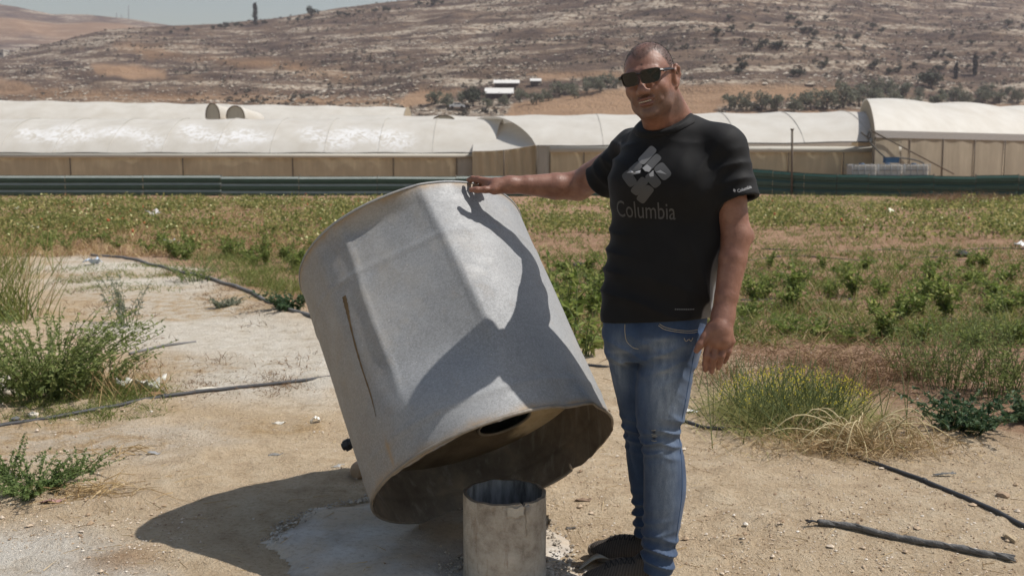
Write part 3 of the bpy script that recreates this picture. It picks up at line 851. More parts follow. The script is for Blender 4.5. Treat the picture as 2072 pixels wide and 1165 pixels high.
# neck
body.cone(hp(0, 0.032, -0.060), P(1352, 268, 3.19), 0.056, 0.062, 0.03)
body.cone(hp(0, -0.018, -0.085), P(1337, 255, 3.155), 0.042, 0.050, 0.025)
body.cone(hp(0.035, 0.05, -0.07), P(1385, 262, 3.20), 0.040, 0.046, 0.03)
# ---- right arm and hand (rests on the drum)
shR, elR, wrR = P(1283, 306, 3.36), P(1170, 376, 3.55), P(1032, 374, 3.50)
fm = elR + (wrR - elR) * 0.33
body.chain([shR, elR + (shR - elR) * 0.25, elR], [0.056, 0.053, 0.049], 0.02)
body.chain([elR, fm + [0, 0, -0.003], wrR + (elR - wrR) * 0.25, wrR], [0.049, 0.0475, 0.034, 0.029], 0.02)
def Q(x, y, Y): return P(x, y, Y)
pR = Q(1003, 375, 3.50)
body.chain([wrR, pR, Q(988, 372, 3.52)], [0.028, 0.0265, 0.022], 0.02)
body.chain([pR + [0.01, -0.012, -0.006], Q(1000, 384, 3.475)], [0.020, 0.017], 0.02)           # ball of the thumb
body.chain([Q(1004, 383, 3.48), Q(982, 384, 3.465), Q(965, 384, 3.462), Q(953, 384, 3.466)], [0.0145, 0.0118, 0.0108, 0.0090], 0.006)      # thumb along the wall
body.chain([Q(992, 368, 3.505), Q(970, 363, 3.520), Q(956, 361, 3.535), Q(948, 364, 3.55)], [0.0130, 0.0104, 0.0092, 0.0082], 0.004)
body.chain([Q(990, 367, 3.530), Q(966, 362, 3.555), Q(952, 364, 3.585), Q(950, 371, 3.60)], [0.0126, 0.0102, 0.0090, 0.0080], 0.004)
body.chain([Q(991, 368, 3.555), Q(971, 364, 3.585), Q(961, 369, 3.615), Q(961, 377, 3.625)], [0.0120, 0.0097, 0.0087, 0.0078], 0.004)
body.chain([Q(994, 371, 3.575), Q(978, 369, 3.60), Q(971, 376, 3.625), Q(972, 384, 3.63)], [0.0115, 0.0092, 0.0082, 0.0074], 0.009)
# ---- left arm and hand (hangs)
shL, elL, wrL = P(1462, 302, 3.12), P(1491, 478, 3.08), P(1463, 640, 3.02)
body.chain([shL, shL + (elL - shL) * 0.6, elL], [0.056, 0.0475, 0.0425], 0.02)
body.chain([elL, elL + (wrL - elL) * 0.28 + [0.0, 0, 0], wrL + (elL - wrL) * 0.25, wrL], [0.0425, 0.0430, 0.036, 0.0335], 0.02)
body.ell(P(1516, 478, 3.10), (0.012, 0.016, 0.016), None, 0.03)
yh = 3.0
body.chain([wrL, P(1458, 668, yh), P(1458, 684, yh - 0.005)], [0.032, 0.036, 0.034], 0.02)
kn = [(1435, 690, 0.0), (1450, 695, -0.006), (1466, 695, -0.005), (1480, 690, 0.003)]
for (x, y, dy) in kn: body.cone(P(1458, 660, yh), P(x, y, yh + dy - 0.004), 0.024, 0.0135, 0.012)
fing = [[(1435, 690), (1429, 718), (1427, 736), (1427, 748)], [(1450, 695), (1444, 724), (1441, 742), (1440, 752)],
        [(1466, 695), (1460, 720), (1456, 735), (1454, 744)], [(1480, 690), (1474, 711), (1469, 724), (1466, 732)]]
for q, ch in enumerate(fing):
    dy = (0.0, -0.006, -0.005, 0.003)[q]
    ds = (0.0, -0.008, 0.006, 0.020)
    body.chain([P(x, y, yh + dy + d_) for (x, y), d_ in zip(ch, ds)], [r * (0.9 if q == 3 else 1) for r in (0.0122, 0.0104, 0.0096, 0.0084)], 0.003)
body.chain([P(1440, 664, yh + 0.005), P(1427, 682, yh - 0.006), P(1417, 697, yh - 0.012), P(1409, 709, yh - 0.010)], [0.020, 0.0135, 0.0118, 0.0095], 0.012)
# ---- torso and legs under the clothes
TYC = 3.20
trow = [(300, 1262, 1455, 0.095), (345, 1246, 1466, 0.115), (400, 1242, 1468, 0.128), (460, 1237, 1465, 0.135), (520, 1229, 1458, 0.140), (580, 1223, 1448, 0.142), (630, 1219, 1434, 0.138), (668, 1219, 1428, 0.132)]
def rows_to_prof(rows, Yf, yaw=0.0, grow=0.0, bscale=None):
    zs, cx, cy, a, b = [], [], [], [], []
    for r in rows:
        y, l, rr = r[:3]; Yd = Yf(y)
        pl, pr = P(l, y, Yd), P(rr, y, Yd); hw = (pr[0] - pl[0]) / 2
        bb = r[3] if len(r) > 3 else hw * bscale
        zs.append(pl[2]); cx.append((pl[0] + pr[0]) / 2); cy.append(Yd)
        # half width seen -> semi axis of the turned section
        aa_ = math.sqrt(max((hw * hw - (bb * math.sin(yaw)) ** 2), 1e-4)) / math.cos(yaw)
        a.append(aa_ + grow); b.append(bb + grow)
    return zs, cx, cy, a, b
zs_, cx_, cy_, a_, b_ = rows_to_prof(trow, lambda y: TYC, YAW, -0.022)
body.prof(zs_, cx_, cy_, a_, b_, 2.3, -YAW, 0.03)
rleg = [(668, 1222, 1330), (700, 1225, 1325), (760, 1236, 1322), (820, 1250, 1324), (870, 1260, 1324), (920, 1268, 1326), (980, 1276, 1330), (1030, 1280, 1331), (1062, 1281, 1330), (1090, 1284, 1328)]
lleg = [(668, 1305, 1424), (690, 1300, 1417), (720, 1296, 1409), (760, 1290, 1401), (800, 1287, 1394), (840, 1287, 1387), (870, 1290, 1379), (900, 1297, 1381), (930, 1302, 1385), (970, 1304, 1386), (1000, 1303, 1385), (1040, 1301, 1380), (1080, 1297, 1374), (1110, 1296, 1371), (1140, 1299, 1366), (1162, 1303, 1361)]
YR = lambda y: 3.24 + (y - 668) / 400 * 0.055
YL = lambda y: 3.155 - (y - 668) / 490 * 0.06
for rows, Yf in ((rleg, YR), (lleg, YL)):
    zs_, cx_, cy_, a_, b_ = rows_to_prof(rows, Yf, 0, -0.014, 1.02)
    zb = min(zs_); j = zs_.index(zb)
    body.prof(zs_ + [0.05], cx_ + [cx_[j]], cy_ + [cy_[j]], a_ + [a_[j]], b_ + [b_[j]], 2.0, 0, 0.03)
v, f = polygonise(body, (-0.20, 2.90, 0.0), (0.90, 3.72, 1.80), 0.0036)
v = relax(v, f, 1, 0.4)
zcut = P(1345, 292, 3.16)[2]
hlo, hhi = HC - [0.17, 0.20, 0], HC + [0.17, 0.24, 0.17]
def in_hd(p): return (p[:, 2] > zcut) & (np.abs(p[:, 0] - HC[0]) < 0.118)
f = f[~in_hd(v)[f].all(1)]
v2, f2 = polygonise(body, (HC[0] - 0.125, HC[1] - 0.17, zcut - 0.008), (HC[0] + 0.125, HC[1] + 0.20, HC[2] + 0.15), 0.0022)
v2 = relax(v2, f2, 1, 0.35)
kf = (v2[f2][:, :, 2] > zcut - 0.006).all(1) & (np.abs(v2[f2][:, :, 0] - HC[0]) < 0.122).all(1)
f = np.concatenate([f, f2[kf] + len(v)]); v = np.concatenate([v, v2])
hq = hloc(v)
inhead = (np.abs(hq[:, 0]) < 0.11) & (np.abs(hq[:, 1]) < 0.14) & (np.abs(hq[:, 2]) < 0.15)
# stubble, lips, hair-roots, tan
stub_m = inhead * sstep(-0.028, -0.060, hq[:, 2] + 0.35 * np.maximum(hq[:, 1] + 0.03, 0)) * sstep(0.075, 0.03, hq[:, 1]) * sstep(-0.145, -0.11, hq[:, 2])
stub_m = np.maximum(stub_m, inhead * np.exp(-((hq[:, 2] + 0.048) / 0.008) ** 2) * (np.abs(hq[:, 0]) < 0.028) * (hq[:, 1] < -0.08))
lips = inhead * np.exp(-(((hq[:, 2] + 0.0675) / 0.0135) ** 4)) * np.exp(-((hq[:, 0] / 0.027) ** 4)) * (hq[:, 1] < -0.088)
hairline = 0.062 + 0.030 * np.exp(-((np.abs(hq[:, 0]) - 0.045) / 0.022) ** 2) * (hq[:, 1] < 0) - 0.055 * sstep(-0.055, -0.005, hq[:, 1]) - 0.10 * sstep(0.0, 0.05, hq[:, 1])
scalp = inhead * (np.abs(hq[:, 0]) < 0.0795) * sstep(-0.05, -0.03, hq[:, 2]) * sstep(-0.006, 0.014, hq[:, 2] - hairline) * (1 - 0.55 * np.exp(-((hq[:, 0]) / 0.03) ** 2 - ((hq[:, 1] + 0.02) / 0.05) ** 2))
mole = np.exp(-(((proj(v) - [1298, 131.5]) ** 2).sum(1)) / 2.2 ** 2) * inhead * (hq[:, 1] < 0)
m = NT('weathered_skin'); co = m.coord('Object')
n1 = m.noise(co, 25, 5, 0.6); n2 = m.noise(co, 420, 3, 0.6); n3 = m.noise(co, 120, 4, 0.6)
c = m.ramp(n1, [(0.3, (0.172, 0.076, 0.049)), (0.5, (0.228, 0.108, 0.073)), (0.72, (0.285, 0.147, 0.102))])
c = m.mix(m.ramp(n3, [(0.35, 0.22), (0.5, 0.0)]), c, (0.17, 0.075, 0.05))
mk = m.sep(m.attr('mask'))
c = m.mix(m.math('MULTIPLY', mk[0], m.ramp(n2, [(0.4, 0.68), (0.65, 0.30)])), c, (0.085, 0.066, 0.058))
c = m.mix(m.math('MULTIPLY', mk[1], 0.75), c, (0.20, 0.075, 0.062))
c = m.mix(m.math('MULTIPLY', mk[2], m.ramp(n2, [(0.4, 0.80), (0.65, 0.35)])), c, (0.050, 0.042, 0.040))
c = m.mix(m.attr('mole', 'Fac'), c, (0.05, 0.028, 0.02))
m.bsdf(c, m.ramp(n3, [(0.3, 0.38), (0.7, 0.56)]), 0, m.bump(m.math('ADD', n3, m.math('MULTIPLY', n2, 0.5)), 0.45, 0.0025), 0.45,
       Subsurface_Weight=0.06, Subsurface_Radius=(0.012, 0.005, 0.003))
mesh('body', v, f, m.mat, man, attrs={'mask': np.stack([stub_m, lips, scalp], 1), 'mole': mole})
bodyV, bodyF = v, f

# ---- cropped hair: thousands of very short bristles
m = NT('cropped_hair'); m.bsdf(m.ramp(m.island(), [(0, (0.02, 0.017, 0.016)), (0.7, (0.05, 0.043, 0.04)), (1, (0.22, 0.2, 0.19))]), 0.6)
idx = np.where(scalp > 0.3)[0]
pk = rng.choice(idx, size=9000, p=scalp[idx] / scalp[idx].sum())
pb = v[pk] + rng.normal(0, 0.0012, (9000, 3))
out = (pb - hp(0, 0.01, 0.02)); out /= np.linalg.norm(out, axis=1)[:, None]
d = out + rng.normal(0, 0.35, out.shape) + np.array([0, 0.2, 0.1]); d /= np.linalg.norm(d, axis=1)[:, None]
s_ = np.cross(d, rng.normal(size=d.shape)); s_ /= np.linalg.norm(s_, axis=1)[:, None]
L_ = rng.uniform(0.0022, 0.0042, (9000, 1))
hv = np.stack([pb - s_ * 0.0004 - d * 0.001, pb + s_ * 0.0004 - d * 0.001, pb + d * L_], 1).reshape(-1, 3)
tag(mesh('hair', hv, np.arange(27000).reshape(-1, 3), m.mat, man, smooth=False), kind='stuff')
# teeth glimpsed between the lips
tm = MB()
for q in range(6):
    xx = -0.0185 + q * 0.0070
    tm.box(hp(xx, -0.0985 + 9.0 * (xx - 0.001) ** 2, -0.0662 + 0.06 * xx), np.array([0.0032, 0.003, 0.0024]) * HS, HR3)
tm.build('teeth', simple('tooth_enamel', (0.42, 0.36, 0.29), 0.4, 0.1), man)

# ---- sunglasses
M_FRAME = simple('glasses_frame', (0.018, 0.014, 0.014), 0.3, 0.2)
m = NT('dark_lens'); m.bsdf((0.008, 0.009, 0.009), 0.12, 0, None, 0.35); M_LENS = m.mat
def gl_curve(x): return -0.1225 + 5.5 * x * x
def lens_outline(sx, gr, n=40):
    a = np.linspace(0, 2 * np.pi, n, endpoint=False)
    ca, sa = np.cos(a), np.sin(a)
    e = 0.52
    px_ = np.sign(ca) * np.abs(ca) ** e * (0.0275 + gr); pz_ = np.sign(sa) * np.abs(sa) ** e * (0.0195 + gr)
    px_ = px_ * (1 + 0.07 * np.sign(pz_) * np.abs(pz_) / 0.02) + 0.002 * (pz_ / 0.02)
    return sx * (0.0345 + px_), 0.0105 + pz_
fm_ = MB(); glens = []
for sx in (-1, 1):
    ox, oz = lens_outline(sx, 0.0030); ix, iz = lens_outline(sx, 0.0)
    n = len(ox)
    ring = []
    for (xx, zz) in ((ox, oz), (ix, iz)):
        for th in (-0.0022, 0.0028):
            ring.append(np.array([hp(x_, gl_curve(x_) + th, z_) for x_, z_ in zip(xx, zz)]))
    # order: outer front, outer back, inner front, inner back
    vv = np.concatenate(ring); k = np.arange(n); kk = (k + 1) % n
    ff = []
    for a0, b0 in ((0, 2), (1, 0), (3, 1), (2, 3)):
        ff += [(a0 * n + p_, a0 * n + q_, b0 * n + q_, b0 * n + p_) for p_, q_ in zip(k, kk)]
    fm_.add(vv, ff)
    fm_.tube([hp(sx * 0.0635, gl_curve(0.0635), 0.022), hp(sx * 0.073, -0.090, 0.021)], 0.0045, 6)
    glens.append((np.array([hp(x_, gl_curve(x_), z_) for x_, z_ in zip(ix, iz)]), hp(sx * 0.0345, gl_curve(0.0345) - 0.0012, 0.0105)))
fm_.tube([hp(-0.008, gl_curve(0.008), 0.021), hp(0, gl_curve(0) - 0.002, 0.0225), hp(0.008, gl_curve(0.008), 0.021)], 0.0035, 6)
glasses = fm_.build('sunglasses', M_FRAME, man, smooth=False)
glasses['label'] = 'dark sunglasses with square lenses'
for o_, c_ in glens:
    n = len(o_); vv = np.concatenate([[c_], (o_ + c_) / 2 , o_])
    ff = [(0, 1 + q, 1 + (q + 1) % n) for q in range(n)] + [(1 + q, 1 + n + q, 1 + n + (q + 1) % n, 1 + (q + 1) % n) for q in range(n)]
    mesh('lens', vv, ff, M_LENS, glasses)
for sx in (-1, 1):
    tp = MB()
    tp.tube(spline([hp(sx * 0.0735, -0.092, 0.021), hp(sx * 0.0800, -0.05, 0.019), hp(sx * 0.0850, -0.005, 0.018), hp(sx * 0.0855, 0.012, 0.012), hp(sx * 0.084, 0.03, -0.01)], 4), 0.0034, 6)
    tp.box(hp(sx * 0.0775, -0.066, 0.0205), np.array([0.0016, 0.028, 0.0052]) * HS, HR3 @ np.array(Matrix.Rotation(sx * -0.13, 3, 'Z')))
    t_ = tp.build('temple', M_FRAME, glasses, smooth=False)

# ---- t-shirt
NZ = [None]
def fold(p, d, wl, ph, c, r, amp):
    """a bundle of creases running across direction d around centre c"""
    d = np.asarray(d, float); d = d / np.linalg.norm(d)
    e = np.exp(-((((p - c) / r) ** 2).sum(1)))
    return amp * e * (1.0 - 2.2 * np.abs(np.sin((p @ d) * np.pi / wl + ph + NZ[0] * 0.5)) ** 0.8) * -1
shirt = Fld()
hemR = P(1212, 370, 3.468); axR = hemR - shR; axR /= np.linalg.norm(axR)
hemL = P(1494, 408, 3.075); axL = hemL - shL; axL /= np.linalg.norm(axL)
shirt.cone(shR, hemR + axR * 0.02, 0.072, 0.067, 0.03)
shirt.cone(shL, hemL + axL * 0.02, 0.075, 0.067, 0.035)
shirt.plane(hemR, axR, 0.16); shirt.plane(hemL, axL, 0.16)
shirt.cone(hemR - axR * 0.035, hemR + axR * 0.06, 0.052, 0.064, 0.004, 's')
shirt.cone(hemL - axL * 0.035, hemL + axL * 0.06, 0.050, 0.064, 0.004, 's')
zs_, cx_, cy_, a_, b_ = rows_to_prof(trow, lambda y: TYC, YAW, 0.0)
shirt.prof(zs_, cx_, cy_, a_, b_, 2.35, -YAW, 0.025)
nk = P(1352, 262, 3.185)
shirt.cone(P(1315, 292, 3.235), shR, 0.070, 0.070, 0.03)
shirt.cone(P(1400, 286, 3.175), shL + [-0.005, 0, -0.002], 0.076, 0.073, 0.03)
shirt.cone(nk + [-0.01, 0, -0.05], nk + [0.03, 0, -0.05], 0.098, 0.095, 0.04)
shirt.ell(P(1310, 370, 3.16), (0.12, 0.10, 0.11), None, 0.05)
shirt.ell(P(1390, 370, 3.13), (0.12, 0.10, 0.11), None, 0.05)
shirt.cone(P(1352, 285, 3.185), hp(0.004, 0.036, -0.105), 0.088, 0.070, 0.02)
def sfold(p):
    NZ[0] = 3.0 * (vnoise(p * 6, 3) - 0.5)
    r = fold(p, (0.8, 0, -0.6), 0.06, 0, P(1440, 350, 3.05), (0.08, 0.15, 0.12), 0.0030)
    r += fold(p, (0.6, 0, 0.8), 0.055, 1, P(1250, 330, 3.30), (0.07, 0.15, 0.08), 0.00600)
    r += fold(p, (0.9, 0, 0.35), 0.075, 2, P(1440, 580, 3.15), (0.10, 0.2, 0.16), 0.00600)
    r += fold(p, (0.25, 0, 1.0), 0.085, 0.5, P(1300, 610, 3.05), (0.16, 0.2, 0.06), 0.00525)
    r += fold(p, (0.3, 0, 1.0), 0.07, 2.0, P(1235, 520, 3.15), (0.05, 0.2, 0.14), 0.00600)
    r += fold(p, axL, 0.05, 0, P(1490, 350, 3.05), (0.06, 0.1, 0.06), 0.00450)
    r += fold(p, axR, 0.045, 0, P(1225, 350, 3.42), (0.06, 0.1, 0.06), 0.00450)
    r += (fbm(p * np.array([9, 9, 5]), 3, 111) - 0.5) * 0.012
    return r
shirt.warp(sfold)
hz = P(1330, 652, 3.06)
shirt.plane(hz, (0.06, -0.10, -1.0), None)
# collar band: same cloth, a little proud, between two parallel planes
coll = Fld(); coll.ops = list(shirt.ops)
cn_ = np.array([-0.34, -0.42, 1.0]); cn_ /= np.linalg.norm(cn_); cc_ = P(1330, 268, 3.09)
coll.warp(lambda p: -0.0022); coll.plane(cc_ + cn_ * 0.002, cn_, 0.3); coll.plane(cc_ - cn_ * 0.017, -cn_, 0.3)
coll.cone(P(1347, 222, 3.155), hp(0.0, 0.018, -0.02), 0.062, 0.063, 0.003, 's')
coll.cone(P(1347, 300, 3.17), P(1347, 222, 3.155), 0.062, 0.062, 0.003, 's')
# neck opening
shirt.plane(P(1330, 268, 3.09), (-0.34, -0.42, 1.0), 0.20)
shirt.cone(P(1347, 222, 3.155), hp(0.0, 0.018, -0.02), 0.063, 0.064, 0.005, 's')
v, f = polygonise(shirt, (-0.05 + 0.2, 2.9, 0.75), (0.92, 3.62, 1.66), 0.0042)
v = relax(v, f, 3, 0.45)
# grey mesh panel down the wearer's left flank
m = NT('black_jersey'); co = m.coord('Object')
n1 = m.noise(co, 9, 4); n2 = m.noise(co, 500, 2)
c = m.ramp(n1, [(0.3, (0.0042, 0.0042, 0.0050)), (0.7, (0.0075, 0.0075, 0.0085))])
c = m.mix(m.attr('panel', 'Fac'), c, m.mix(n2, (0.13, 0.13, 0.135), (0.22, 0.22, 0.225)))
m.bsdf(c, 0.72, 0, m.bump(n2, 0.15, 0.001), 0.22, Sheen_Weight=0.04, Sheen_Roughness=0.5)
M_SHIRT = m.mat
vv_ = v - P(1352, 480, TYC); lf_ = vv_ @ LF; fr_ = vv_ @ FR
pw_ = 0.028 + 0.042 * sstep(1.28, 1.02, v[:, 2])
panel = sstep(pw_ + 0.004, pw_ - 0.004, np.abs(fr_)) * (lf_ > 0.03) * sstep(1.27, 1.25, v[:, 2])
tsh = mesh('t_shirt', v, f, M_SHIRT, man, attrs={'panel': panel})
shirtT = BVHTree.FromPolygons([Vector(p) for p in v], [tuple(int(i_) for i_ in q) for q in f])

def press(pts2, O, Rt, Up, D, off=0.0015):
    """lay flat print on the cloth: 2D points in metres -> 3D"""
    out = []
    for a, b in pts2:
        o = Vector(O + Rt * a + Up * b) - Vector(D) * 0.3
        h_ = shirtT.ray_cast(o, Vector(D), 0.8)
        out.append(np.array(h_[0]) - np.array(D) * off if h_[0] is not None else np.array(O + Rt * a + Up * b))
    return np.array(out)
def text_mesh(txt, size, fat=0.0, serif=False, sx=1.0):
    cu = bpy.data.curves.new('print', 'FONT'); cu.body = txt; cu.size = size; cu.offset = fat; cu.resolution_u = 3
    ob = bpy.data.objects.new('print', cu); COL.objects.link(ob)
    dg = bpy.context.evaluated_depsgraph_get(); dg.update()
    me = bpy.data.meshes.new_from_object(ob.evaluated_get(dg))
    import bmesh
    bm = bmesh.new(); bm.from_mesh(me)
    bmesh.ops.triangulate(bm, faces=bm.faces[:])
    for _ in range(2):
        lg = [e for e in bm.edges if e.calc_length() > size * 0.12]
        if lg: bmesh.ops.subdivide_edges(bm, edges=lg, cuts=1)
        bmesh.ops.triangulate(bm, faces=bm.faces[:])
    vs = np.array([q.co[:] for q in bm.verts]); fs = [tuple(x.index for x in q.verts) for q in bm.faces]
    bm.free(); bpy.data.objects.remove(ob); bpy.data.meshes.remove(me); bpy.data.curves.remove(cu)
    vs[:, 0] *= sx
    return vs[:, :2], fs
def prn(name, c): return simple(name, c, 0.6, 0.1, 200)
M_PR_D, M_PR_M, M_PR_L, M_PR_W = prn('print_dark_grey', (0.060, 0.060, 0.062)), prn('print_mid_grey', (0.095, 0.095, 0.098)), prn('print_light_grey', (0.165, 0.165, 0.17)), prn('print_pale', (0.32, 0.32, 0.33))
CO = P(1302, 352, 3.05)              # centre of the emblem on the chest
D_ = -FR; RT_ = LF * 1.0; UP_ = np.array([0.0, 0.0, 1.0])
SC = 0.00165                            # metres per photo pixel on the chest
cx_s = 1.03
def chest(px_, py_): return ((px_ - 1303) * SC * cx_s, -(py_ - 352) * SC)
def lozenge(cx, cy, ln, wd, ang, n=10):
    """rounded bar outline in photo pixels"""
    ca, sa = math.cos(R_(ang)), math.sin(R_(ang)); h_ = ln / 2 - wd / 2; pts = []
    for s_, a0 in ((1, -90), (-1, 90)):
        for q in range(n + 1):
            t = R_(a0 + 180 * q / n)
            # squarish ends
            ex, ey = math.cos(t), math.sin(t)
            ex = math.copysign(abs(ex) ** 0.6, ex); ey = math.copysign(abs(ey) ** 0.6, ey)
            u, v_ = s_ * h_ + ex * wd / 2, ey * wd / 2
            pts.append((cx + u * ca - v_ * sa, cy - (u * sa + v_ * ca)))
    return pts
def print_poly(name, pts, mat, off=0.0015):
    p2 = [chest(*q) for q in pts]; c2 = np.mean(p2, 0)
    n_ = len(p2); rk = (0.25, 0.5, 0.75, 1.0)
    pl_ = [tuple(c2)] + [tuple(c2 + (np.array(q) - c2) * k_) for k_ in rk for q in p2]
    p3 = press(pl_, CO, RT_, UP_, D_, off)
    ff = [(0, 1 + q, 1 + (q + 1) % n_) for q in range(n_)]
    for k_ in range(len(rk) - 1): ff += [(1 + k_ * n_ + q, 1 + (k_ + 1) * n_ + q, 1 + (k_ + 1) * n_ + (q + 1) % n_, 1 + k_ * n_ + (q + 1) % n_) for q in range(n_)]
    return mesh(name, p3, ff, mat, tsh)
cz = lambda x, y: (1150 + x / 2.773, 60 + y / 2.773)
for (x, y, ln, wd, ang, mt) in ((425, 714, 36, 17, 52, M_PR_L), (457, 752, 34, 15.5, 52, M_PR_M), (373, 782, 26, 16, 46, M_PR_M), (346, 834, 31, 19, -50, M_PR_D),
                                (400, 873, 36, 17, 52, M_PR_D), (428, 914, 36, 17, 52, M_PR_D), (468, 840, 30, 18, -50, M_PR_D), (512, 797, 32, 21, -48, M_PR_M)):
    print_poly('emblem_piece', lozenge(*cz(x, y), ln, wd, ang), mt)
for pts in ([(330, 805), (352, 790), (372, 806), (404, 790), (402, 806), (376, 812), (356, 806)], [(410, 780), (432, 762), (456, 780), (446, 800), (426, 796)], [(446, 812), (466, 790), (470, 822), (452, 824)], [(478, 800), (500, 790), (535, 812), (505, 806)]):
    print_poly('emblem_peak', [cz(*q) for q in pts], M_PR_W, 0.0026)
tv, tf = text_mesh('Columbia', 1.0, 0.0)
ww = np.ptp(tv[:, 0])
tv = (tv - [tv[:, 0].min(), 0]) 
wid = 112 * SC * cx_s
tx = tv[:, 0] / ww * wid; ty = tv[:, 1] * (33 * SC / 0.73)
x0, y0 = chest(1245, 433)
p3 = press(np.column_stack([x0 + tx, y0 + ty - tx * 0.03]), CO, RT_, UP_, D_, 0.0016)
mesh('chest_lettering', p3, tf, M_PR_D, tsh)
tv, tf = text_mesh('Columbia', 1.0, 0.02); ww = np.ptp(tv[:, 0]); tv = tv - [tv[:, 0].min(), 0]
SO = P(1508, 384, 2.99); dY = np.array([0.0, 1.0, 0.0]); sr = np.array([0.95, 0, 0.30]); sr /= np.linalg.norm(sr); su = np.array([-sr[2], 0, sr[0]])
p3 = press(np.column_stack([tv[:, 0] / ww * 0.047 - 0.018, tv[:, 1] * 0.0135 - 0.004]), SO, sr, su, dY, 0.0015)
mesh('sleeve_lettering', p3, tf, M_PR_W, tsh)
p3 = press([(-0.0255, -0.001), (-0.0215, 0.005), (-0.0255, 0.011), (-0.0295, 0.005)], SO, sr, su, dY, 0.0015)
mesh('sleeve_emblem', p3, [(0, 1, 2, 3)], M_PR_W, tsh)
HO = P(1392, 631, 3.0); hm = MB()
for q in range(11):
    a0 = -0.032 + q * 0.0058
    p3 = press([(a0, -0.001), (a0 + 0.0042, -0.001), (a0 + 0.0042, 0.0022), (a0, 0.0022)], HO, np.array([1.0, 0, -0.02]), np.array([0, 0, 1.0]), dY, 0.0015)
    hm.add(p3, [(0, 1, 2, 3)])
hm.build('hem_print', M_PR_L, tsh)
v, f = polygonise(coll, P(1240, 330, 3.0) , P(1440, 190, 3.32) + [0, 0, 0.0], 0.003)
kf = ((np.abs(v[f] - (HC + [0.03, 0.05, -0.13]))) < [0.115, 0.14, 0.12]).all((1, 2))
mesh('collar', relax(v, f, 4, 0.45), f[kf], M_SHIRT, tsh, attrs={'panel': np.zeros(len(v))})
# seams
def seam_on(Fd, pts, r, name, mat, parent): return MB().tube(pts, r, 6).build(name, mat, parent)

# ---- jeans
jeans = Fld()
hip = [(612, 1226, 1430, 0.125), (640, 1223, 1427, 0.128), (668, 1222, 1423, 0.130), (700, 1226, 1416, 0.125), (728, 1232, 1408, 0.105)]
zs_, cx_, cy_, a_, b_ = rows_to_prof(hip, lambda y: TYC, YAW, 0.0)
jeans.prof(zs_, cx_, cy_, a_, b_, 2.35, -YAW, 0.03)
for rows, Yf in ((rleg, YR), (lleg, YL)):
    zs_, cx_, cy_, a_, b_ = rows_to_prof(rows, Yf, 0, 0.0, 1.06)
    jeans.prof(zs_, cx_, cy_, a_, b_, 2.15, 0, 0.022)
kL, kR = P(1335, 895, 3.02), P(1285, 880, 3.18)
def jfold(p):
    NZ[0] = 3.0 * (vnoise(p * 6, 3) - 0.5)
    r = fold(p, (0.25, 0, 1), 0.040, 0.0, P(1355, 880, 3.1), (0.05, 0.15, 0.055), 0.00700)
    r += fold(p, (-0.35, 0, 1), 0.034, 1.5, P(1318, 905, 3.05), (0.05, 0.12, 0.04), 0.00630)
    r += fold(p, (0.2, 0, 1), 0.036, 0.6, P(1275, 880, 3.2), (0.05, 0.15, 0.06), 0.00700)
    r += fold(p, (0.35, 0, 1), 0.043, 0.3, P(1338, 1120, 3.08), (0.07, 0.2, 0.055), 0.01050)
    r += fold(p, (-0.2, 0, 1), 0.040, 1.0, P(1300, 1045, 3.25), (0.06, 0.2, 0.07), 0.01050)
    r += fold(p, (0.5, 0, 1), 0.052, 0.9, P(1270, 720, 3.1), (0.08, 0.2, 0.06), 0.00630)
    r += fold(p, (-0.5, 0, 1), 0.050, 0.2, P(1330, 730, 3.02), (0.09, 0.2, 0.07), 0.00560)
    r += fold(p, (0.6, 0, 1), 0.050, 1.2, P(1385, 760, 3.1), (0.05, 0.2, 0.10), 0.0014)
    r += fold(p, (0.5, 0, 0.8), 0.05, 2.2, P(1370, 850, 3.1), (0.04, 0.2, 0.06), 0.0030)
    r += (fbm(p * np.array([10, 10, 6]), 3, 121) - 0.5) * 0.010
    return r
jeans.warp(jfold)
jeans.plane(P(1330, 612, 3.2), (0, 0, 1))
zh = P(1330, 1158, 3.08)
def hemcut(p):
    left = p[:, 1] < 3.19 
    zc = np.where(p[:, 1] + (p[:, 0] - BASE[0]) * 0 < 3.185, P(1330, 1156, 3.09)[2] + (p[:, 0] - P(1330, 1156, 3.09)[0]) * -0.06, P(1300, 1084, 3.29)[2])
    return zc - p[:, 2]
jeans._a('c', hemcut, (-9,) * 3, (9,) * 3, 0.004)
v, f = polygonise(jeans, (0.15, 2.92, 0.0), (0.80, 3.48, 1.02), 0.0042)
v = relax(v, f, 1, 0.4)
pj = proj(v); front = v[:, 1] < np.where(pj[:, 0] < 1290, 3.24, 3.15)
def gsp(x, y, sx_, sy_): return np.exp(-((pj[:, 0] - x) / sx_) ** 2 - ((pj[:, 1] - y) / sy_) ** 2) * front
fade = np.clip(1.0 * gsp(1345, 790, 36, 75) + 0.7 * gsp(1250, 745, 20, 65) + 0.7 * gsp(1345, 985, 28, 120) + 0.45 * gsp(1335, 700, 60, 16) + 0.3 * gsp(1270, 960, 10, 100), 0, 1)
whisk = sum(gsp(x, y, 24, 4) for x, y in ((1335, 688), (1340, 722), (1250, 712), (1345, 752), (1335, 908), (1250, 735)))
m = NT('faded_denim'); co = m.coord('Object')
n1 = m.noise(co, 14, 5, 0.6); tw = m.noise(m.coord('Object', (900, 900, 160), (0, 0.5, 0)), 1.0, 2); n3 = m.noise(m.coord('Object', (60, 60, 14)), 1.0, 4)
ins_ = m.ramp(n1, [(0.3, (0.018, 0.036, 0.080)), (0.7, (0.042, 0.075, 0.145))])
fd_ = m.sep(m.attr('fade'))
fa_ = m.math('MULTIPLY', fd_[0], m.ramp(n3, [(0.3, 0.45), (0.7, 1.0)]))
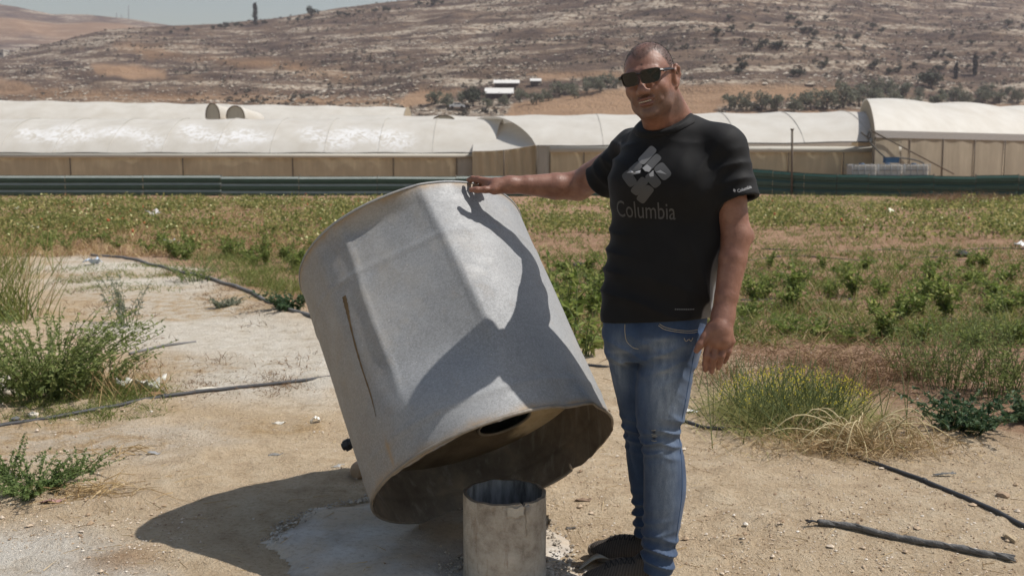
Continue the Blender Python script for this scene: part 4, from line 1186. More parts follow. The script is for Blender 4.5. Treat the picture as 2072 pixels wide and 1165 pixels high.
c = m.mix(fa_, ins_, (0.30, 0.35, 0.41))
c = m.mix(m.math('MULTIPLY', fd_[1], 0.38), c, (0.33, 0.36, 0.38))
c = m.mix(fd_[2], c, (0.012, 0.014, 0.02))
c = m.mix(m.ramp(tw, [(0.42, 0.28), (0.6, 0.0)]), c, (0.015, 0.03, 0.07))
m.bsdf(c, 0.88, 0, m.bump(m.math('ADD', m.math('MULTIPLY', tw, 0.25), n3), 0.25, 0.002), 0.25, Sheen_Weight=0.1)
rips = np.clip(gsp(1323, 874, 5.5, 4) ** 2 + gsp(1324, 886, 5, 4) ** 2, 0, 1) * 1.3
jn = mesh('jeans', v, f, m.mat, man, attrs={'fade': np.stack([fade, np.clip(whisk, 0, 1), np.clip(rips, 0, 1)], 1)})
jT = BVHTree.FromPolygons([Vector(p) for p in v], [tuple(int(i_) for i_ in q) for q in f])
def jpx(x, y, off=0.0015):
    d = Vector((0, 1, 0)); p0 = P(x, y, 3.06)
    h_ = jT.ray_cast(Vector((p0[0], 2.5, p0[2])), d, 2.0)
    if h_[0] is None: return P(x, y, 3.1)
    q = np.array(h_[0]); s2 = P(x, y, q[1]); h2 = jT.ray_cast(Vector((s2[0], 2.5, s2[2])), d, 2.0)
    return np.array(h2[0] if h2[0] is not None else h_[0]) - [0, off, 0]
M_ST = simple('pale_stitching', (0.42, 0.37, 0.28), 0.8, 0.2, 300)
for nm, pts in (('pocket_stitching', [(1332, 658), (1345, 666), (1370, 671), (1395, 673), (1412, 671)]), ('pocket_stitching', [(1334, 655), (1347, 662), (1370, 667), (1395, 669), (1412, 667)]),
                ('fly_stitching', [(1264, 655), (1264, 672), (1268, 690), (1280, 702), (1292, 706)]), ('pocket_stitching', [(1384, 684), (1388, 690), (1394, 686), (1398, 690), (1402, 683)])):
    MB().tube([jpx(*q) for q in spline(pts, 5)], 0.0011, 5).build(nm, M_ST, jn)
MB().tube([jpx(*q, 0.0005) for q in spline([(1412, 668), (1408, 700), (1397, 760), (1384, 830), (1376, 880), (1380, 940), (1380, 1000), (1372, 1060), (1366, 1110)], 6)], 0.0016, 5).build('side_seam', simple('denim_seam', (0.07, 0.12, 0.22), 0.9), jn)
rp = MB()
for (x0, y0, x1, y1) in ((1318, 878, 1328, 879), (1319, 882, 1330, 882), (1318, 890, 1329, 891), (1318, 870, 1327, 869)):
    rp.tube([jpx(x0, y0), jpx((x0 + x1) / 2, (y0 + y1) / 2 + 0.5, 0.003), jpx(x1, y1)], 0.0009, 4)
rp.build('ripped_threads', M_ST, jn)

# ---- shoes
m = NT('knitted_trainer'); co = m.coord('Object')
wv = m.n.new('ShaderNodeTexWave'); wv.inputs['Scale'].default_value = 38; wv.inputs['Distortion'].default_value = 1.0; m.link(m.coord('Object', 1.0, (0, 0, 0.5)), wv.inputs[0])
n1 = m.noise(co, 150, 3)
c = m.mix(m.ramp(wv.outputs[1], [(0.35, 0.0), (0.6, 1.0)]), (0.026, 0.022, 0.020), (0.062, 0.052, 0.046))
c = m.mix(m.math('MULTIPLY', n1, 0.4), c, (0.13, 0.11, 0.09))
m.bsdf(c, 0.85, 0, m.bump(wv.outputs[1], 0.5, 0.003), 0.3); M_SHOE = m.mat
M_SOLE = simple('dusty_rubber_sole', (0.17, 0.145, 0.12), 0.85, 0.35, 40, 0, 0.3)
M_LACE = simple('black_lace', (0.012, 0.012, 0.012), 0.8, 0.3, 80)
def shoe(toe, direc, ank):
    direc = np.array(direc, float); direc /= np.linalg.norm(direc)     # heel -> toe
    L = 0.285; u = np.array([direc[0], direc[1], 0]); s_ = np.array([-u[1], u[0], 0]); zz = np.array([0, 0, 1.0])
    Rm = np.stack([u, s_, zz], 1); heel = np.array([toe[0], toe[1], 0]) - u * L
    def W(a, b, c): return heel + u * a + s_ * b + zz * c
    F = Fld()
    F.ell(W(0.055, 0, 0.045), (0.056, 0.036, 0.045), Rm, 0.02)
    F.ell(W(0.13, 0, 0.045), (0.085, 0.040, 0.044), Rm, 0.04)
    F.ell(W(0.215, 0.004, 0.036), (0.070, 0.048, 0.032), Rm, 0.04)
    F.ell(W(0.15, 0, 0.066), (0.060, 0.026, 0.026), Rm, 0.03)
    F.cone(W(0.070, 0, 0.06), W(0.066, 0, 0.108), 0.037, 0.041, 0.03)
    F.cone(W(0.066, 0, 0.10), W(0.064, 0, 0.14), 0.033, 0.033, 0.004, 's')
    F.plane(W(0, 0, 0.022), (0, 0, -1)); F.plane(W(0, 0, 0.118), (0.12 * u[0], 0.12 * u[1], 1))
    lo_ = np.min([W(-0.03, 0, 0), W(0.32, 0, 0)], 0) - [0.07, 0.07, 0.01]; hi_ = np.max([W(-0.03, 0, 0), W(0.32, 0, 0)], 0) + [0.07, 0.07, 0.14]
    v, f = polygonise(F, lo_, hi_, 0.0034)
    so_ = mesh('shoe', relax(v, f, 1), f, M_SHOE, man)
    F2 = Fld()
    F2.prof([0.002, 0.012, 0.034], [0, 0, 0], [0, 0, 0], [0.142, 0.148, 0.145], [0.048, 0.051, 0.048], 2.5)
    o2 = W(0.142, 0.002, 0)
    def wav(p): return 0
    vs, fs = polygonise(F2, (-0.16, -0.07, -0.004), (0.16, 0.07, 0.04), 0.0034)
    vs = vs.copy(); vs[:, 1] *= 1 - 0.22 * sstep(0.05, -0.12, vs[:, 0]); vs[:, 2] += 0.012 * sstep(0.09, 0.15, vs[:, 0]) + 0.006 * sstep(-0.08, -0.15, vs[:, 0])
    mesh('sole', o2 + vs @ Rm.T, fs, M_SOLE, so_)
    T_ = BVHTree.FromPolygons([Vector(p) for p in v], [tuple(int(i_) for i_ in q) for q in f])
    lc = MB()
    def top(a, b):
        q = W(a, b, 0.3); h_ = T_.ray_cast(Vector(q), Vector((0, 0, -1)), 0.5)
        return np.array(h_[0]) + [0, 0, 0.0008] if h_[0] is not None else W(a, b, 0.07)
    for q in range(6):
        a = 0.120 + q * 0.017
        lc.tube([top(a, -0.024), top(a + 0.006, 0), top(a + 0.012, 0.024)], 0.0024, 5)
        lc.tube([top(a + 0.012, -0.024), top(a + 0.006, 0) + [0, 0, 0.0015], top(a, 0.024)], 0.0024, 5)
    lc.build('laces', M_LACE, so_)
gR = G(1193, 1126); shoe((gR[0], gR[1]), (-0.93, 0.33), None)
gL = G(1180, 1192); shoe((gL[0], gL[1] + 0.01), (-0.97, -0.06), None)

# ================================================================== HILLS
SKY = np.array([(-900, 190), (-300, 165), (0, 122), (60, 108), (150, 90), (230, 72), (330, 66), (400, 58), (510, 50), (640, 35), (760, 22), (880, 8), (960, -6), (1100, -38), (1400, -80), (1700, -62), (1900, -16), (2040, 0), (2100, 6), (2400, 30), (3000, 90)], float)
YSK = 480.0
def hill_z(X, Y):
    px = 1036 + FPX * X / np.maximum(Y, 1)
    ys = np.interp(px, SKY[:, 0], SKY[:, 1])
    zs = CAM_H + (335 - ys) / FPX * YSK * 1.008
    f = np.maximum((Y - 150) / (YSK - 150), 0)
    s = np.where(f < 1, f ** 1.4, 1 - 0.55 * (f - 1) - 0.5 * (f - 1) ** 2)
    z = 3.2 + (zs - 3.2) * s
    p = np.stack([X, Y], 1)
    k = sstep(0.05, 0.35, f) * (1 - 0.75 * sstep(0.75, 1.0, f))
    z = z + k * (fbm(p / 60, 4, 201) - 0.5) * 16 + k * (fbm(p / 14, 3, 205) - 0.5) * 3.0
    # stony ledges that follow the contour
    q = z / 5.2 + (fbm(p / 40, 3, 209) - 0.5) * 2.0
    z = z + k * 0.9 * (np.abs((q % 1) - 0.75) < 0.25) * np.sin(((q % 1) - 0.5) * 2 * np.pi) * -1
    return z
cols = np.linspace(-1000, 3100, 720); rowsY = np.concatenate([np.linspace(140, 500, 330), np.linspace(504, 640, 24)])
PX, YY = np.meshgrid((cols - 1036) / FPX, rowsY); XX = PX * YY
hz_ = hill_z(XX.ravel(), YY.ravel())
hv = np.stack([XX.ravel(), YY.ravel(), hz_], 1)
def grid_faces(r, c):
    i = np.arange(r * c).reshape(r, c)
    return np.stack([i[:-1, :-1].ravel(), i[:-1, 1:].ravel(), i[1:, 1:].ravel(), i[1:, :-1].ravel()], 1)
hpx = proj(hv)
def pmask(polys, soft=6.0, src=None):
    q = (hpx if src is None else src) 
    q = q + (np.stack([fbm(q / 30, 3, 221), fbm(q / 30, 3, 223)], 1) - 0.5) * np.array([34, 10])
    mk = np.zeros(len(q))
    for p_ in polys: mk = np.maximum(mk, sstep(-soft, soft, poly_sd(q, p_)))
    return mk
TAN = [[(1040, 212), (1110, 200), (1200, 186), (1330, 172), (1540, 172), (1700, 178), (1700, 200), (1560, 205), (1450, 216), (1440, 245), (1000, 250)],
       [(180, 128), (250, 130), (330, 145), (340, 160), (260, 160), (190, 145)], [(1060, 152), (1180, 145), (1300, 148), (1250, 158), (1100, 162)],
       [(-100, 150), (40, 165), (60, 190), (-100, 195)], [(1460, 225), (1800, 222), (1950, 215), (2100, 210), (2300, 210), (2300, 250), (1460, 250)],
       [(800, 205), (850, 185), (940, 182), (900, 200), (830, 222)]]
GRASS = [[(240, 90), (330, 95), (370, 112), (300, 118)], [(380, 118), (560, 122), (700, 150), (720, 165), (560, 140)], [(0, 175), (300, 190), (640, 195), (800, 200), (800, 215), (0, 200)]]
field_m = pmask(TAN); grass_m = pmask(GRASS, 12)
m = NT('dry_hillside'); pos = m.geo('Position')
def mapd(v_, sc):
    n_ = m.n.new('ShaderNodeMapping'); n_.inputs['Scale'].default_value = sc; m.link(v_, n_.inputs[0]); return n_.outputs[0]
lay = m.noise(mapd(pos, (0.030, 0.030, 0.30)), 1.0, 6, 0.65)
mid_ = m.noise(mapd(pos, (0.10, 0.10, 0.45)), 1.0, 6, 0.7)
fin = m.noise(mapd(pos, (0.55, 0.55, 0.9)), 1.0, 5, 0.7)
spk = m.noise(mapd(pos, (1.3, 1.3, 1.3)), 1.0, 3, 0.6)
c = m.ramp(mid_, [(0.30, (0.050, 0.037, 0.031)), (0.45, (0.092, 0.065, 0.050)), (0.60, (0.165, 0.115, 0.079)), (0.78, (0.28, 0.20, 0.13))])
c = m.mix(m.ramp(lay, [(0.46, 0.0), (0.64, 0.65)]), c, (0.24, 0.17, 0.112))
c = m.mix(m.math('MULTIPLY', m.ramp(lay, [(0.50, 0.0), (0.62, 1.0)]), m.ramp(fin, [(0.44, 0.0), (0.54, 1.0)])), c, (0.47, 0.40, 0.315))
c = m.mix(m.ramp(fin, [(0.32, 0.8), (0.45, 0.0)]), c, (0.050, 0.040, 0.033))
c = m.mix(m.math('MULTIPLY', m.attr('grass', 'Fac'), 0.7), c, (0.29, 0.175, 0.095))
tanc = m.ramp(m.noise(mapd(pos, (0.05, 0.25, 0.4)), 1.0, 4), [(0.3, (0.265, 0.165, 0.098)), (0.7, (0.32, 0.21, 0.13))])
c = m.mix(m.attr('field', 'Fac'), c, tanc)
m.bsdf(c, 0.95, 0, m.bump(m.math('ADD', fin, spk), 0.8, 1.0), 0.1)
M_HILL = m.mat
tag(mesh('hillside', hv, grid_faces(len(rowsY), len(cols)), M_HILL, attrs={'field': field_m, 'grass': grass_m}), kind='structure')
# distant hill on the left
SK2 = np.array([(-900, -10), (-300, 4), (0, 18), (60, 25), (130, 40), (200, 40), (270, 46), (330, 56), (450, 72), (700, 95), (1200, 140)], float)
c2 = np.linspace(-1000, 1200, 300); r2 = np.linspace(640, 1250, 120)
PX2, Y2 = np.meshgrid((c2 - 1036) / FPX, r2); X2 = PX2 * Y2
zs2 = CAM_H + (335 - np.interp(1036 + FPX * PX2, SK2[:, 0], SK2[:, 1])) / FPX * 1050
f2 = (Y2 - 640) / 410; s2 = np.where(f2 < 1, np.maximum(f2, 0) ** 1.1, 1 - 0.8 * (f2 - 1))
pp = np.stack([X2.ravel(), Y2.ravel()], 1)
z2 = (30 + (zs2 - 30) * s2).ravel() + (fbm(pp / 60, 4, 231) - 0.5) * 16 * (sstep(0, 0.3, f2) * (1 - 0.8 * sstep(0.7, 1.0, f2))).ravel()
tag(mesh('distant_hill', np.column_stack([pp, z2]), grid_faces(120, 300), M_HILL, attrs={'field': np.zeros(len(pp)), 'grass': sstep(0.45, 0.6, fbm(pp / 120, 3, 233))}), kind='structure')
def on_hill(px, py, y0=150.0, y1=500.0):
    Ys = np.arange(y0, y1, 0.5); r = ray(px, py)
    pts = _C + r[None] * (Ys / r[1])[:, None]
    d = hill_z(pts[:, 0], pts[:, 1]) - pts[:, 2]
    k = np.argmax(d > 0)
    if not (d > 0).any(): k = len(Ys) - 1
    return np.array([pts[k, 0], pts[k, 1], hill_z(pts[k:k + 1, 0], pts[k:k + 1, 1])[0]])
# limestone outcrops and scrub: far too many to count
NR = 60000
qx = rng.uniform(-300, 2400, NR); qy = 160 + 330 * rng.random(NR) ** 0.85
rx = (qx - 1036) / FPX * qy; rp_ = np.stack([rx, qy], 1); rz = hill_z(rx, qy); rpx = proj(np.column_stack([rp_, rz]))
den = fbm(np.column_stack([rp_ / 26, rz / 7]), 3, 241); inten = pmask(TAN, 4, rpx)
kp = (den > 0.50 + rng.normal(0, 0.05, NR)) & (inten < 0.3)
sz = 0.14 + 0.42 * rng.random(NR) ** 2.5 + (rng.random(NR) < 0.02) * rng.random(NR) * 0.5
v, f = pebbles(np.column_stack([rp_, rz])[kp], sz[kp], 11, 0.5)
v_c = np.repeat(np.column_stack([rp_, rz])[kp], 7, 0); v = v_c + (v - v_c) * np.array([1.5, 1.1, 1.0])
m = NT('limestone'); m.bsdf(m.ramp(m.island(), [(0, (0.26, 0.21, 0.165)), (0.5, (0.42, 0.36, 0.29)), (1, (0.58, 0.52, 0.44))]), 0.95, 0, None, 0.1)
tag(mesh('limestone_outcrops', v, f, m.mat, smooth=False), 'pale limestone rocks strewn over the dry hillside', 'rocks', kind='stuff')
def leafcloud(ctr, rad, per, size, seed, flat=0.8):
    """clumps of leaf faces around centres"""
    r = np.random.default_rng(seed); N = len(ctr)
    d = r.normal(size=(N, per, 3)); d /= np.linalg.norm(d, axis=2)[..., None]; d *= r.random((N, per, 1)) ** 0.45
    c_ = ctr[:, None] + d * rad[:, None, None] * np.array([1, 1, flat])
    c_ = c_.reshape(-1, 3); s_ = np.repeat(np.broadcast_to(size, (N,)), per) * r.uniform(0.6, 1.3, N * per)
    a = r.normal(size=(N * per, 3)); a /= np.linalg.norm(a, axis=1)[:, None]
    b = np.cross(a, r.normal(size=a.shape)); b /= np.linalg.norm(b, axis=1)[:, None]
    v = np.stack([c_ - a * s_[:, None], c_ + b * s_[:, None] * 0.55, c_ + a * s_[:, None], c_ - b * s_[:, None] * 0.55], 1).reshape(-1, 3)
    return v, np.arange(len(v)).reshape(-1, 4)
NS = 14000
qx = rng.uniform(-300, 2400, NS); qy = 165 + 330 * rng.random(NS) ** 0.9
rx = (qx - 1036) / FPX * qy; rz = hill_z(rx, qy); rp3 = np.column_stack([rx, qy, rz]); rpx = proj(rp3)
kp = (pmask(TAN, 4, rpx) < 0.2) & (fbm(np.column_stack([rx / 30, qy / 30]), 3, 251) + 0.00012 * (qx - 1036) > 0.44 + rng.normal(0, 0.08, NS))
rad = 0.35 + 0.7 * rng.random(NS) ** 3
v, f = leafcloud((rp3 + np.column_stack([0 * rx, 0 * rx, rad * 0.45]))[kp], rad[kp], 14, rad[kp] * 0.42, 13)
tag(mesh('hillside_scrub', v, f, leafmat('scrub_leaf', (0.045, 0.042, 0.030), (0.075, 0.068, 0.045), (0.12, 0.10, 0.065), 0.2), smooth=False), 'dark low thorny scrub dotted over the hillside', 'scrub', kind='stuff')

# ---- trees on the hill
M_OLV = leafmat('olive_leaf', (0.105, 0.112, 0.072), (0.165, 0.172, 0.118), (0.24, 0.245, 0.18), 0.35)
M_DKT = leafmat('dark_tree_leaf', (0.028, 0.036, 0.022), (0.050, 0.060, 0.034), (0.08, 0.09, 0.05), 0.2)
M_CYP = leafmat('cypress_leaf', (0.016, 0.022, 0.015), (0.030, 0.040, 0.024), (0.05, 0.06, 0.035), 0.15)
M_BARK = simple('grey_bark', (0.10, 0.08, 0.06), 0.9, 0.35, 6)
def olive_proto(seed, mat, wide=1.0):
    r = np.random.default_rng(seed)
    lob = r.normal(0, 1, (11, 3)) * np.array([0.95 * wide, 0.95 * wide, 0.6]) + [0, 0, 2.35]
    v, f = leafcloud(lob, r.uniform(0.75, 1.2, 11), 70, 0.26, seed, 0.9)
    t = MB(); t.tube([(0, 0, -0.4), (0.08, 0.02, 0.5), (0.0, 0.05, 1.2)], [0.26, 0.2, 0.15], 7)
    for q in range(4):
        e = lob[q]; t.tube([(0.0, 0.05, 1.05), (e[0] * 0.45, e[1] * 0.45, 1.6), tuple(e)], [0.12, 0.08, 0.03], 5)
    o = empty('olive_tree', (0, 0, 0))
    mesh('crown', v, f, mat, o, smooth=False); t.build('trunk', M_BARK, o)
    return o
protos = [olive_proto(301 + q, M_OLV, 1.0 + 0.1 * q) for q in range(3)]
dproto = olive_proto(311, M_DKT, 1.25)
first = [True] * 3
def place(proto, flag, p, s_, rz_, label, cat, group=None, name=None):
    o = proto if flag[0] else copy_tree(proto); flag[0] = False
    o.location = tuple(p); o.scale = (s_, s_, s_ * random.uniform(0.9, 1.1)); o.rotation_euler = (0, 0, rz_)
    if name: o.name = name
    for k_ in ('label', 'category', 'group'):
        if k_ in o: del o[k_]
    return tag(o, label, cat, group)
flags = [[True], [True], [True]]; dflag = [True]
OG = 'olive trees at the foot of the hill'
row = [(1476, 222), (1511, 224), (1541, 226), (1572, 226), (1606, 227), (1640, 224), (1673, 222), (1706, 218), (1738, 216), (1772, 222), (1812, 219), (1850, 226), (1900, 222), (1950, 214), (1988, 212), (2022, 210), (2060, 208)]
for q, (x, y) in enumerate(row):
    place(protos[q % 3], flags[q % 3], on_hill(x, y), random.uniform(0.85, 1.15) * (1.1 if 1630 < x < 1800 else 0.85), random.random() * 6, nth(q) + ' olive tree from the left in the row above the right greenhouse roofs', 'tree', OG)
for q, (x, y) in enumerate(sorted([(1770, 196), (1800, 190), (1833, 194), (1862, 200), (1740, 190), (1905, 200), (1930, 205), (1885, 178), (2000, 198), (2040, 195)])):
    place(protos[q % 3], flags[q % 3], on_hill(x, y), random.uniform(0.6, 0.95), random.random() * 6, nth(q) + ' olive tree from the left scattered uphill behind the right olive row', 'tree', 'scattered olive trees on the right slope')
for q, (x, y) in enumerate(sorted([(1085, 212), (1110, 205), (1132, 196), (1150, 190), (1163, 200), (1188, 190), (1215, 185), (1228, 176), (1247, 180), (1052, 208), (1020, 214), (985, 218), (1200, 178), (905, 218), (880, 212), (935, 210)])):
    place(protos[q % 3], flags[q % 3], on_hill(x, y), random.uniform(0.6, 0.85), random.random() * 6, nth(q) + ' small olive tree from the left around the white-roofed sheds', 'tree', 'small olive trees by the sheds')
for lab, (x, y), s_ in (('broad dark bushy tree right of the sheds below the hill', (958, 216), 0.95), ('large dark bushy tree on the right slope beside the cypresses', (1885, 180), 1.3), ('dark round bush standing on the hill skyline near the lone cypress', (630, 36), 1.15),
                        ('small dark bush on the skyline at the top of the hill', (878, 11), 0.9), ('dark bush on the slope left of the white-roofed sheds', (962, 205), 0.8)):
    place(dproto, dflag, on_hill(x, y), s_, random.random() * 6, lab, 'tree', None, 'dark_tree')
for q, x in enumerate(sorted(random.uniform(330, 900) for _ in range(34))):
    y = float(np.interp(x, SKY[:, 0], SKY[:, 1])) + random.uniform(1, 5)
    place(dproto, dflag, on_hill(x, y), random.uniform(0.25, 0.55), random.random() * 6, nth(q) + ' tiny dark shrub from the left along the hill skyline', 'shrub', 'shrubs on the skyline', 'skyline_shrub')
for q, (x, y) in enumerate(sorted((random.uniform(1450, 2080), random.uniform(40, 160)) for _ in range(60))):
    place(dproto, dflag, on_hill(x, y), random.uniform(0.25, 0.6), random.random() * 6, nth(q) + ' small dark bush from the left on the upper right hillside', 'shrub', 'bushes on the right hillside', 'hillside_bush')
def cypress(px, py, h_, lab):
    p = on_hill(px, py); o = empty('cypress_tree', p, lab, 'tree')
    zz = np.linspace(0.06, 1, 60); c_ = np.column_stack([rng.normal(0, 0.03, 60) * h_, rng.normal(0, 0.03, 60) * h_, zz * h_]) + p
    rd = h_ * 0.085 * np.sin(np.clip(zz * 0.92 + 0.06, 0, 1) * np.pi) ** 0.6 + 0.12
    v, f = leafcloud(c_, rd, 30, 0.25, int(px), 1.3)
    mesh('crown', v, f, M_CYP, o, smooth=False); MB().tube([p - [0, 0, 0.5], p + [0, 0, h_ * 0.4]], [0.22, 0.12], 6).build('trunk', M_BARK, o)
cypress(517, 51, 9.6, 'lone tall dark cypress standing on the hill skyline')
cypress(1934, 162, 4.2, 'shorter dark cypress on the right hillside, left one of the pair')
cypress(1972, 154, 5.6, 'taller dark cypress on the right hillside, right one of the pair')

# ---- sheds, house, car, masts
M_WROOF = simple('white_sheet_roof', (0.62, 0.60, 0.56), 0.6, 0.1, 2); M_DKW = simple('dark_shed_wall', (0.12, 0.10, 0.085), 0.9, 0.3, 2); M_STONEW = simple('pale_house_wall', (0.45, 0.41, 0.35), 0.9, 0.15, 1)
M_GLASSD = simple('dark_window', (0.03, 0.03, 0.035), 0.3)
def shed(px, py, w_, d_, h_, lab):
    p = on_hill(px, py); o = empty('farm_shed', p, lab, 'shed')
    MB().box(p + [0, d_ * 0.45, h_ * 0.35], (w_ * 0.45, d_ * 0.05, h_ * 0.75)).build('back_wall', M_DKW, o, False)
    t = MB(); t.box((0, 0, 0), (w_ / 2, d_ / 2, 0.06)); vv = np.concatenate(t.v); vv[:, 2] += 0.32 * vv[:, 1]
    mesh('roof', vv + p + [0, 0, h_ + 0.2], t.f, M_WROOF, o, smooth=False)
    for sx in (-1, 0, 1): MB().tube([p + [sx * w_ * 0.45, -d_ * 0.4, -0.6], p + [sx * w_ * 0.45, -d_ * 0.4, h_ * 0.85]], 0.09, 6).build('post', M_DKW, o)
shed(1010, 200, 7.0, 5.0, 1.6, 'open farm shed with wide white sheet roof, lower of the pair')
shed(1025, 180, 6.4, 3.2, 1.5, 'open farm shed with narrow white roof, uphill of the wider one')
shed(1084, 174, 2.8, 2.4, 1.2, 'smallest white-roofed shed, right of the other two on the slope')
hp0 = on_hill(2, 116); hs_ = empty('hill_house', hp0, 'small pale flat-roofed house on the far left hillside', 'house')
MB().box(hp0 + [0, 0, 1.0], (2.4, 2.4, 1.8)).build('wall', M_STONEW, hs_, False); MB().box(hp0 + [0, 0, 2.95], (2.7, 2.7, 0.15)).build('roof', M_WROOF, hs_, False)
for sx in (-1, 1): MB().box(hp0 + [sx * 1.2, -2.42, 1.2], (0.45, 0.05, 0.55)).build('window', M_GLASSD, hs_, False)
# white car
cp = on_hill(925, 224); car = empty('parked_car', cp, 'small white car parked below the sheds behind the greenhouses', 'car')
M_CARW = simple('white_car_paint', (0.75, 0.75, 0.76), 0.3, 0.05); M_TYRE = simple('tyre_rubber', (0.02, 0.02, 0.02), 0.9)
prof_ = np.array([(-2.1, 0.35), (-2.1, 0.85), (-1.9, 0.95), (-1.3, 1.0), (-0.85, 1.48), (0.75, 1.5), (1.35, 1.05), (2.0, 0.95), (2.15, 0.7), (2.15, 0.35)])
cvv = np.concatenate([np.column_stack([prof_[:, 0], np.full(10, sy * (0.85)), prof_[:, 1]]) for sy in (-1, 1)])
mesh('body', cvv * 0.8 + cp + [0, 0, 0.3], [tuple(range(10)), tuple(range(19, 9, -1))] + [(q, q + 10, (q + 1) % 10 + 10, (q + 1) % 10) for q in range(10)], M_CARW, car, smooth=False)
for x0, x1 in ((-0.75, -0.02), (0.05, 0.95)): MB().box(cp + [(x0 + x1) * 0.4, -0.69, 1.27], ((x1 - x0) * 0.4, 0.012, 0.15)).build('window', M_GLASSD, car, False)
for sx in (-1.05, 1.05):
    for sy in (-0.66, 0.66): MB().tube([cp + [sx, sy - 0.09, 0.55], cp + [sx, sy + 0.09, 0.55]], 0.27, 14).build('wheel', M_TYRE, car)
M_MAST = simple('grey_mast_steel', (0.22, 0.21, 0.22), 0.6)
for x, yt, yb, lab in ((236, 26, 44, 'left of three thin masts on the distant hill ridge'), (246, 31, 45, 'shortest thin mast on the distant hill, middle of three'), (260, 12, 48, 'tallest thin mast on the distant hill, right of three')):
    a, b = P(x, yb, 1045), P(x, yt, 1045); o = empty('radio_mast', a - [0, 0, 4], lab, 'mast')
    for sx in (-0.3, 0.3): MB().tube([a + [sx * 1.5, 0, -4], b + [sx * 0.4, 0, 0]], 0.16, 4).build('leg', M_MAST, o)
    mb = MB()
    for q in np.linspace(0, 0.95, 9): mb.tube([a + (b - a) * q + [-0.4, 0, 0], a + (b - a) * (q + 0.05) + [0.4, 0, 0]], 0.1, 4)
    mb.build('lattice', M_MAST, o)

# ================================================================== GREENHOUSES
m = NT('white_plastic_film'); co = m.geo('Position')
n1 = m.noise(co, 0.9, 5, 0.6); n2 = m.noise(co, 2.3, 5, 0.7, 1.5)
c = m.ramp(n1, [(0.3, (0.58, 0.54, 0.47)), (0.7, (0.68, 0.65, 0.59))])
sp_ = m.math('MULTIPLY', m.attr('wash', 'Fac'), m.ramp(n2, [(0.42, 0.0), (0.54, 0.85)]))
c = m.mix(sp_, c, (0.90, 0.90, 0.90))
d_ = m.n.new('ShaderNodeBsdfPrincipled'); m._in(d_.inputs['Base Color'], c); d_.inputs['Roughness'].default_value = 0.55
t_ = m.n.new('ShaderNodeBsdfTranslucent'); m._in(t_.inputs[0], c); mx = m.n.new('ShaderNodeMixShader'); mx.inputs[0].default_value = 0.22
m.link(d_.outputs[0], mx.inputs[1]); m.link(t_.outputs[0], mx.inputs[2]); m.link(mx.outputs[0], m.out.inputs[0])
M_FILM = m.mat
def netmat(name, col):
    m = NT(name); co = m.geo('Position'); n1 = m.noise(co, 1.3, 5, 0.65)
    mp = m.n.new('ShaderNodeMapping'); mp.inputs['Scale'].default_value = (5, 5, 0.6); m.link(co, mp.inputs[0]); n2 = m.noise(mp.outputs[0], 1.0, 3)
    c = m.mix(n1, tuple(q * 0.78 for q in col), tuple(q * 1.15 for q in col)); c = m.mix(m.ramp(n2, [(0.45, 0.3), (0.6, 0.0)]), c, tuple(q * 0.7 for q in col))
    m.leafy(c, 0.25, 0.8); return m.mat
M_NET = netmat('tan_shade_net', (0.60, 0.49, 0.325)); M_NETG = netmat('grey_brown_net', (0.42, 0.355, 0.265)); M_NETP = netmat('pale_net', (0.46, 0.42, 0.35))
M_CURT = simple('pale_curtain_film', (0.50, 0.475, 0.41), 0.6, 0.1, 1.0); M_POST = simple('rusty_greenhouse_post', (0.11, 0.085, 0.06), 0.8, 0.3, 3); M_DKL = simple('dark_eave_cord', (0.09, 0.085, 0.075), 0.8)
M_HOOP = simple('film_rope', (0.42, 0.40, 0.36), 0.7)
def barrel(name, xa, xb, ya, yb, e0, r0, parent, skew=(0, 0), sag=0.05, bay=3.0, z0=0.0, z1=0.0, wash=None, n=18, flat=1.0):
    """arched film roof with its ridge along X; film sags between the hoops"""
    L = xb - xa; ns = max(int(L / bay * 6), 12); v = []
    us = np.linspace(0, 1, ns + 1); ts = np.linspace(0, 1, n + 1)
    U, Tt = np.meshgrid(us, ts)
    Yv = ya + (yb - ya) * Tt
    arch = np.sin(np.pi * Tt) ** 0.75 * flat
    xl = xa + skew[0] * (Yv - ya); xr = xb + skew[1] * (Yv - ya)
    Xv = xl + (xr - xl) * U
    Zv = e0 + (r0 - e0) * arch + z0 + (z1 - z0) * U - sag * np.abs(np.sin(np.pi * (Xv - xa) / bay)) * np.sin(np.pi * Tt) 
    v = np.stack([Xv.ravel(), Yv.ravel(), Zv.ravel()], 1)
    wz = np.zeros(len(v)) if wash is None else wash(v)
    if bay < 3.5:
        for Xh in np.arange(xa + bay, xb - 0.5, bay):
            tq = np.linspace(0, 0.62, 12); aq = np.sin(np.pi * tq) ** 0.75 * flat; fu = (Xh - xa) / (xb - xa)
            MB().tube(np.column_stack([np.full(12, Xh) , ya + (yb - ya) * tq, e0 + (r0 - e0) * aq + z0 + (z1 - z0) * fu + 0.015]), 0.016, 4, False).build('hoop', M_HOOP, parent)
    return mesh(name, v, grid_faces(n + 1, ns + 1), M_FILM, parent, attrs={'wash': wz})
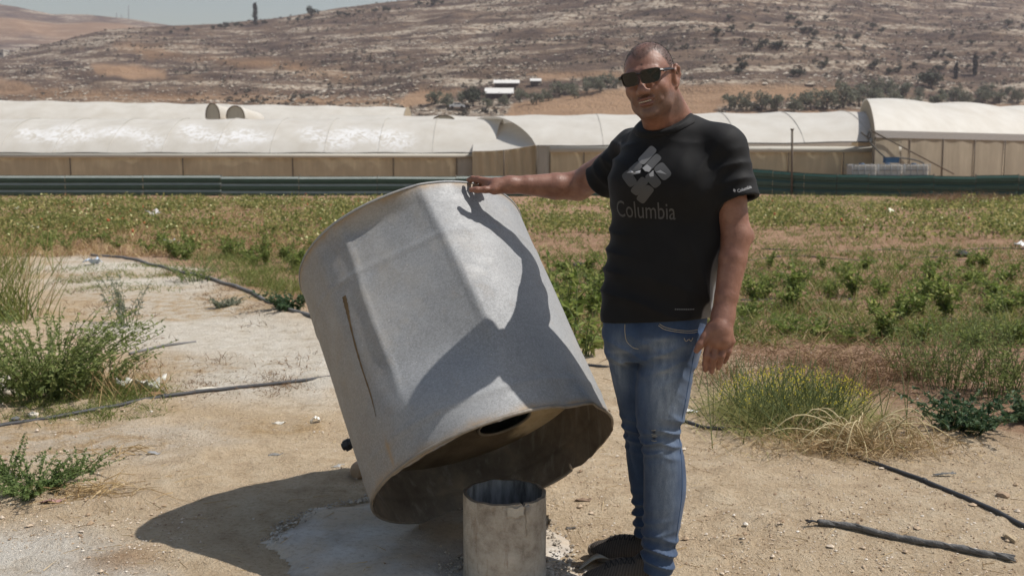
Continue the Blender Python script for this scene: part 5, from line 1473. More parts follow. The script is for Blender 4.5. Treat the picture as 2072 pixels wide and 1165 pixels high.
def netwall(parent, xa, xb, Y0, z0, z1, posts, mat, zc=None, dirv=(1, 0), pname='post', lean=0.0):
    """one net panel per bay, posts between"""
    xs = [xa] + [q for q in posts if xa < q < xb] + [xb]
    yof = (lambda x: Y0 + (x - xa) * dirv[1] / dirv[0])
    for a, b in zip(xs[:-1], xs[1:]):
        k = 14; uu = np.linspace(a + 0.03, b - 0.03, k); zz = np.linspace(z0, z1, 5); Uu, Zz = np.meshgrid(uu, zz)
        bul = 0.05 * np.sin((Uu - a) / (b - a) * np.pi) * np.sin((Zz - z0) / (z1 - z0) * np.pi) + 0.02 * np.sin(Uu * 5.1)
        v = np.stack([Uu.ravel(), (yof(Uu) - bul).ravel(), Zz.ravel()], 1)
        mesh('net_panel', v, grid_faces(5, k), mat, parent)
    for q in xs: MB().tube([(q, yof(q) - 0.05, z0), (q, yof(q) - 0.05, z1)], 0.03, 6).build(pname, M_POST, parent)
def X_(px, Y): return (px - 1036) / FPX * Y
# --- long house on the left
YA = 50.0; xa, xb = X_(-320, YA), X_(957, YA)
ghA = empty('greenhouse', ((xa + xb) / 2, YA, 0), 'long white arched greenhouse with tan net side wall and whitewash splashes on the left', 'greenhouse')
wc = [(60, 272), (110, 278), (150, 270), (250, 268), (300, 280), (400, 270), (450, 282), (500, 276), (640, 275), (680, 285), (720, 272), (790, 280), (-60, 275), (-150, 272)]
def washA(v):
    p = proj(v); w_ = np.zeros(len(v))
    for q, (x, y) in enumerate(wc): w_ = np.maximum(w_, np.exp(-((p[:, 0] - x - (p[:, 1] - y) * 0.9) / (34 + 9 * (q % 4))) ** 2 - ((p[:, 1] - y) / (15 + 4 * (q % 3))) ** 2))
    return sstep(0.35, 0.75, w_) * (v[:, 1] < 55)
zA = P(500, 310, YA)[2]; rA = P(500, 240, 54.5)[2]
barrel('roof_film', xa, X_(1000, YA), YA, YA + 9, zA, rA, ghA, (0, 0.1), 0.06, 2.7, wash=washA, n=22)
posts = [X_(q, YA) for q in (-300, -70, 150, 376, 596, 798)]
netwall(ghA, xa, X_(925, YA), YA, 0.0, zA - 0.24, posts, M_NET)
MB().box(((xa + xb) / 2, YA - 0.10, zA - 0.13), ((xb - xa) / 2, 0.04, 0.10)).build('rolled_curtain', M_CURT, ghA)
MB().tube([(q, YA - 0.05 + 0.02 * math.sin(q), zA + 0.02 * math.sin(q * 1.7)) for q in np.linspace(xa, xb, 60)], 0.03, 5).build('eave_cord', M_DKL, ghA)
netwall(ghA, X_(925, YA), xb, YA, 0.0, zA - 0.02, [], M_NETP)
# --- middle house
YB = 48.0; xa, xb = X_(1085, YB), X_(1815, YB)
ghB = empty('greenhouse', ((xa + xb) / 2, YB, 0), 'white arched greenhouse behind the standing person, in the middle of the row', 'greenhouse')
zB = P(1300, 291, YB)[2]; rB = P(1300, 233, 53)[2]
barrel('roof_film', xa, xb, YB, YB + 10, zB - 0.12, rB, ghB, (-0.48, 0.1), 0.08, 3.2, z0=0.0, z1=0.22, n=22)
posts = [X_(q, YB) for q in (1180, 1270, 1380, 1480, 1590, 1700)]
netwall(ghB, X_(1112, YB), xb, YB, 0.0, zB - 0.42, posts, M_NET)
netwall(ghB, xa, X_(1112, YB), YB, 0.0, zB - 0.14, [], M_NETP)
MB().box(((X_(1112, YB) + xb) / 2, YB - 0.08, zB - 0.27), ((xb - X_(1112, YB)) / 2, 0.03, 0.14)).build('rolled_curtain', M_CURT, ghB)
MB().tube([(q, YB - 0.04, zB - 0.12 + 0.22 * (q - xa) / (xb - xa) + 0.02 * math.sin(q * 1.3)) for q in np.linspace(xa, xb, 60)], 0.03, 5).build('eave_cord', M_DKL, ghB)
# draped net between the two
uu = np.linspace(X_(957, 49.6), X_(1085, 48.2), 60); zz = np.linspace(0, 1, 10); Uu, Zz = np.meshgrid(uu, zz)
top = 2.05 + 0.3 * (Uu - uu[0]) / (uu[-1] - uu[0]) - 0.10 * np.sin((Uu - uu[0]) / (uu[-1] - uu[0]) * np.pi)
vv = np.stack([Uu.ravel(), (49.4 - 0.9 * (Uu - uu[0]) / (uu[-1] - uu[0]) + 0.07 * np.sin(Uu * 11 + Zz * 1.5) * (0.4 + Zz)).ravel(), (Zz * top).ravel()], 1)
dn = empty('draped_net', (0, 49.2, 0), 'loose tan net curtain hanging between the two white greenhouses', 'net')
mesh('net_panel', vv, grid_faces(10, 60), M_NET, dn)
MB().tube([(X_(1020, 48.6), 48.6, 0), (X_(1020, 48.6), 48.6, 2.1)], 0.04, 6).build('post', M_POST, dn)
vl = np.stack([Uu.ravel(), (49.35 + 7 * Zz - 0.9 * (Uu - uu[0]) / (uu[-1] - uu[0])).ravel(), (top + 0.02 + 1.55 * np.sin(Zz * np.pi / 2)).ravel()], 1)
mesh('roof_film', vl, grid_faces(10, 60), M_FILM, dn, attrs={'wash': np.zeros(len(vl))})
# --- houses further back
def farhouse(pa, pb, Y, yr0, yr1, depth, drop, lab, bay=4):
    xa, xb = X_(pa, Y), X_(pb, Y); r0, r1 = P(pa, yr0, Y + depth / 2)[2], P(pb, yr1, Y + depth / 2)[2]
    o = empty('greenhouse', ((xa + xb) / 2, Y, float(rise(np.array(Y)))), lab, 'greenhouse')
    barrel('roof_film', xa, xb, Y, Y + depth, r0 - drop, r0, o, (0, 0), 0.10, bay, 0, r1 - r0, n=16)
    g0 = float(rise(np.array(Y))) - 0.3
    v = np.array([[xa, Y + 0.02, g0], [xb, Y + 0.02, g0], [xb, Y + 0.02, r1 - drop], [xa, Y + 0.02, r0 - drop]])
    mesh('side_net', v, [(0, 1, 2, 3)], M_NET, o); 
    for X0, zt in ((xa, r0), (xb, r1)):
        ts = np.linspace(0, 1, 13); ar = np.sin(np.pi * ts) ** 0.75
        v = np.concatenate([np.column_stack([np.full(13, X0), Y + depth * ts, zt - drop + drop * ar]), np.column_stack([np.full(13, X0), Y + depth * ts, np.full(13, g0)])])
        mesh('gable_wall', v, [(q, q + 1, q + 14, q + 13) for q in range(12)], M_NETG, o)
    return o
farhouse(-420, 815, 68, 196, 216, 9, 2.0, 'long pale greenhouse roof in the second row on the left, under the hill')
farhouse(640, 1320, 63, 231, 236, 8, 1.6, 'low white greenhouse roof in the second row, behind the middle')
farhouse(1240, 1800, 66, 232, 236, 8, 1.6, 'low white greenhouse roof in the second row, behind the person')
def hoop(px, py, wpx, hpx, Y, lab, mat=None):
    c0 = P(px, py, Y); w_ = wpx / FPX * Y / 2; h_ = hpx / FPX * Y; a = np.linspace(0, np.pi, 15)
    o = empty('hoop_gable', (c0[0], Y, c0[2] - 2), lab, 'gable')
    ring = np.column_stack([c0[0] + w_ * np.cos(a), np.full(15, Y), c0[2] + h_ * np.sin(a) ** 0.8])
    base_ = ring.copy(); base_[:, 2] = c0[2] - 1.6
    mesh('gable_wall', np.concatenate([ring, base_]), [(q, q + 1, q + 16, q + 15) for q in range(14)], mat or M_NETP, o)
    rb = ring + [0, 5.0, -0.1]
    mesh('tunnel_film', np.concatenate([ring + [0, -0.03, 0.03], rb]), [(q, q + 1, q + 16, q + 15) for q in range(14)], M_FILM, o, attrs={'wash': np.zeros(30)})
    MB().tube(ring + [0, -0.05, 0.02], 0.035, 5).build('hoop', M_POST, o)
hoop(431, 240, 28, 29, 61, 'narrow pointed grey gable peeking over the left greenhouse roof, left of the pair')
hoop(477, 240, 36, 24, 61, 'round grey gable peeking over the left greenhouse roof, right of the pair')
hoop(898, 247, 44, 12, 60, 'flat arched grey gable rising behind the left greenhouse, nearest the tank')
hoop(1012, 252, 62, 15, 57.5, 'wide arched gable between the left and middle greenhouse roofs')
# --- house on the right, its wall receding
ghD = empty('greenhouse', (X_(1900, 50), 48, 0), 'white scalloped greenhouse with grey-brown net front wall on the far right', 'greenhouse')
x0, y0_, x1, y1_ = X_(1762, 47), 47.0, X_(2330, 60), 60.0
zD = P(1762, 264, 47)[2]
dr = (1.0, (y1_ - y0_) / (x1 - x0))
netwall(ghD, x0, x1, y0_, 0.0, zD - 0.32, list(np.linspace(x0, x1, 11)[1:-1]), M_NETG, dirv=dr)
kk = np.linspace(0, 1, 90); tt_ = np.linspace(0, 1, 16); K_, T_ = np.meshgrid(kk, tt_)
sc_ = 0.16 * np.abs(np.sin(K_ * np.pi * 4.2 + 0.35))
Xr = x0 + (x1 - x0) * K_ + 0.25 * T_ * 8; Yr = y0_ + (y1_ - y0_) * K_ + 8 * T_
Zr = zD + 1.72 * np.sin(T_ * np.pi * 0.75) ** 0.8 + sc_ * np.sin(T_ * np.pi * 0.7) 
mesh('roof_film', np.stack([Xr.ravel(), Yr.ravel(), Zr.ravel()], 1), grid_faces(16, 90), M_FILM, ghD, attrs={'wash': np.zeros(K_.size)})
vv = []; 
for q in np.linspace(0, 1, 40): vv += [(x0 + (x1 - x0) * q, y0_ + (y1_ - y0_) * q - 0.06, zD), (x0 + (x1 - x0) * q, y0_ + (y1_ - y0_) * q - 0.06, zD - 0.34)]
mesh('eave_curtain', np.array(vv), [(2 * q, 2 * q + 2, 2 * q + 3, 2 * q + 1) for q in range(39)], simple('grey_curtain', (0.33, 0.31, 0.29), 0.7), ghD)
gl_ = np.array([(x0 + 0.25 * t * 8, y0_ + 8 * t, zD + 1.72 * math.sin(t * np.pi * 0.75) ** 0.8) for t in tt_]); gb = gl_.copy(); gb[:, 2] = 0
mesh('gable_wall', np.concatenate([gl_, gb]), [(q, q + 1, q + 17, q + 16) for q in range(15)], M_NETG, ghD)
br = MB(); 
MB().tube([P(1762, 264, 46.7), P(1930, 352, 49.5)], 0.035, 6).build('brace', M_POST, ghD)

# ================================================================== GREEN SHEET FENCES
m = NT('dark_green_sheet'); co = m.geo('Position'); n1 = m.noise(co, 3, 4)
m.bsdf(m.mix(n1, (0.012, 0.046, 0.032), (0.030, 0.080, 0.058)), 0.30, 0.0, None, 0.5); M_GREEN = m.mat
M_GREEN_SHINE = simple('green_sheet_painted_shine', (0.26, 0.29, 0.265), 0.6, 0.3, 2)  # pale colour stands in for sky light caught by the rib ledges
def fence(pts, h_, npan, lab, zb=-0.05, lift=0.0, dusty=True):  # dusty switches on the painted sky shine of the upper rib slopes
    o = empty('sheet_fence', (*pts[0], 0), lab, 'fence')
    pr = [(0.0, 0.0)]
    nr = 3
    for q in range(nr):
        b0 = h_ * q / nr; hh = h_ / nr
        pr += [(0.0, b0 + hh * 0.10), (-0.08, b0 + hh * 0.22), (-0.08, b0 + hh * 0.66), (0.0, b0 + hh * 0.94)]
    pr += [(0.0, h_)]; pr = np.array(pr)
    for (ax_, ay), (bx_, by), n_ in zip(pts[:-1], pts[1:], npan):
        d = np.array([bx_ - ax_, by - ay]); L = np.linalg.norm(d); d /= L; nrm = np.array([-d[1], d[0]]); 
        if nrm[1] < 0: nrm = -nrm
        for k in range(n_):
            s0, s1 = L * k / n_ + 0.01, L * (k + 1) / n_ - 0.01; wob = random.uniform(-0.03, 0.03)
            v = []
            for s_ in (s0, s1):
                b_ = np.array([ax_, ay]) + d * s_
                g_ = gz1(b_[0], b_[1])
                ex = 1 + lift * np.clip((pts[1][0] - b_[0]) / (pts[1][0] - pts[0][0]), 0, 1)
                for (o_, z_) in pr: v.append((*(b_ + nrm * (o_ + wob)), zb + g_ * 0.5 + z_ * ex + wob))
            n2 = len(pr)
            mesh('sheet_panel', np.array(v), [(q, q + n2, q + n2 + 1, q + 1) for q in range(n2 - 1)], [M_GREEN, M_GREEN_SHINE], o, smooth=False, mi=[1 if q % 4 == 3 and dusty else 0 for q in range(n2 - 1)])
            b_ = np.array([ax_, ay]) + d * L * k / n_
            MB().tube([(*(b_ + nrm * 0.08), zb), (*(b_ + nrm * 0.08), zb + h_ + 0.06)], 0.035, 6).build('post', M_POST, o)
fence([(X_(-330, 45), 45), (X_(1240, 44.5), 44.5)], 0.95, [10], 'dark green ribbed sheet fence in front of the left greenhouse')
fence([(X_(1500, 47.4), 47.4), (X_(1690, 45), 45), (X_(1885, 43.5), 43.5), (X_(2330, 40.5), 40.5)], 1.0, [3, 3, 5], 'dark green ribbed sheet fence in front of the right greenhouse', lift=0.25, dusty=False)
# ---- pole, container tanks, inlet pipes
o = empty('fence_pole', (X_(1602, 44), 46, 0), 'single dark steel pole standing left of the water containers', 'pole')
MB().tube([P(1602, 400, 46), P(1603, 262, 46)], 0.05, 8).build('shaft', M_POST, o); MB().box(P(1603, 262, 46), (0.07, 0.07, 0.03)).build('cap', M_POST, o)
m = NT('translucent_container'); m.bsdf(m.mix(m.noise(m.geo('Position'), 2.5, 4), (0.40, 0.38, 0.34), (0.60, 0.58, 0.55)), 0.45, 0, None, 0.4); M_IBC = m.mat
M_CAGE = simple('galvanised_cage', (0.24, 0.245, 0.25), 0.6, 0.1, 3, 0.2); M_BLUE = simple('blue_lid', (0.03, 0.09, 0.18), 0.5); M_PAL = simple('pallet_wood', (0.25, 0.18, 0.11), 0.9)
for q, (pxc, lab) in enumerate(((1738, 'white caged water container left of three behind the green fence'), (1790, 'white caged water container in the middle of three behind the green fence'), (1842, 'white caged water container right of three behind the green fence'))):
    Yc = 46.0 + 0.2 * q; c_ = np.array([X_(pxc, Yc), Yc, 0.92]); o = empty('water_container', (c_[0], Yc, 0.3), lab, 'container')
    b_ = MB(); b_.box(c_, (0.54, 0.45, 0.50)); bo = b_.build('bottle', M_IBC, o, False)
    bm_ = bo.modifiers.new('b', 'BEVEL'); bm_.width = 0.08; bm_.segments = 3
    cg = MB()
    for z_ in np.linspace(0.45, 1.4, 5): 
        cg.tube([c_ + [-0.58, -0.49, z_ - 0.92], c_ + [0.58, -0.49, z_ - 0.92]], 0.018, 5); cg.tube([c_ + [-0.58, 0.49, z_ - 0.92], c_ + [0.58, 0.49, z_ - 0.92]], 0.018, 5)
    for x_ in np.linspace(-0.58, 0.58, 5): cg.tube([c_ + [x_, -0.49, -0.5], c_ + [x_, -0.49, 0.52]], 0.016, 5)
    tag(cg.build('cage', M_CAGE, o), kind='stuff'); MB().box(c_ + [0, 0, -0.60], (0.58, 0.5, 0.07)).build('pallet', M_PAL, o, False)
    MB().tube([c_ + [0, 0, 0.49], c_ + [0, 0, 0.56]], 0.12, 12).build('lid', M_BLUE, o)
o = empty('inlet_pipes', (X_(1800, 46.6), 46.6, 1.4), 'dark pipework running over the white water containers', 'pipes')
for pts in ([(1800, 328), (1826, 320), (1868, 330), (1866, 350)], [(1760, 262), (1758, 285), (1795, 322), (1812, 328)], [(1742, 268), (1760, 280), (1762, 266)]):
    MB().tube(spline([P(x, y, 46.4) for x, y in pts], 4), 0.04, 6).build('pipe', M_DKL, o)
MB().box(P(1803, 324, 46.3), (0.30, 0.2, 0.13)).build('pump', M_BLUE, o, False)

# ================================================================== PLANTS
def unit(a): return a / (np.linalg.norm(a, axis=-1, keepdims=True) + 1e-9)
def leaf_faces(base, dirv, L, W, r, fold_=0.25):
    """folded leaf blades: two triangles each"""
    N = len(base); d = unit(dirv); upv = unit(np.array([0, 0, 1.0]) + r.normal(0, 0.45, (N, 3)))
    s_ = unit(np.cross(d, upv)); nn = np.cross(s_, d)
    L = np.broadcast_to(L, (N,))[:, None]; W = np.broadcast_to(W, (N,))[:, None]
    mid = base + d * L * 0.42
    v = np.stack([base, mid + s_ * W * 0.5 + nn * W * fold_, base + d * L - nn * L * 0.15, mid - s_ * W * 0.5 + nn * W * fold_], 1).reshape(-1, 3)
    i = np.arange(N) * 4
    return v, np.concatenate([np.stack([i, i + 1, i + 2], 1), np.stack([i, i + 2, i + 3], 1)])
def blades(base, dirv, L, W, droop, r, segs=4):
    """tapering bent ribbons"""
    N = len(base); d = unit(dirv); L = np.broadcast_to(L, (N,)); W = np.broadcast_to(W, (N,)); droop = np.broadcast_to(droop, (N,))
    hd = d.copy(); hd[:, 2] = 0; hd = unit(hd + r.normal(0, 0.01, hd.shape))
    s_ = unit(np.cross(d, r.normal(size=(N, 3))))
    t = np.linspace(0, 1, segs + 1); V = []
    for q in t:
        c_ = base + d * (L * q)[:, None] + hd * (droop * L * 0.5 * q * q)[:, None] - np.array([0, 0, 1.0]) * (droop * L * 0.75 * q * q)[:, None]
        w_ = (W * (1 - 0.85 * q) * 0.5)[:, None]
        V += [c_ - s_ * w_, c_ + s_ * w_]
    V = np.stack(V, 1); k = 2 * (segs + 1); i = (np.arange(N) * k)[:, None]
    f = np.concatenate([np.stack([i[:, 0] + 2 * q, i[:, 0] + 2 * q + 1, i[:, 0] + 2 * q + 3, i[:, 0] + 2 * q + 2], 1) for q in range(segs)])
    return V.reshape(-1, 3), f
def stem_paths(c, n, h, spread, r, curve=0.3, jit=0.03, segs=5):
    out = []
    for q in range(n):
        a = r.uniform(0, 2 * np.pi); sp_ = spread * math.sqrt(r.random()); hh = h * r.uniform(0.6, 1.05)
        b0 = np.array(c) + [math.cos(a) * jit * r.random(), math.sin(a) * jit * r.random(), -0.01]
        t = np.linspace(0, 1, segs + 1)
        bend = r.normal(0, curve * 0.2, 2)
        p = np.stack([b0[0] + math.cos(a) * sp_ * t ** (1 + curve) + bend[0] * h * t * t, b0[1] + math.sin(a) * sp_ * t ** (1 + curve) + bend[1] * h * t * t, b0[2] + hh * (t - curve * 0.25 * t * t)], 1)
        out.append(p)
    return out
def along(paths, per, r, lo_=0.2, hi_=1.0):
    P0, D0, T0 = [], [], []
    for p in paths:
        t = r.uniform(lo_, hi_, per) * (len(p) - 1); i = np.minimum(t.astype(int), len(p) - 2); f_ = (t - i)[:, None]
        P0.append(p[i] * (1 - f_) + p[i + 1] * f_); D0.append(p[i + 1] - p[i]); T0.append(t / (len(p) - 1))
    return np.concatenate(P0), unit(np.concatenate(D0)), np.concatenate(T0)
def stem_mesh(name, paths, r0, r1, mat, parent, n=4):
    mb = MB()
    for p in paths: mb.tube(p, np.linspace(r0, r1, len(p)), n, False)
    return mb.build(name, mat, parent)
def leafed(name, loc, label, cat, seed, n=14, h=0.4, spread=0.25, per=14, L=0.05, W=0.03, mat=None, smat=None, curve=0.5, side=0.9, jit=0.04, sr=0.004, group=None, lo_=0.15, fold_=0.25, Lvar=0.4, segs=5):
    r = np.random.default_rng(seed); o = empty(name, loc, label, cat, group)
    ps = stem_paths(loc, n, h, spread, r, curve, jit, segs)
    stem_mesh('stems', ps, sr, sr * 0.35, smat, o)
    b, d, t = along(ps, per, r, lo_)
    dl = unit(d * (1 - side) + unit(r.normal(size=d.shape) * [1, 1, 0.6]) * side + [0, 0, 0.1])
    ll = L * r.uniform(1 - Lvar, 1 + Lvar, len(b)) * (1.1 - 0.5 * t)
    v, f = leaf_faces(b, dl, ll, ll * W / L, r, fold_)
    mesh('leaves', v, f, mat, o, smooth=False)
    return o
M_STEMG = simple('green_stem', (0.11, 0.14, 0.045), 0.7, 0.2, 30); M_STEMD = simple('dry_stem', (0.36, 0.25, 0.12), 0.85, 0.3, 20); M_STEMB = simple('brown_stem', (0.17, 0.105, 0.055), 0.9, 0.3, 20)
M_TOM = leafmat('tomato_leaf', (0.105, 0.155, 0.032), (0.22, 0.28, 0.068), (0.42, 0.43, 0.15), 0.5)
M_CROP = leafmat('crop_leaf', (0.115, 0.14, 0.038), (0.235, 0.26, 0.075), (0.50, 0.43, 0.18), 0.5)
M_BUSH = leafmat('saltbush_leaf', (0.13, 0.17, 0.05), (0.23, 0.28, 0.09), (0.38, 0.41, 0.17), 0.5)
M_DKG = leafmat('dark_green_leaf', (0.030, 0.062, 0.026), (0.058, 0.105, 0.045), (0.10, 0.155, 0.08), 0.3)
M_MUST = leafmat('mustard_leaf', (0.24, 0.25, 0.085), (0.38, 0.38, 0.14), (0.52, 0.48, 0.22), 0.45)
M_YEL = simple('yellow_flower', (0.62, 0.52, 0.04), 0.7); M_STRAW = leafmat('straw', (0.24, 0.15, 0.065), (0.42, 0.29, 0.14), (0.58, 0.45, 0.26), 0.15)
M_BRN = leafmat('brown_dry_weed', (0.13, 0.075, 0.038), (0.22, 0.13, 0.065), (0.33, 0.21, 0.11), 0.15); M_GRS = leafmat('green_grass', (0.10, 0.135, 0.032), (0.19, 0.225, 0.058), (0.34, 0.33, 0.12), 0.45)
M_LIME = leafmat('bright_weed_leaf', (0.085, 0.135, 0.040), (0.15, 0.215, 0.065), (0.25, 0.31, 0.11), 0.4)
M_GREYG = leafmat('grey_green_leaf', (0.14, 0.16, 0.11), (0.20, 0.22, 0.16), (0.28, 0.29, 0.22), 0.25)

# ---- tomato plants in the near rows, one by one
def tomato_proto(seed, h, sp_, n, per):
    o = leafed('tomato_plant', (0, 0, 0), None, None, seed, n, h, sp_, per, 0.085, 0.05, M_TOM, M_STEMG, 0.6, 0.85, 0.03, 0.006)
    return o
tp = [tomato_proto(401, 0.56, 0.30, 16, 15), tomato_proto(402, 0.42, 0.36, 18, 14), tomato_proto(403, 0.66, 0.24, 13, 16), tomato_proto(404, 0.34, 0.30, 14, 13)]
tfl = [[True] for _ in tp]
rowsN = [(7.9, 1.0, 4.2), (8.7, 0.2, 6.0), (9.6, 0.0, 7.0), (10.6, 0.1, 7.5), (11.8, 0.2, 8.0), (13.2, 0.3, 8.5)]
cnt = 0
for q, (Yr_, xa_, xb_) in enumerate(rowsN):
    x = xa_ + random.random() * 0.3; kth = 0
    while x < xb_:
        g = vnoise(np.array([[x * 1.1, Yr_ * 2.3]]), 77)[0]
        if g > 0.46 or random.random() < 0.2:
            yv = Yr_ + random.uniform(-0.18, 0.18); k = random.randrange(4)
            s_ = random.uniform(0.55, 0.92) * (0.8 if q == 5 else 1)
            place(tp[k], tfl[k], (x, yv, gz1(x, yv) - 0.01), s_, random.random() * 6.3, nth(kth) + ' tomato plant from the left in the ' + ['nearest', 'second', 'third', 'fourth', 'fifth', 'farthest'][q] + ' sparse row', 'plant', 'tomato plants in the near rows')
            cnt += 1; kth += 1
        x += random.uniform(0.22, 0.50)
# first row of the dense crop on the left
for q, px_ in enumerate(sorted(random.uniform(40, 640) for _ in range(40))):
    py_ = 500 + random.uniform(-10, 18) + max(0, (px_ - 300)) * 0.10
    p = on_ground(px_, py_); k = random.randrange(4)
    place(tp[k], tfl[k], (p[0], p[1], p[2] - 0.01), random.uniform(0.5, 0.8), random.random() * 6.3, nth(q) + ' tomato plant from the left along the front of the left crop', 'plant', 'tomato plants at the left crop edge')
# ---- the rest of the crop reads as one green mass
NC = 3600
cy = 15.5 + 22.5 * rng.random(NC) ** 0.9; cx = (rng.random(NC) - 0.5) * 1.35 * cy
lim = np.where(cx > 0.5, 18.6, 15.5)
rowp = np.round(cy / 1.35) * 1.35 + rng.normal(0, 0.22, NC)
kp = (cy > lim) & (fbm(np.column_stack([cx / 2.2, rowp / 2.2]), 3, 261) + rng.normal(0, 0.04, NC) > np.where(cx > 0.5, 0.465, 0.40))
ctr = np.column_stack([cx, rowp, gz(np.column_stack([cx, rowp])) + 0.13])[kp]
near_ = ctr[:, 1] < 27
for nm, mk, per, sz_ in (('crop_mass', near_, 34, 0.075), ('crop_mass', ~near_, 16, 0.10)):
    r = np.random.default_rng(31); N = mk.sum(); c_ = ctr[mk]
    d = unit(r.normal(size=(N, per, 3))) * r.random((N, per, 1)) ** 0.5 * np.array([0.42, 0.36, 0.17])
    b = (c_[:, None] + d).reshape(-1, 3); dl = unit(r.normal(size=b.shape) + [0, 0, 0.2]); ll = sz_ * r.uniform(0.7, 1.4, len(b))
    v, f = leaf_faces(b, dl, ll, ll * 0.62, r)
    tag(mesh(nm, v, f, M_CROP, smooth=False), 'dense green tomato crop filling the far field' if mk is near_ else 'farthest strip of green tomato crop below the sheet fences', 'crop', kind='stuff')
# ripe and pale fruit among the leaves
r = np.random.default_rng(33); pk = r.choice(len(ctr), 900); fp_ = ctr[pk] + r.normal(0, 0.18, (900, 3)) * [1, 1, 0.4] + [0, -0.2, 0.05]
v, f = pebbles(fp_, r.uniform(0.022, 0.04, 900), 17, 0.9)
m = NT('tomato_fruit'); m.bsdf(m.ramp(m.island(), [(0.0, (0.50, 0.52, 0.22)), (0.78, (0.66, 0.62, 0.32)), (0.85, (0.42, 0.10, 0.03)), (1, (0.45, 0.07, 0.02))]), 0.4)
tag(mesh('tomato_fruit', v, f, m.mat), 'pale and red tomatoes dotted through the far crop', 'tomatoes', kind='stuff')
# ---- dry grass and low weeds on the field margins
def tufts(name, pts, per, h, wd, droop, mat, label, seed, spread=0.06, up=0.9, cat='grass'):
    r = np.random.default_rng(seed); N = len(pts)
    b = np.repeat(pts, per, 0) + r.normal(0, spread, (N * per, 3)) * [1, 1, 0]
    b[:, 2] = gz(b) - 0.005
    d = unit(r.normal(0, 0.5, (N * per, 3)) * [1, 1, 0] + [0, 0, up])
    v, f = blades(b, d, h * r.uniform(0.4, 1.2, N * per), wd, droop * r.uniform(0.2, 1.5, N * per), r, 3)
    return tag(mesh(name, v, f, mat, smooth=False), label, cat, kind='stuff')
def scatter(n, fx, seed):
    r = np.random.default_rng(seed); q = np.array([fx(r) for _ in range(n)])
    return on_ground_v(q[:, 0], q[:, 1])
p1 = scatter(900, lambda r: (r.uniform(-20, 640), r.uniform(393, 520)), 41); tufts('dry_grass', p1, 26, 0.26, 0.010, 0.5, M_STRAW, 'tan dry grass between the crop rows on the left', 51, 0.12)
p1 = scatter(1500, lambda r: (r.uniform(1080, 2080), r.uniform(395, 700)), 142); tufts('field_weeds', p1, 16, 0.17, 0.013, 0.5, M_GRS, 'low green weeds between the rows of the right field', 152, 0.10)
p1 = scatter(900, lambda r: (r.uniform(1080, 2080), r.uniform(395, 700)), 42); tufts('dry_grass', p1, 18, 0.16, 0.007, 0.6, M_STRAW, 'thin straw-coloured grass over the brown field on the right', 52, 0.12)
p1 = scatter(150, lambda r: (r.uniform(-20, 620), r.uniform(384, 420)), 43); tufts('fence_weeds', p1, 26, 0.22, 0.016, 0.4, M_GRS, 'yellow-green weeds along the foot of the left sheet fence', 53, 0.3)
p1 = scatter(160, lambda r: (r.uniform(1510, 2080), r.uniform(396, 425)), 44); tufts('fence_weeds', p1, 26, 0.30, 0.016, 0.4, M_GRS, 'yellow-green weeds along the foot of the right sheet fence', 54, 0.3)
p1 = scatter(46, lambda r: (r.uniform(1850, 2080), r.uniform(402, 418)), 45); tufts('brown_fence_weeds', p1, 40, 0.55, 0.016, 0.6, M_BRN, 'brown dead weeds by the right sheet fence', 55, 0.35)
p1 = scatter(120, lambda r: (r.uniform(90, 640), r.uniform(500, 620) if r.random() < 0.6 else r.uniform(560, 760)), 46); p1 = p1[poly_sd(p1, CHALK) < 0.6]
tufts('dry_grass', p1, 34, 0.09, 0.005, 0.7, M_BRN, 'short brown dead grass around the chalky track', 56, 0.10)
p1 = scatter(120, lambda r: (380 + r.uniform(-50, 240), 540 + r.uniform(-25, 60)), 47); p1 = p1[(proj(p1)[:, 1] < 505 + (proj(p1)[:, 0] - 330) * 0.42)]
tufts('track_weeds', p1, 40, 0.26, 0.007, 0.5, M_GRS, 'feathery green weeds beside the hose behind the tank', 57, 0.10)
p1 = scatter(70, lambda r: (r.uniform(-10, 330), r.uniform(800, 850)), 48); tufts('low_weeds', p1, 40, 0.07, 0.005, 0.6, M_GRS, 'low creeping green weeds along the hose on the left', 58, 0.06)
p1 = scatter(50, lambda r: (r.uniform(290, 620), r.uniform(755, 800)), 49); tufts('low_weeds', p1, 30, 0.05, 0.004, 0.7, M_BRN, 'thin dead weeds along the hose left of the tank', 59, 0.06)
p1 = scatter(60, lambda r: (r.uniform(130, 360), r.uniform(535, 590)), 50); tufts('low_weeds', p1, 26, 0.10, 0.006, 0.6, M_GRS, 'patches of low weed on the far end of the chalky track', 60, 0.12)

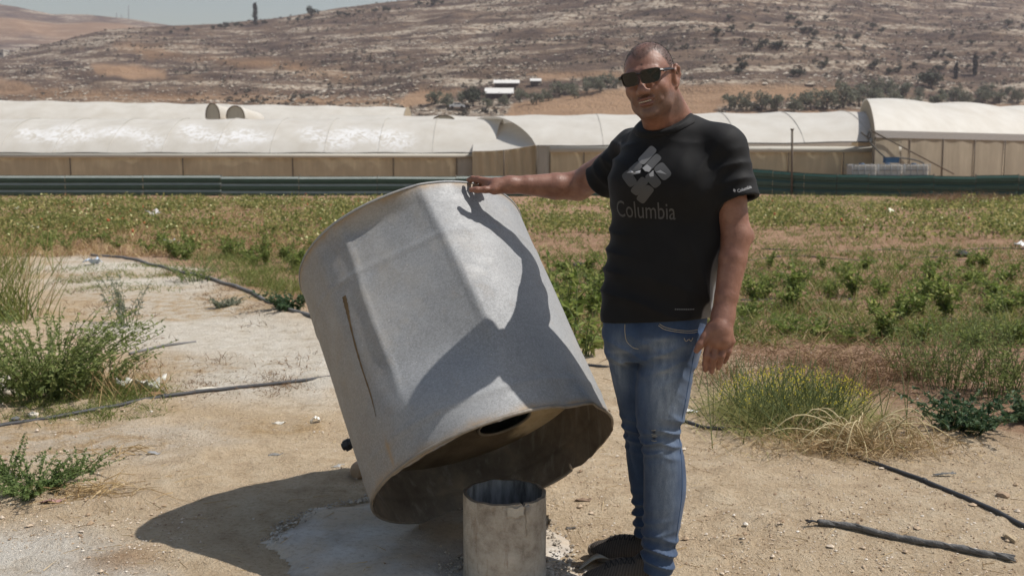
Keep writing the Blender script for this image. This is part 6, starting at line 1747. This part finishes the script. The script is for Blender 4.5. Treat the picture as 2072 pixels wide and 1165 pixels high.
# ---- single weeds with a shape of their own
def gp_(x, y): return on_ground(x, y)
leafed('saltbush', gp_(95, 800), 'large bushy green weed at the left edge above the stones', 'bush', 501, 120, 0.62, 0.62, 40, 0.040, 0.019, M_BUSH, M_STEMG, 0.6, 0.8, 0.30, 0.0035, lo_=0.1)
leafed('saltbush', gp_(205, 785), 'smaller green weed spreading right of the large bush', 'bush', 502, 34, 0.30, 0.30, 26, 0.034, 0.016, M_BUSH, M_STEMG, 0.7, 0.8, 0.14, 0.003, lo_=0.1)
leafed('tall_weed', gp_(255, 660), 'thin leafy weed rising behind the large left bush', 'weed', 503, 16, 0.50, 0.28, 26, 0.045, 0.016, M_GREYG, M_STEMG, 0.4, 0.8, 0.12, 0.003)
def grassclump(name, loc, label, seed, n, h, wd, droop, spread, mat, up=1.3, heads=None, cat='grass'):
    r = np.random.default_rng(seed); o = empty(name, loc, label, cat)
    b = np.array(loc) + r.normal(0, spread, (n, 3)) * [1, 1, 0]; d = unit(r.normal(0, 0.45, (n, 3)) * [1, 1, 0] + [0, 0, up])
    v, f = blades(b, d, h * r.uniform(0.45, 1.1, n), wd, droop * r.uniform(0.3, 1.5, n), r, 4)
    mesh('leaf_blades', v, f, mat, o, smooth=False)
    k = n // 8; ps = [np.linspace(0, 1, 4)[:, None] * d[q] * h * 1.05 + b[q] for q in range(k)]
    tag(stem_mesh('stalks', ps, 0.003, 0.0012, M_STEMD if heads is None else heads, o), kind='stuff'); return o
grassclump('reed_grass', gp_(12, 650), 'tall upright green reed grass at the left edge behind the bush', 511, 210, 0.85, 0.010, 0.25, 0.15, M_GRS)
grassclump('reed_grass', gp_(-20, 560), 'farther clump of tall grass at the left edge', 512, 160, 0.8, 0.012, 0.3, 0.3, M_GRS)
grassclump('grass_clump', gp_(238, 796), 'bright green grass clump right of the large left bush', 513, 420, 0.20, 0.0055, 0.9, 0.13, M_GRS, 0.8)
leafed('creeping_weed', gp_(75, 1000), 'small bright green weed in dry straw at the lower left', 'weed', 521, 60, 0.17, 0.26, 50, 0.018, 0.010, M_LIME, M_STEMG, 0.9, 0.85, 0.09, 0.002, lo_=0.1)
leafed('creeping_weed', gp_(160, 968), 'upright sprig of green weed at the right of the lower-left clump', 'weed', 522, 14, 0.17, 0.16, 50, 0.018, 0.010, M_LIME, M_STEMG, 0.7, 0.85, 0.05, 0.002, lo_=0.1)
leafed('creeping_weed', gp_(20, 972), 'green weed with tall sprigs at the lower left edge', 'weed', 523, 14, 0.22, 0.12, 52, 0.017, 0.010, M_LIME, M_STEMG, 0.4, 0.85, 0.06, 0.002, lo_=0.1)
def strawpile(loc, label, seed, n, L, spread, h, mat=None, wd=0.004):
    r = np.random.default_rng(seed); o = empty('straw_heap', loc, label, 'straw')
    b = np.array(loc) + r.normal(0, 1, (n, 3)) * [spread, spread * 0.7, 0] + np.column_stack([np.zeros(n), np.zeros(n), r.random(n) * h])
    d = unit(r.normal(size=(n, 3)) * [1, 1, 0.25]); v, f = blades(b, d, L * r.uniform(0.3, 1.1, n), wd, 0.25, r, 3)
    v[:, 2] = np.maximum(v[:, 2], gz(v) + 0.001); mesh('straws', v, f, mat or M_STRAW, o, smooth=False)
    ps = []
    for q in range(6):
        a = r.uniform(0, 6.28); c_ = np.array(loc) + r.normal(0, spread * 0.6, 3) * [1, 1, 0] + [0, 0, 0.01]; e = np.array([math.cos(a), math.sin(a), 0.12]) * L * 0.8
        ps.append(np.array([c_, c_ + e * 0.5 + [0, 0, 0.02], c_ + e]))
    stem_mesh('dry_twigs', ps, 0.0028, 0.0015, M_STEMD, o, 5)
strawpile(gp_(175, 1000), 'dry straw heap beside the green weed at the lower left', 531, 260, 0.16, 0.10, 0.03)
strawpile(gp_(215, 925), 'thin dry twigs scattered above the lower-left weed', 532, 70, 0.16, 0.12, 0.02)
# mustard-like shrub right of the person
o = grassclump('flowering_shrub', gp_(1605, 852), 'yellow-green feathery flowering shrub right of the person', 541, 3400, 0.31, 0.0034, 0.45, 0.20, M_MUST, 0.65, M_STEMG, 'shrub')
r = np.random.default_rng(543); lc = np.array(o.location); nfl = 900
a = r.uniform(0, 6.28, nfl); rd = np.sqrt(r.random(nfl)) * 0.42; hh = 0.28 * np.sqrt(np.clip(1 - (rd / 0.50) ** 2, 0, 1)) * r.uniform(0.75, 1.1, nfl)
v, f = pebbles(lc + np.column_stack([rd * np.cos(a), rd * np.sin(a) * 0.8, hh]), np.full(nfl, 0.0042), 19, 0.9); tag(mesh('flowers', v, f, M_YEL, o), kind='stuff')
# collapsed dry plant in front of it: long arching pale stems
o = empty('dead_plant', gp_(1740, 915), 'collapsed pale dry plant with arching bare stems right of the flowering shrub', 'plant'); L0 = np.array(o.location); r = np.random.default_rng(551)
ps = []
for q in range(34):
    a = r.uniform(0, 6.28); R0 = r.uniform(0.15, 0.46); hh = r.uniform(0.05, 0.19)
    s0 = L0 + [0.02 + r.normal(0, 0.05), 0.05 + r.normal(0, 0.05), 0.0]; e = np.array([math.cos(a) * R0 * 1.05, math.sin(a) * R0 * 0.75, 0])
    ps.append(spline([s0, s0 + e * 0.3 + [0, 0, hh * 0.8], s0 + e * 0.65 + [0, 0, hh], s0 + e * 0.95 + [0, 0, hh * 0.45], s0 + e * 1.05 + [0, 0, 0.0]], 3))
stem_mesh('arching_stems', ps, 0.0042, 0.0018, simple('pale_dry_stem', (0.50, 0.42, 0.24), 0.8, 0.3, 15), o, 5)
b, d, t = along(ps, 46, r, 0.15); v, f = blades(b, unit(r.normal(size=b.shape) + [0, 0, -0.5]), 0.055 * r.uniform(0.3, 1.3, len(b)), 0.0028, 0.3, r, 2); mesh('dry_twigs', v, f, M_STRAW, o, smooth=False)
n_ = 2600; b = L0 + r.normal(0, 1, (n_, 3)) * [0.27, 0.13, 0] + np.column_stack([np.zeros(n_), np.zeros(n_), r.random(n_) * 0.09]); v, f = blades(b, unit(r.normal(size=b.shape) * [1, 1, 0.5]), 0.08 * r.uniform(0.3, 1.2, n_), 0.003, 0.2, r, 2); mesh('dead_leaves', v, f, M_STRAW, o, smooth=False)
leafed('leafy_weed', gp_(1950, 868), 'low dark green leafy weed at the right edge', 'weed', 561, 40, 0.26, 0.32, 26, 0.040, 0.026, M_DKG, M_STEMG, 0.8, 0.85, 0.16, 0.0035, lo_=0.1)
leafed('leafy_weed', gp_(2075, 850), 'dark green weed cut by the right edge of the picture', 'weed', 562, 20, 0.20, 0.22, 20, 0.038, 0.024, M_DKG, M_STEMG, 0.8, 0.85, 0.1, 0.003, lo_=0.1)
for q, (x, y, h_, lab) in enumerate(((1920, 790, 0.55, 'wispy green weed behind the dark leafy weed on the right'), (2010, 800, 0.62, 'tall wispy green weed at the right, second from the edge'), (2075, 790, 0.66, 'tall wispy green weed cut by the right edge'), (1860, 770, 0.42, 'wispy weed left of the tall ones on the right'))):
    leafed('wispy_weed', gp_(x, y), lab, 'weed', 571 + q, 44, h_, 0.34, 24, 0.036, 0.009, M_BUSH, M_STEMG, 0.3, 0.7, 0.16, 0.0026)
for q, (x, y, w_, lab) in enumerate(((1480, 770, 0.25, 'tangled brown dead weed by the hanging hand'), (1640, 745, 0.3, 'wide brown dead weed behind the flowering shrub'), (1800, 760, 0.3, 'brown dead weed between the flowering shrub and the wispy weeds'), (1740, 790, 0.2, 'low brown dead weed at the right of the flowering shrub'))):
    r = np.random.default_rng(581 + q); o = empty('dead_weed', gp_(x, y), lab, 'weed'); lc = np.array(o.location); n_ = 900
    b = lc + r.normal(0, 1, (n_, 3)) * [w_, w_ * 0.7, 0] + np.column_stack([np.zeros(n_), np.zeros(n_), r.random(n_) ** 1.5 * 0.22]); v, f = blades(b, unit(r.normal(size=b.shape) * [1, 1, 0.7]), 0.13 * r.uniform(0.3, 1.2, n_), 0.0038, 0.3, r, 3); mesh('dead_leaves', v, f, M_BRN, o, smooth=False)
    stem_mesh('dry_stalks', stem_paths(lc, 16, 0.34, 0.35, r, 0.8, 0.2), 0.0035, 0.0015, M_STEMD, o)
# leafy weeds between tank and person
leafed('okra_weed', gp_(1150, 690), 'tall leafy weed seen between the tank and the person', 'weed', 591, 5, 0.95, 0.10, 12, 0.13, 0.065, M_TOM, M_STEMG, 0.3, 0.85, 0.05, 0.007, lo_=0.2)
leafed('okra_weed', gp_(1185, 720), 'shorter leafy weed low between the tank and the jeans', 'weed', 592, 7, 0.45, 0.16, 12, 0.09, 0.045, M_TOM, M_STEMG, 0.5, 0.85, 0.08, 0.006)
leafed('okra_weed', gp_(1120, 640), 'leafy weed close to the right wall of the tank', 'weed', 593, 6, 0.7, 0.2, 12, 0.11, 0.05, M_TOM, M_STEMG, 0.5, 0.85, 0.08, 0.006)
leafed('grey_weed', gp_(455, 622), 'small grey-green cushion weed on the chalky track', 'weed', 594, 30, 0.13, 0.16, 20, 0.03, 0.018, M_GREYG, M_STEMG, 0.9, 0.85, 0.12, 0.003)
leafed('leafy_weed', gp_(585, 628), 'bright leafy weed beside the hose left of the tank', 'weed', 595, 26, 0.24, 0.26, 18, 0.05, 0.032, M_DKG, M_STEMG, 0.8, 0.85, 0.14, 0.003)
leafed('leafy_weed', gp_(400, 570), 'feathery green weed on the left side of the hose', 'weed', 596, 40, 0.32, 0.4, 22, 0.04, 0.012, M_BUSH, M_STEMG, 0.5, 0.8, 0.25, 0.003)

# ================================================================== HOSES AND LITTER
M_HOSE = simple('black_hose', (0.045, 0.045, 0.048), 0.55, 0.35, 12, 0, 0.2); M_HOSEG = simple('dusty_hose', (0.15, 0.145, 0.14), 0.7, 0.35, 9, 0, 0.2)
def hose(name, pts, rad, mat, label, cat='hose', lift=0.7):
    g = [on_ground(x, y) for x, y in pts]; sp_ = spline(g, 10); sp_[:, 2] = gz(sp_) + rad * lift
    o = empty(name, tuple(sp_[0]), label, cat)
    MB().tube(sp_, rad, 9).build('hose_wall', mat, o)
    k = len(sp_) // 2; d = sp_[k + 1] - sp_[k]; MB().tube([sp_[k] - d * 0.4, sp_[k] + d * 0.4], rad * 1.35, 9).build('joint_sleeve', mat, o)
    return o
hose('irrigation_hose', [(-60, 880), (0, 864), (120, 845), (230, 825), (330, 805), (450, 790), (570, 777), (680, 764), (760, 755)], 0.0125, M_HOSE, 'long black irrigation hose across the dirt left of the tank')
hose('irrigation_hose', [(185, 518), (240, 522), (300, 536), (350, 548), (420, 565), (490, 587), (540, 612), (585, 630), (640, 645)], 0.021, M_HOSEG, 'thick grey hose curving along the crop edge behind the tank')
hose('irrigation_hose', [(262, 717), (310, 706), (350, 698), (396, 693)], 0.010, M_HOSEG, 'short piece of thin grey hose on the chalky track')
hose('irrigation_hose', [(1385, 855), (1430, 868), (1490, 871), (1545, 877), (1585, 888), (1615, 896)], 0.011, M_HOSE, 'black hose running under the collapsed dry plant')
hose('irrigation_hose', [(1640, 900), (1742, 930), (1800, 950), (1870, 975), (1950, 1008), (2030, 1045), (2120, 1090)], 0.0100, M_HOSE, 'straight black hose running to the right edge')
hose('drip_line', [(1075, 745), (1160, 738), (1250, 746)], 0.010, M_HOSE, 'black drip line behind the person at the field edge')
for q, (y, xa_, xb_) in enumerate(((690, 1430, 1700), (648, 1440, 2075), (606, 1500, 1960), (596, 1120, 1240), (509, 1540, 2075), (527, 1500, 2075))):
    hose('drip_line', [(x, y + random.uniform(-2, 2)) for x in np.linspace(xa_, xb_, 7)], 0.009, M_HOSE, ['drip line nearest the flowering shrub in the field', 'long drip line through the nearest rows of the right field', 'drip line across the middle of the sparse rows', 'short drip line seen between tank and person', 'farther of two drip lines on the bare soil band', 'nearer of two drip lines on the bare soil band'][q])
# twisted cable end
g = [on_ground(x, y) for x, y in ((1655, 1063), (1720, 1071), (1790, 1088), (1850, 1100), (1920, 1112), (1990, 1127), (2052, 1137))]; sp_ = spline(g, 10); sp_[:, 2] = gz(sp_) + 0.014
o = empty('rubber_cable', tuple(sp_[0]), 'twisted frayed grey rubber cable lying on the dirt at lower right', 'cable')
M_CAB = simple('weathered_rubber', (0.13, 0.125, 0.12), 0.85, 0.5, 30, 0, 0.6)
rad = 0.0115 + 0.003 * np.sin(np.arange(len(sp_)) * 0.9) * rng.random(len(sp_)); rad[-8:] *= np.linspace(1, 0.7, 8)
MB().tube(sp_, rad, 10).build('sheath', M_CAB, o)
for ph in (0, 2.1, 4.2):
    t = np.arange(len(sp_) * 3) / 3.0; pc_ = np.stack([np.interp(t, np.arange(len(sp_)), sp_[:, k]) for k in range(3)], 1); tw_ = t * 0.28 + ph + 0.8 * np.sin(t * 0.21 + ph)
    MB().tube(pc_ + np.column_stack([np.zeros(len(t)), np.cos(tw_) * 0.0092, np.sin(tw_) * 0.0082 + 0.001]), 0.0042 * (0.7 + 0.6 * vnoise(np.column_stack([t * 0.4, t * 0 + ph]), 5)), 5).build('twisted_strand', M_CAB, o)
for q in range(9):
    e = sp_[0]; MB().tube([e, e + [-0.02, random.uniform(-0.012, 0.012), random.uniform(-0.004, 0.01)], e + [-0.04 - random.random() * 0.012, random.uniform(-0.02, 0.02), random.uniform(-0.01, 0.012)]], [0.003, 0.002, 0.0012], 4).build('frayed_wire', M_HOSE, o)
# stones, scraps
def stone(px_, py_, s_, label, seed, col=(0.52, 0.45, 0.36), group=None, sc=(1.2, 1, 0.65), name='stone'):
    import bmesh
    r = np.random.default_rng(seed); p = on_ground(px_, py_); bm = bmesh.new(); bmesh.ops.create_icosphere(bm, subdivisions=3, radius=1.0)
    v = np.array([q.co[:] for q in bm.verts]); f = np.array([[x.index for x in q.verts] for q in bm.faces]); bm.free()
    n_ = fbm(v * 1.2 + seed, 3, seed) - 0.5; v = v * (1 + n_[:, None] * 0.9)
    for q in range(5):      # chipped flat faces
        d = unit(r.normal(size=3)); h_ = v @ d; v = v - np.maximum(h_ - 0.72, 0)[:, None] * d
    a = r.uniform(0, 6.28); v = v * s_ * np.array(sc); v = np.column_stack([v[:, 0] * math.cos(a) - v[:, 1] * math.sin(a), v[:, 0] * math.sin(a) + v[:, 1] * math.cos(a), v[:, 2] + s_ * sc[2] * 0.55])
    key_ = 'stone_%.2f' % col[0]
    mt = bpy.data.materials.get(key_) or simple(key_, col, 0.9, 0.25, 25, 0, 0.5)
    return tag(mesh(name, v + p, f, mt, None, loc=p, smooth=False), label, 'stone', group)
SG = 'stones in the heap below the bush'
for q, (x, y, s_) in enumerate(sorted(((10, 775, 0.055), (38, 785, 0.045), (62, 778, 0.05), (88, 786, 0.04), (25, 797, 0.04), (52, 800, 0.035), (75, 797, 0.03), (100, 780, 0.03), (-15, 790, 0.05), (112, 796, 0.03)))):
    stone(x, y, s_, nth(q) + ' limestone chunk from the left in the heap below the left bush', 601 + q, (0.56, 0.49, 0.40), SG)
stone(128, 795, 0.03, 'pale stone just right of the stone heap', 621, (0.6, 0.54, 0.45)); stone(68, 842, 0.034, 'flat pale stone beside the hose on the left', 622, (0.6, 0.53, 0.42), None, (1.5, 0.9, 0.5)); stone(30, 850, 0.022, 'small dark grey stone on the hose at the left', 623, (0.12, 0.12, 0.12))
stone(418, 789, 0.035, 'long pale stone behind the hose left of the tank', 624, (0.62, 0.57, 0.47), None, (2.0, 0.8, 0.4)); stone(2045, 1092, 0.026, 'flat tan stone near the right edge below the hose', 625, (0.40, 0.31, 0.2), None, (1.5, 0.7, 0.5)); stone(2028, 1004, 0.022, 'small brown stone near the right hose', 626, (0.34, 0.24, 0.16))
stone(1590, 876, 0.045, 'brown earth clod left of the collapsed dry plant', 627, (0.30, 0.2, 0.12)); stone(150, 850, 0.015, 'small flat tan stone below the hose on the left', 628, (0.5, 0.42, 0.31), None, (1.4, 1, 0.5)); stone(733, 965, 0.055, 'dusty rock wedged under the left side of the tank', 629, (0.34, 0.27, 0.21), None, (0.8, 0.8, 1.0))
stone(1118, 1058, 0.016, 'small stone right of the pipe stub', 630, (0.35, 0.28, 0.2))
def scrap(px_, py_, pts, label, col, name='plastic_scrap', lift=0.01, seed=0, cat='scrap', rough=0.5, curl=0.3):
    """crumpled thin sheet"""
    r = np.random.default_rng(seed); p = on_ground(px_, py_); q = np.array(pts, float); n_ = 12
    lo_, hi_ = q.min(0), q.max(0); gx_, gy_ = np.meshgrid(np.linspace(lo_[0], hi_[0], n_), np.linspace(lo_[1], hi_[1], n_)); g = np.stack([gx_.ravel(), gy_.ravel()], 1)
    sz_ = (hi_ - lo_).max(); z_ = (fbm(g / sz_ * 3.5 + seed, 3, seed) - 0.3) * sz_ * curl + lift * 0.3
    sd_ = poly_sd(g, q); f = grid_faces(n_, n_); f = f[(sd_[f] > -sz_ * 0.03).all(1)]
    v = np.column_stack([g, np.maximum(z_, 0.002)]) + p
    key_ = 'sheet_%.3f_%.3f' % (col[0], col[2]); mt = bpy.data.materials.get(key_) or simple(key_, col, rough, 0.12, 40)
    ob = mesh(name, v, f, mt, None, loc=p, smooth=True); md = ob.modifiers.new('thick', 'SOLIDIFY'); md.thickness = 0.0015
    return tag(ob, label, cat)
scrap(290, 790, [(-0.15, -0.04), (-0.02, -0.06), (0.10, -0.02), (0.12, 0.10), (0.06, 0.07), (-0.05, 0.03)], 'crumpled off-white plastic bag by the grass on the left', (0.60, 0.58, 0.52), 'plastic_bag', 0.03, 701, 'bag', 0.4, 0.75)
scrap(318, 800, [(-0.05, -0.03), (0.05, -0.03), (0.04, 0.03), (-0.04, 0.03)], 'brown cardboard scrap next to the plastic bag', (0.28, 0.16, 0.085), 'cardboard_scrap', 0.02, 702)
scrap(563, 857, [(-0.03, -0.015), (0.035, -0.02), (0.04, 0.015), (-0.02, 0.018)], 'small white plastic chip on the dirt left of the tank', (0.62, 0.58, 0.50), 'plastic_scrap', 0.01, 703)
scrap(638, 855, [(-0.022, -0.04), (0.01, -0.04), (0.025, 0.02), (0.012, 0.05), (-0.008, 0.02)], 'curled white paper strip near the left wall of the tank', (0.74, 0.72, 0.66), 'paper_scrap', 0.02, 704, 'scrap', 0.6, 0.9)
scrap(556, 921, [(-0.035, -0.02), (0.03, -0.012), (0.04, 0.015), (0.0, 0.02)], 'dark grey metal flake on the dirt left of the tank', (0.20, 0.19, 0.17), 'metal_flake', 0.008, 705)
scrap(686, 945, [(-0.035, -0.015), (0.02, -0.02), (0.035, 0.012), (-0.01, 0.02)], 'grey foil scrap at the edge of the tank shadow', (0.34, 0.33, 0.31), 'foil_scrap', 0.008, 706)
scrap(105, 1016, [(-0.05, -0.02), (0.04, -0.02), (0.05, 0.01), (-0.03, 0.02)], 'faded pink wrapper under the lower-left weed', (0.36, 0.21, 0.19), 'wrapper', 0.012, 707)
scrap(305, 919, [(-0.05, -0.01), (0.0, -0.02), (0.05, 0.005), (0.01, 0.02)], 'torn grey plastic shred above the tank shadow', (0.26, 0.26, 0.26), 'plastic_shred', 0.008, 708)
scrap(1180, 1013, [(-0.035, -0.015), (0.03, -0.015), (0.035, 0.012), (-0.03, 0.014)], 'rusty brown flake between the pipe stub and the shoe', (0.20, 0.13, 0.08), 'rust_flake', 0.01, 709)
scrap(1155, 1069, [(-0.02, -0.008), (0.02, -0.006), (0.018, 0.008), (-0.018, 0.008)], 'small dark flake right of the pipe stub', (0.10, 0.085, 0.07), 'rust_flake', 0.008, 710)
scrap(1398, 833, [(-0.05, -0.02), (0.05, -0.02), (0.04, 0.03), (-0.05, 0.03)], 'flat white plastic piece on the ground behind the knee', (0.72, 0.71, 0.68), 'plastic_scrap', 0.01, 711)
scrap(1910, 962, [(-0.05, -0.006), (0.05, -0.01), (0.04, 0.008), (-0.04, 0.012)], 'dark rubber shred on the soil at the right', (0.10, 0.10, 0.095), 'rubber_shred', 0.01, 712)
for q, (x, y, s_, c_, lab) in enumerate(((312, 436, 0.22, (0.66, 0.63, 0.64), 'large pale plastic bag in the crop on the left'), (70, 466, 0.12, (0.6, 0.6, 0.5), 'pale plastic bag at the left edge of the crop'), (345, 500, 0.16, (0.55, 0.55, 0.55), 'grey-white plastic bag in front of the left crop'), (188, 537, 0.12, (0.45, 0.52, 0.62), 'bluish plastic bag at the end of the thick hose'), (35, 425, 0.14, (0.6, 0.58, 0.56), 'pale plastic bag far left below the fence'), (1800, 430, 0.16, (0.66, 0.66, 0.5), 'pale yellow plastic bag in the right crop'), (2066, 500, 0.14, (0.7, 0.7, 0.7), 'white plastic bag on the bare soil at the right edge'), (505, 517, 0.10, (0.5, 0.45, 0.4), 'small pale plastic bag behind the hose weeds'))):
    scrap(x, y, [(-s_, -s_ * 0.5), (s_ * 0.8, -s_ * 0.6), (s_, s_ * 0.5), (-s_ * 0.6, s_ * 0.7)], lab, c_, 'plastic_bag', 0.05, 720 + q, 'bag', 0.5, 0.8)
scrap(1950, 516, [(-0.16, -0.1), (0.16, -0.1), (0.1, 0.12), (-0.12, 0.1)], 'black plastic scrap on the bare soil band at the right', (0.02, 0.02, 0.02), 'plastic_scrap', 0.04, 731); scrap(1180, 538, [(-0.14, -0.08), (0.16, -0.08), (0.1, 0.1), (-0.12, 0.1)], 'black plastic scrap on the soil between tank and person', (0.02, 0.02, 0.02), 'plastic_scrap', 0.04, 732)
# curled strip by the shoe
a = np.linspace(0, 1, 16); c0 = G(1172, 1150); ee = G(1252, 1135); hv_s = []
for t in a:
    b_ = c0 + (ee - c0) * t + [0, 0, 0.004 + 0.030 * math.sin(t * math.pi) ** 1.2]
    hv_s += [b_ + [-0.004, -0.018, 0], b_ + [0.004, 0.020, 0.003]]
ob = mesh('rubber_strip', np.array(hv_s), [(2 * q, 2 * q + 2, 2 * q + 3, 2 * q + 1) for q in range(15)], simple('dusty_strip', (0.36, 0.34, 0.29), 0.85, 0.2, 40), None, loc=c0)
md = ob.modifiers.new('thick', 'SOLIDIFY'); md.thickness = 0.003; tag(ob, 'curled pale grey rubber strip lying in front of the far shoe', 'strip')
# straws and twigs strewn on the earth
r = np.random.default_rng(801); n_ = 900; pts = on_ground_v(r.uniform(0, 2072, n_), r.uniform(830, 1165, n_)); kp = (poly_sd(pts, PAD) < 0) | (r.random(n_) < 0.3); pts = pts[kp]; pts[:, 2] += 0.004 + np.where(poly_sd(pts, PAD) > 0, 0.022, 0)
v, f = blades(pts, unit(r.normal(size=pts.shape) * [1, 1, 0.06]), 0.05 * r.uniform(0.3, 1.8, len(pts)) ** 1.5, 0.0028, 0.05, r, 3); tag(mesh('loose_straw', v, f, M_STRAW, smooth=False), 'loose straws strewn over the dry earth', 'straw', kind='stuff')
# crumbled cement at the foot of the stub and along the pad edge
r = np.random.default_rng(803); n_ = 700; a = r.uniform(0, 6.28, n_); rd = PR + 0.01 + np.abs(r.normal(0, 0.05, n_)); q1 = np.column_stack([PCX + rd * np.cos(a), PCY + rd * np.sin(a)])
pe = np.array(PAD); k = r.integers(0, len(pe) - 4, 900); t = r.random(900)[:, None]; q2 = pe[k] * (1 - t) + pe[k + 1] * t + r.normal(0, 0.025, (900, 2)); qq = np.vstack([q1, q2])
zz_ = gz(qq) + np.where(poly_sd(qq, PAD) > 0, 0.022, 0.004); s_ = 0.003 + 0.008 * r.random(len(qq)) ** 3
v, f = pebbles(np.column_stack([qq, zz_]), s_, 23, 0.6); m = NT('cement_crumbs'); m.bsdf(m.ramp(m.island(), [(0, (0.25, 0.21, 0.17)), (1, (0.52, 0.47, 0.4))]), 0.95, 0, None, 0.1)
tag(mesh('cement_crumbs', v, f, m.mat, smooth=False), 'crumbled cement around the pad edge and pipe stub', 'rubble', kind='stuff')

# ================================================================== HAZE
hzv = MB(); hzv.box((0, 650, 105), (1500, 750, 108.5)); hm_ = bpy.data.materials.new('haze_air'); hm_.use_nodes = True; nt = hm_.node_tree; nt.nodes.clear()
ho = nt.nodes.new('ShaderNodeOutputMaterial'); pv_ = nt.nodes.new('ShaderNodeVolumePrincipled'); pv_.inputs['Color'].default_value = (0.97, 0.88, 0.96, 1); pv_.inputs['Density'].default_value = 0.00032; pv_.inputs['Anisotropy'].default_value = 0.2
nt.links.new(pv_.outputs[0], ho.inputs['Volume'])
tag(hzv.build('haze', hm_, None, False), 'pale dusty haze lying over the valley', 'haze', kind='stuff')
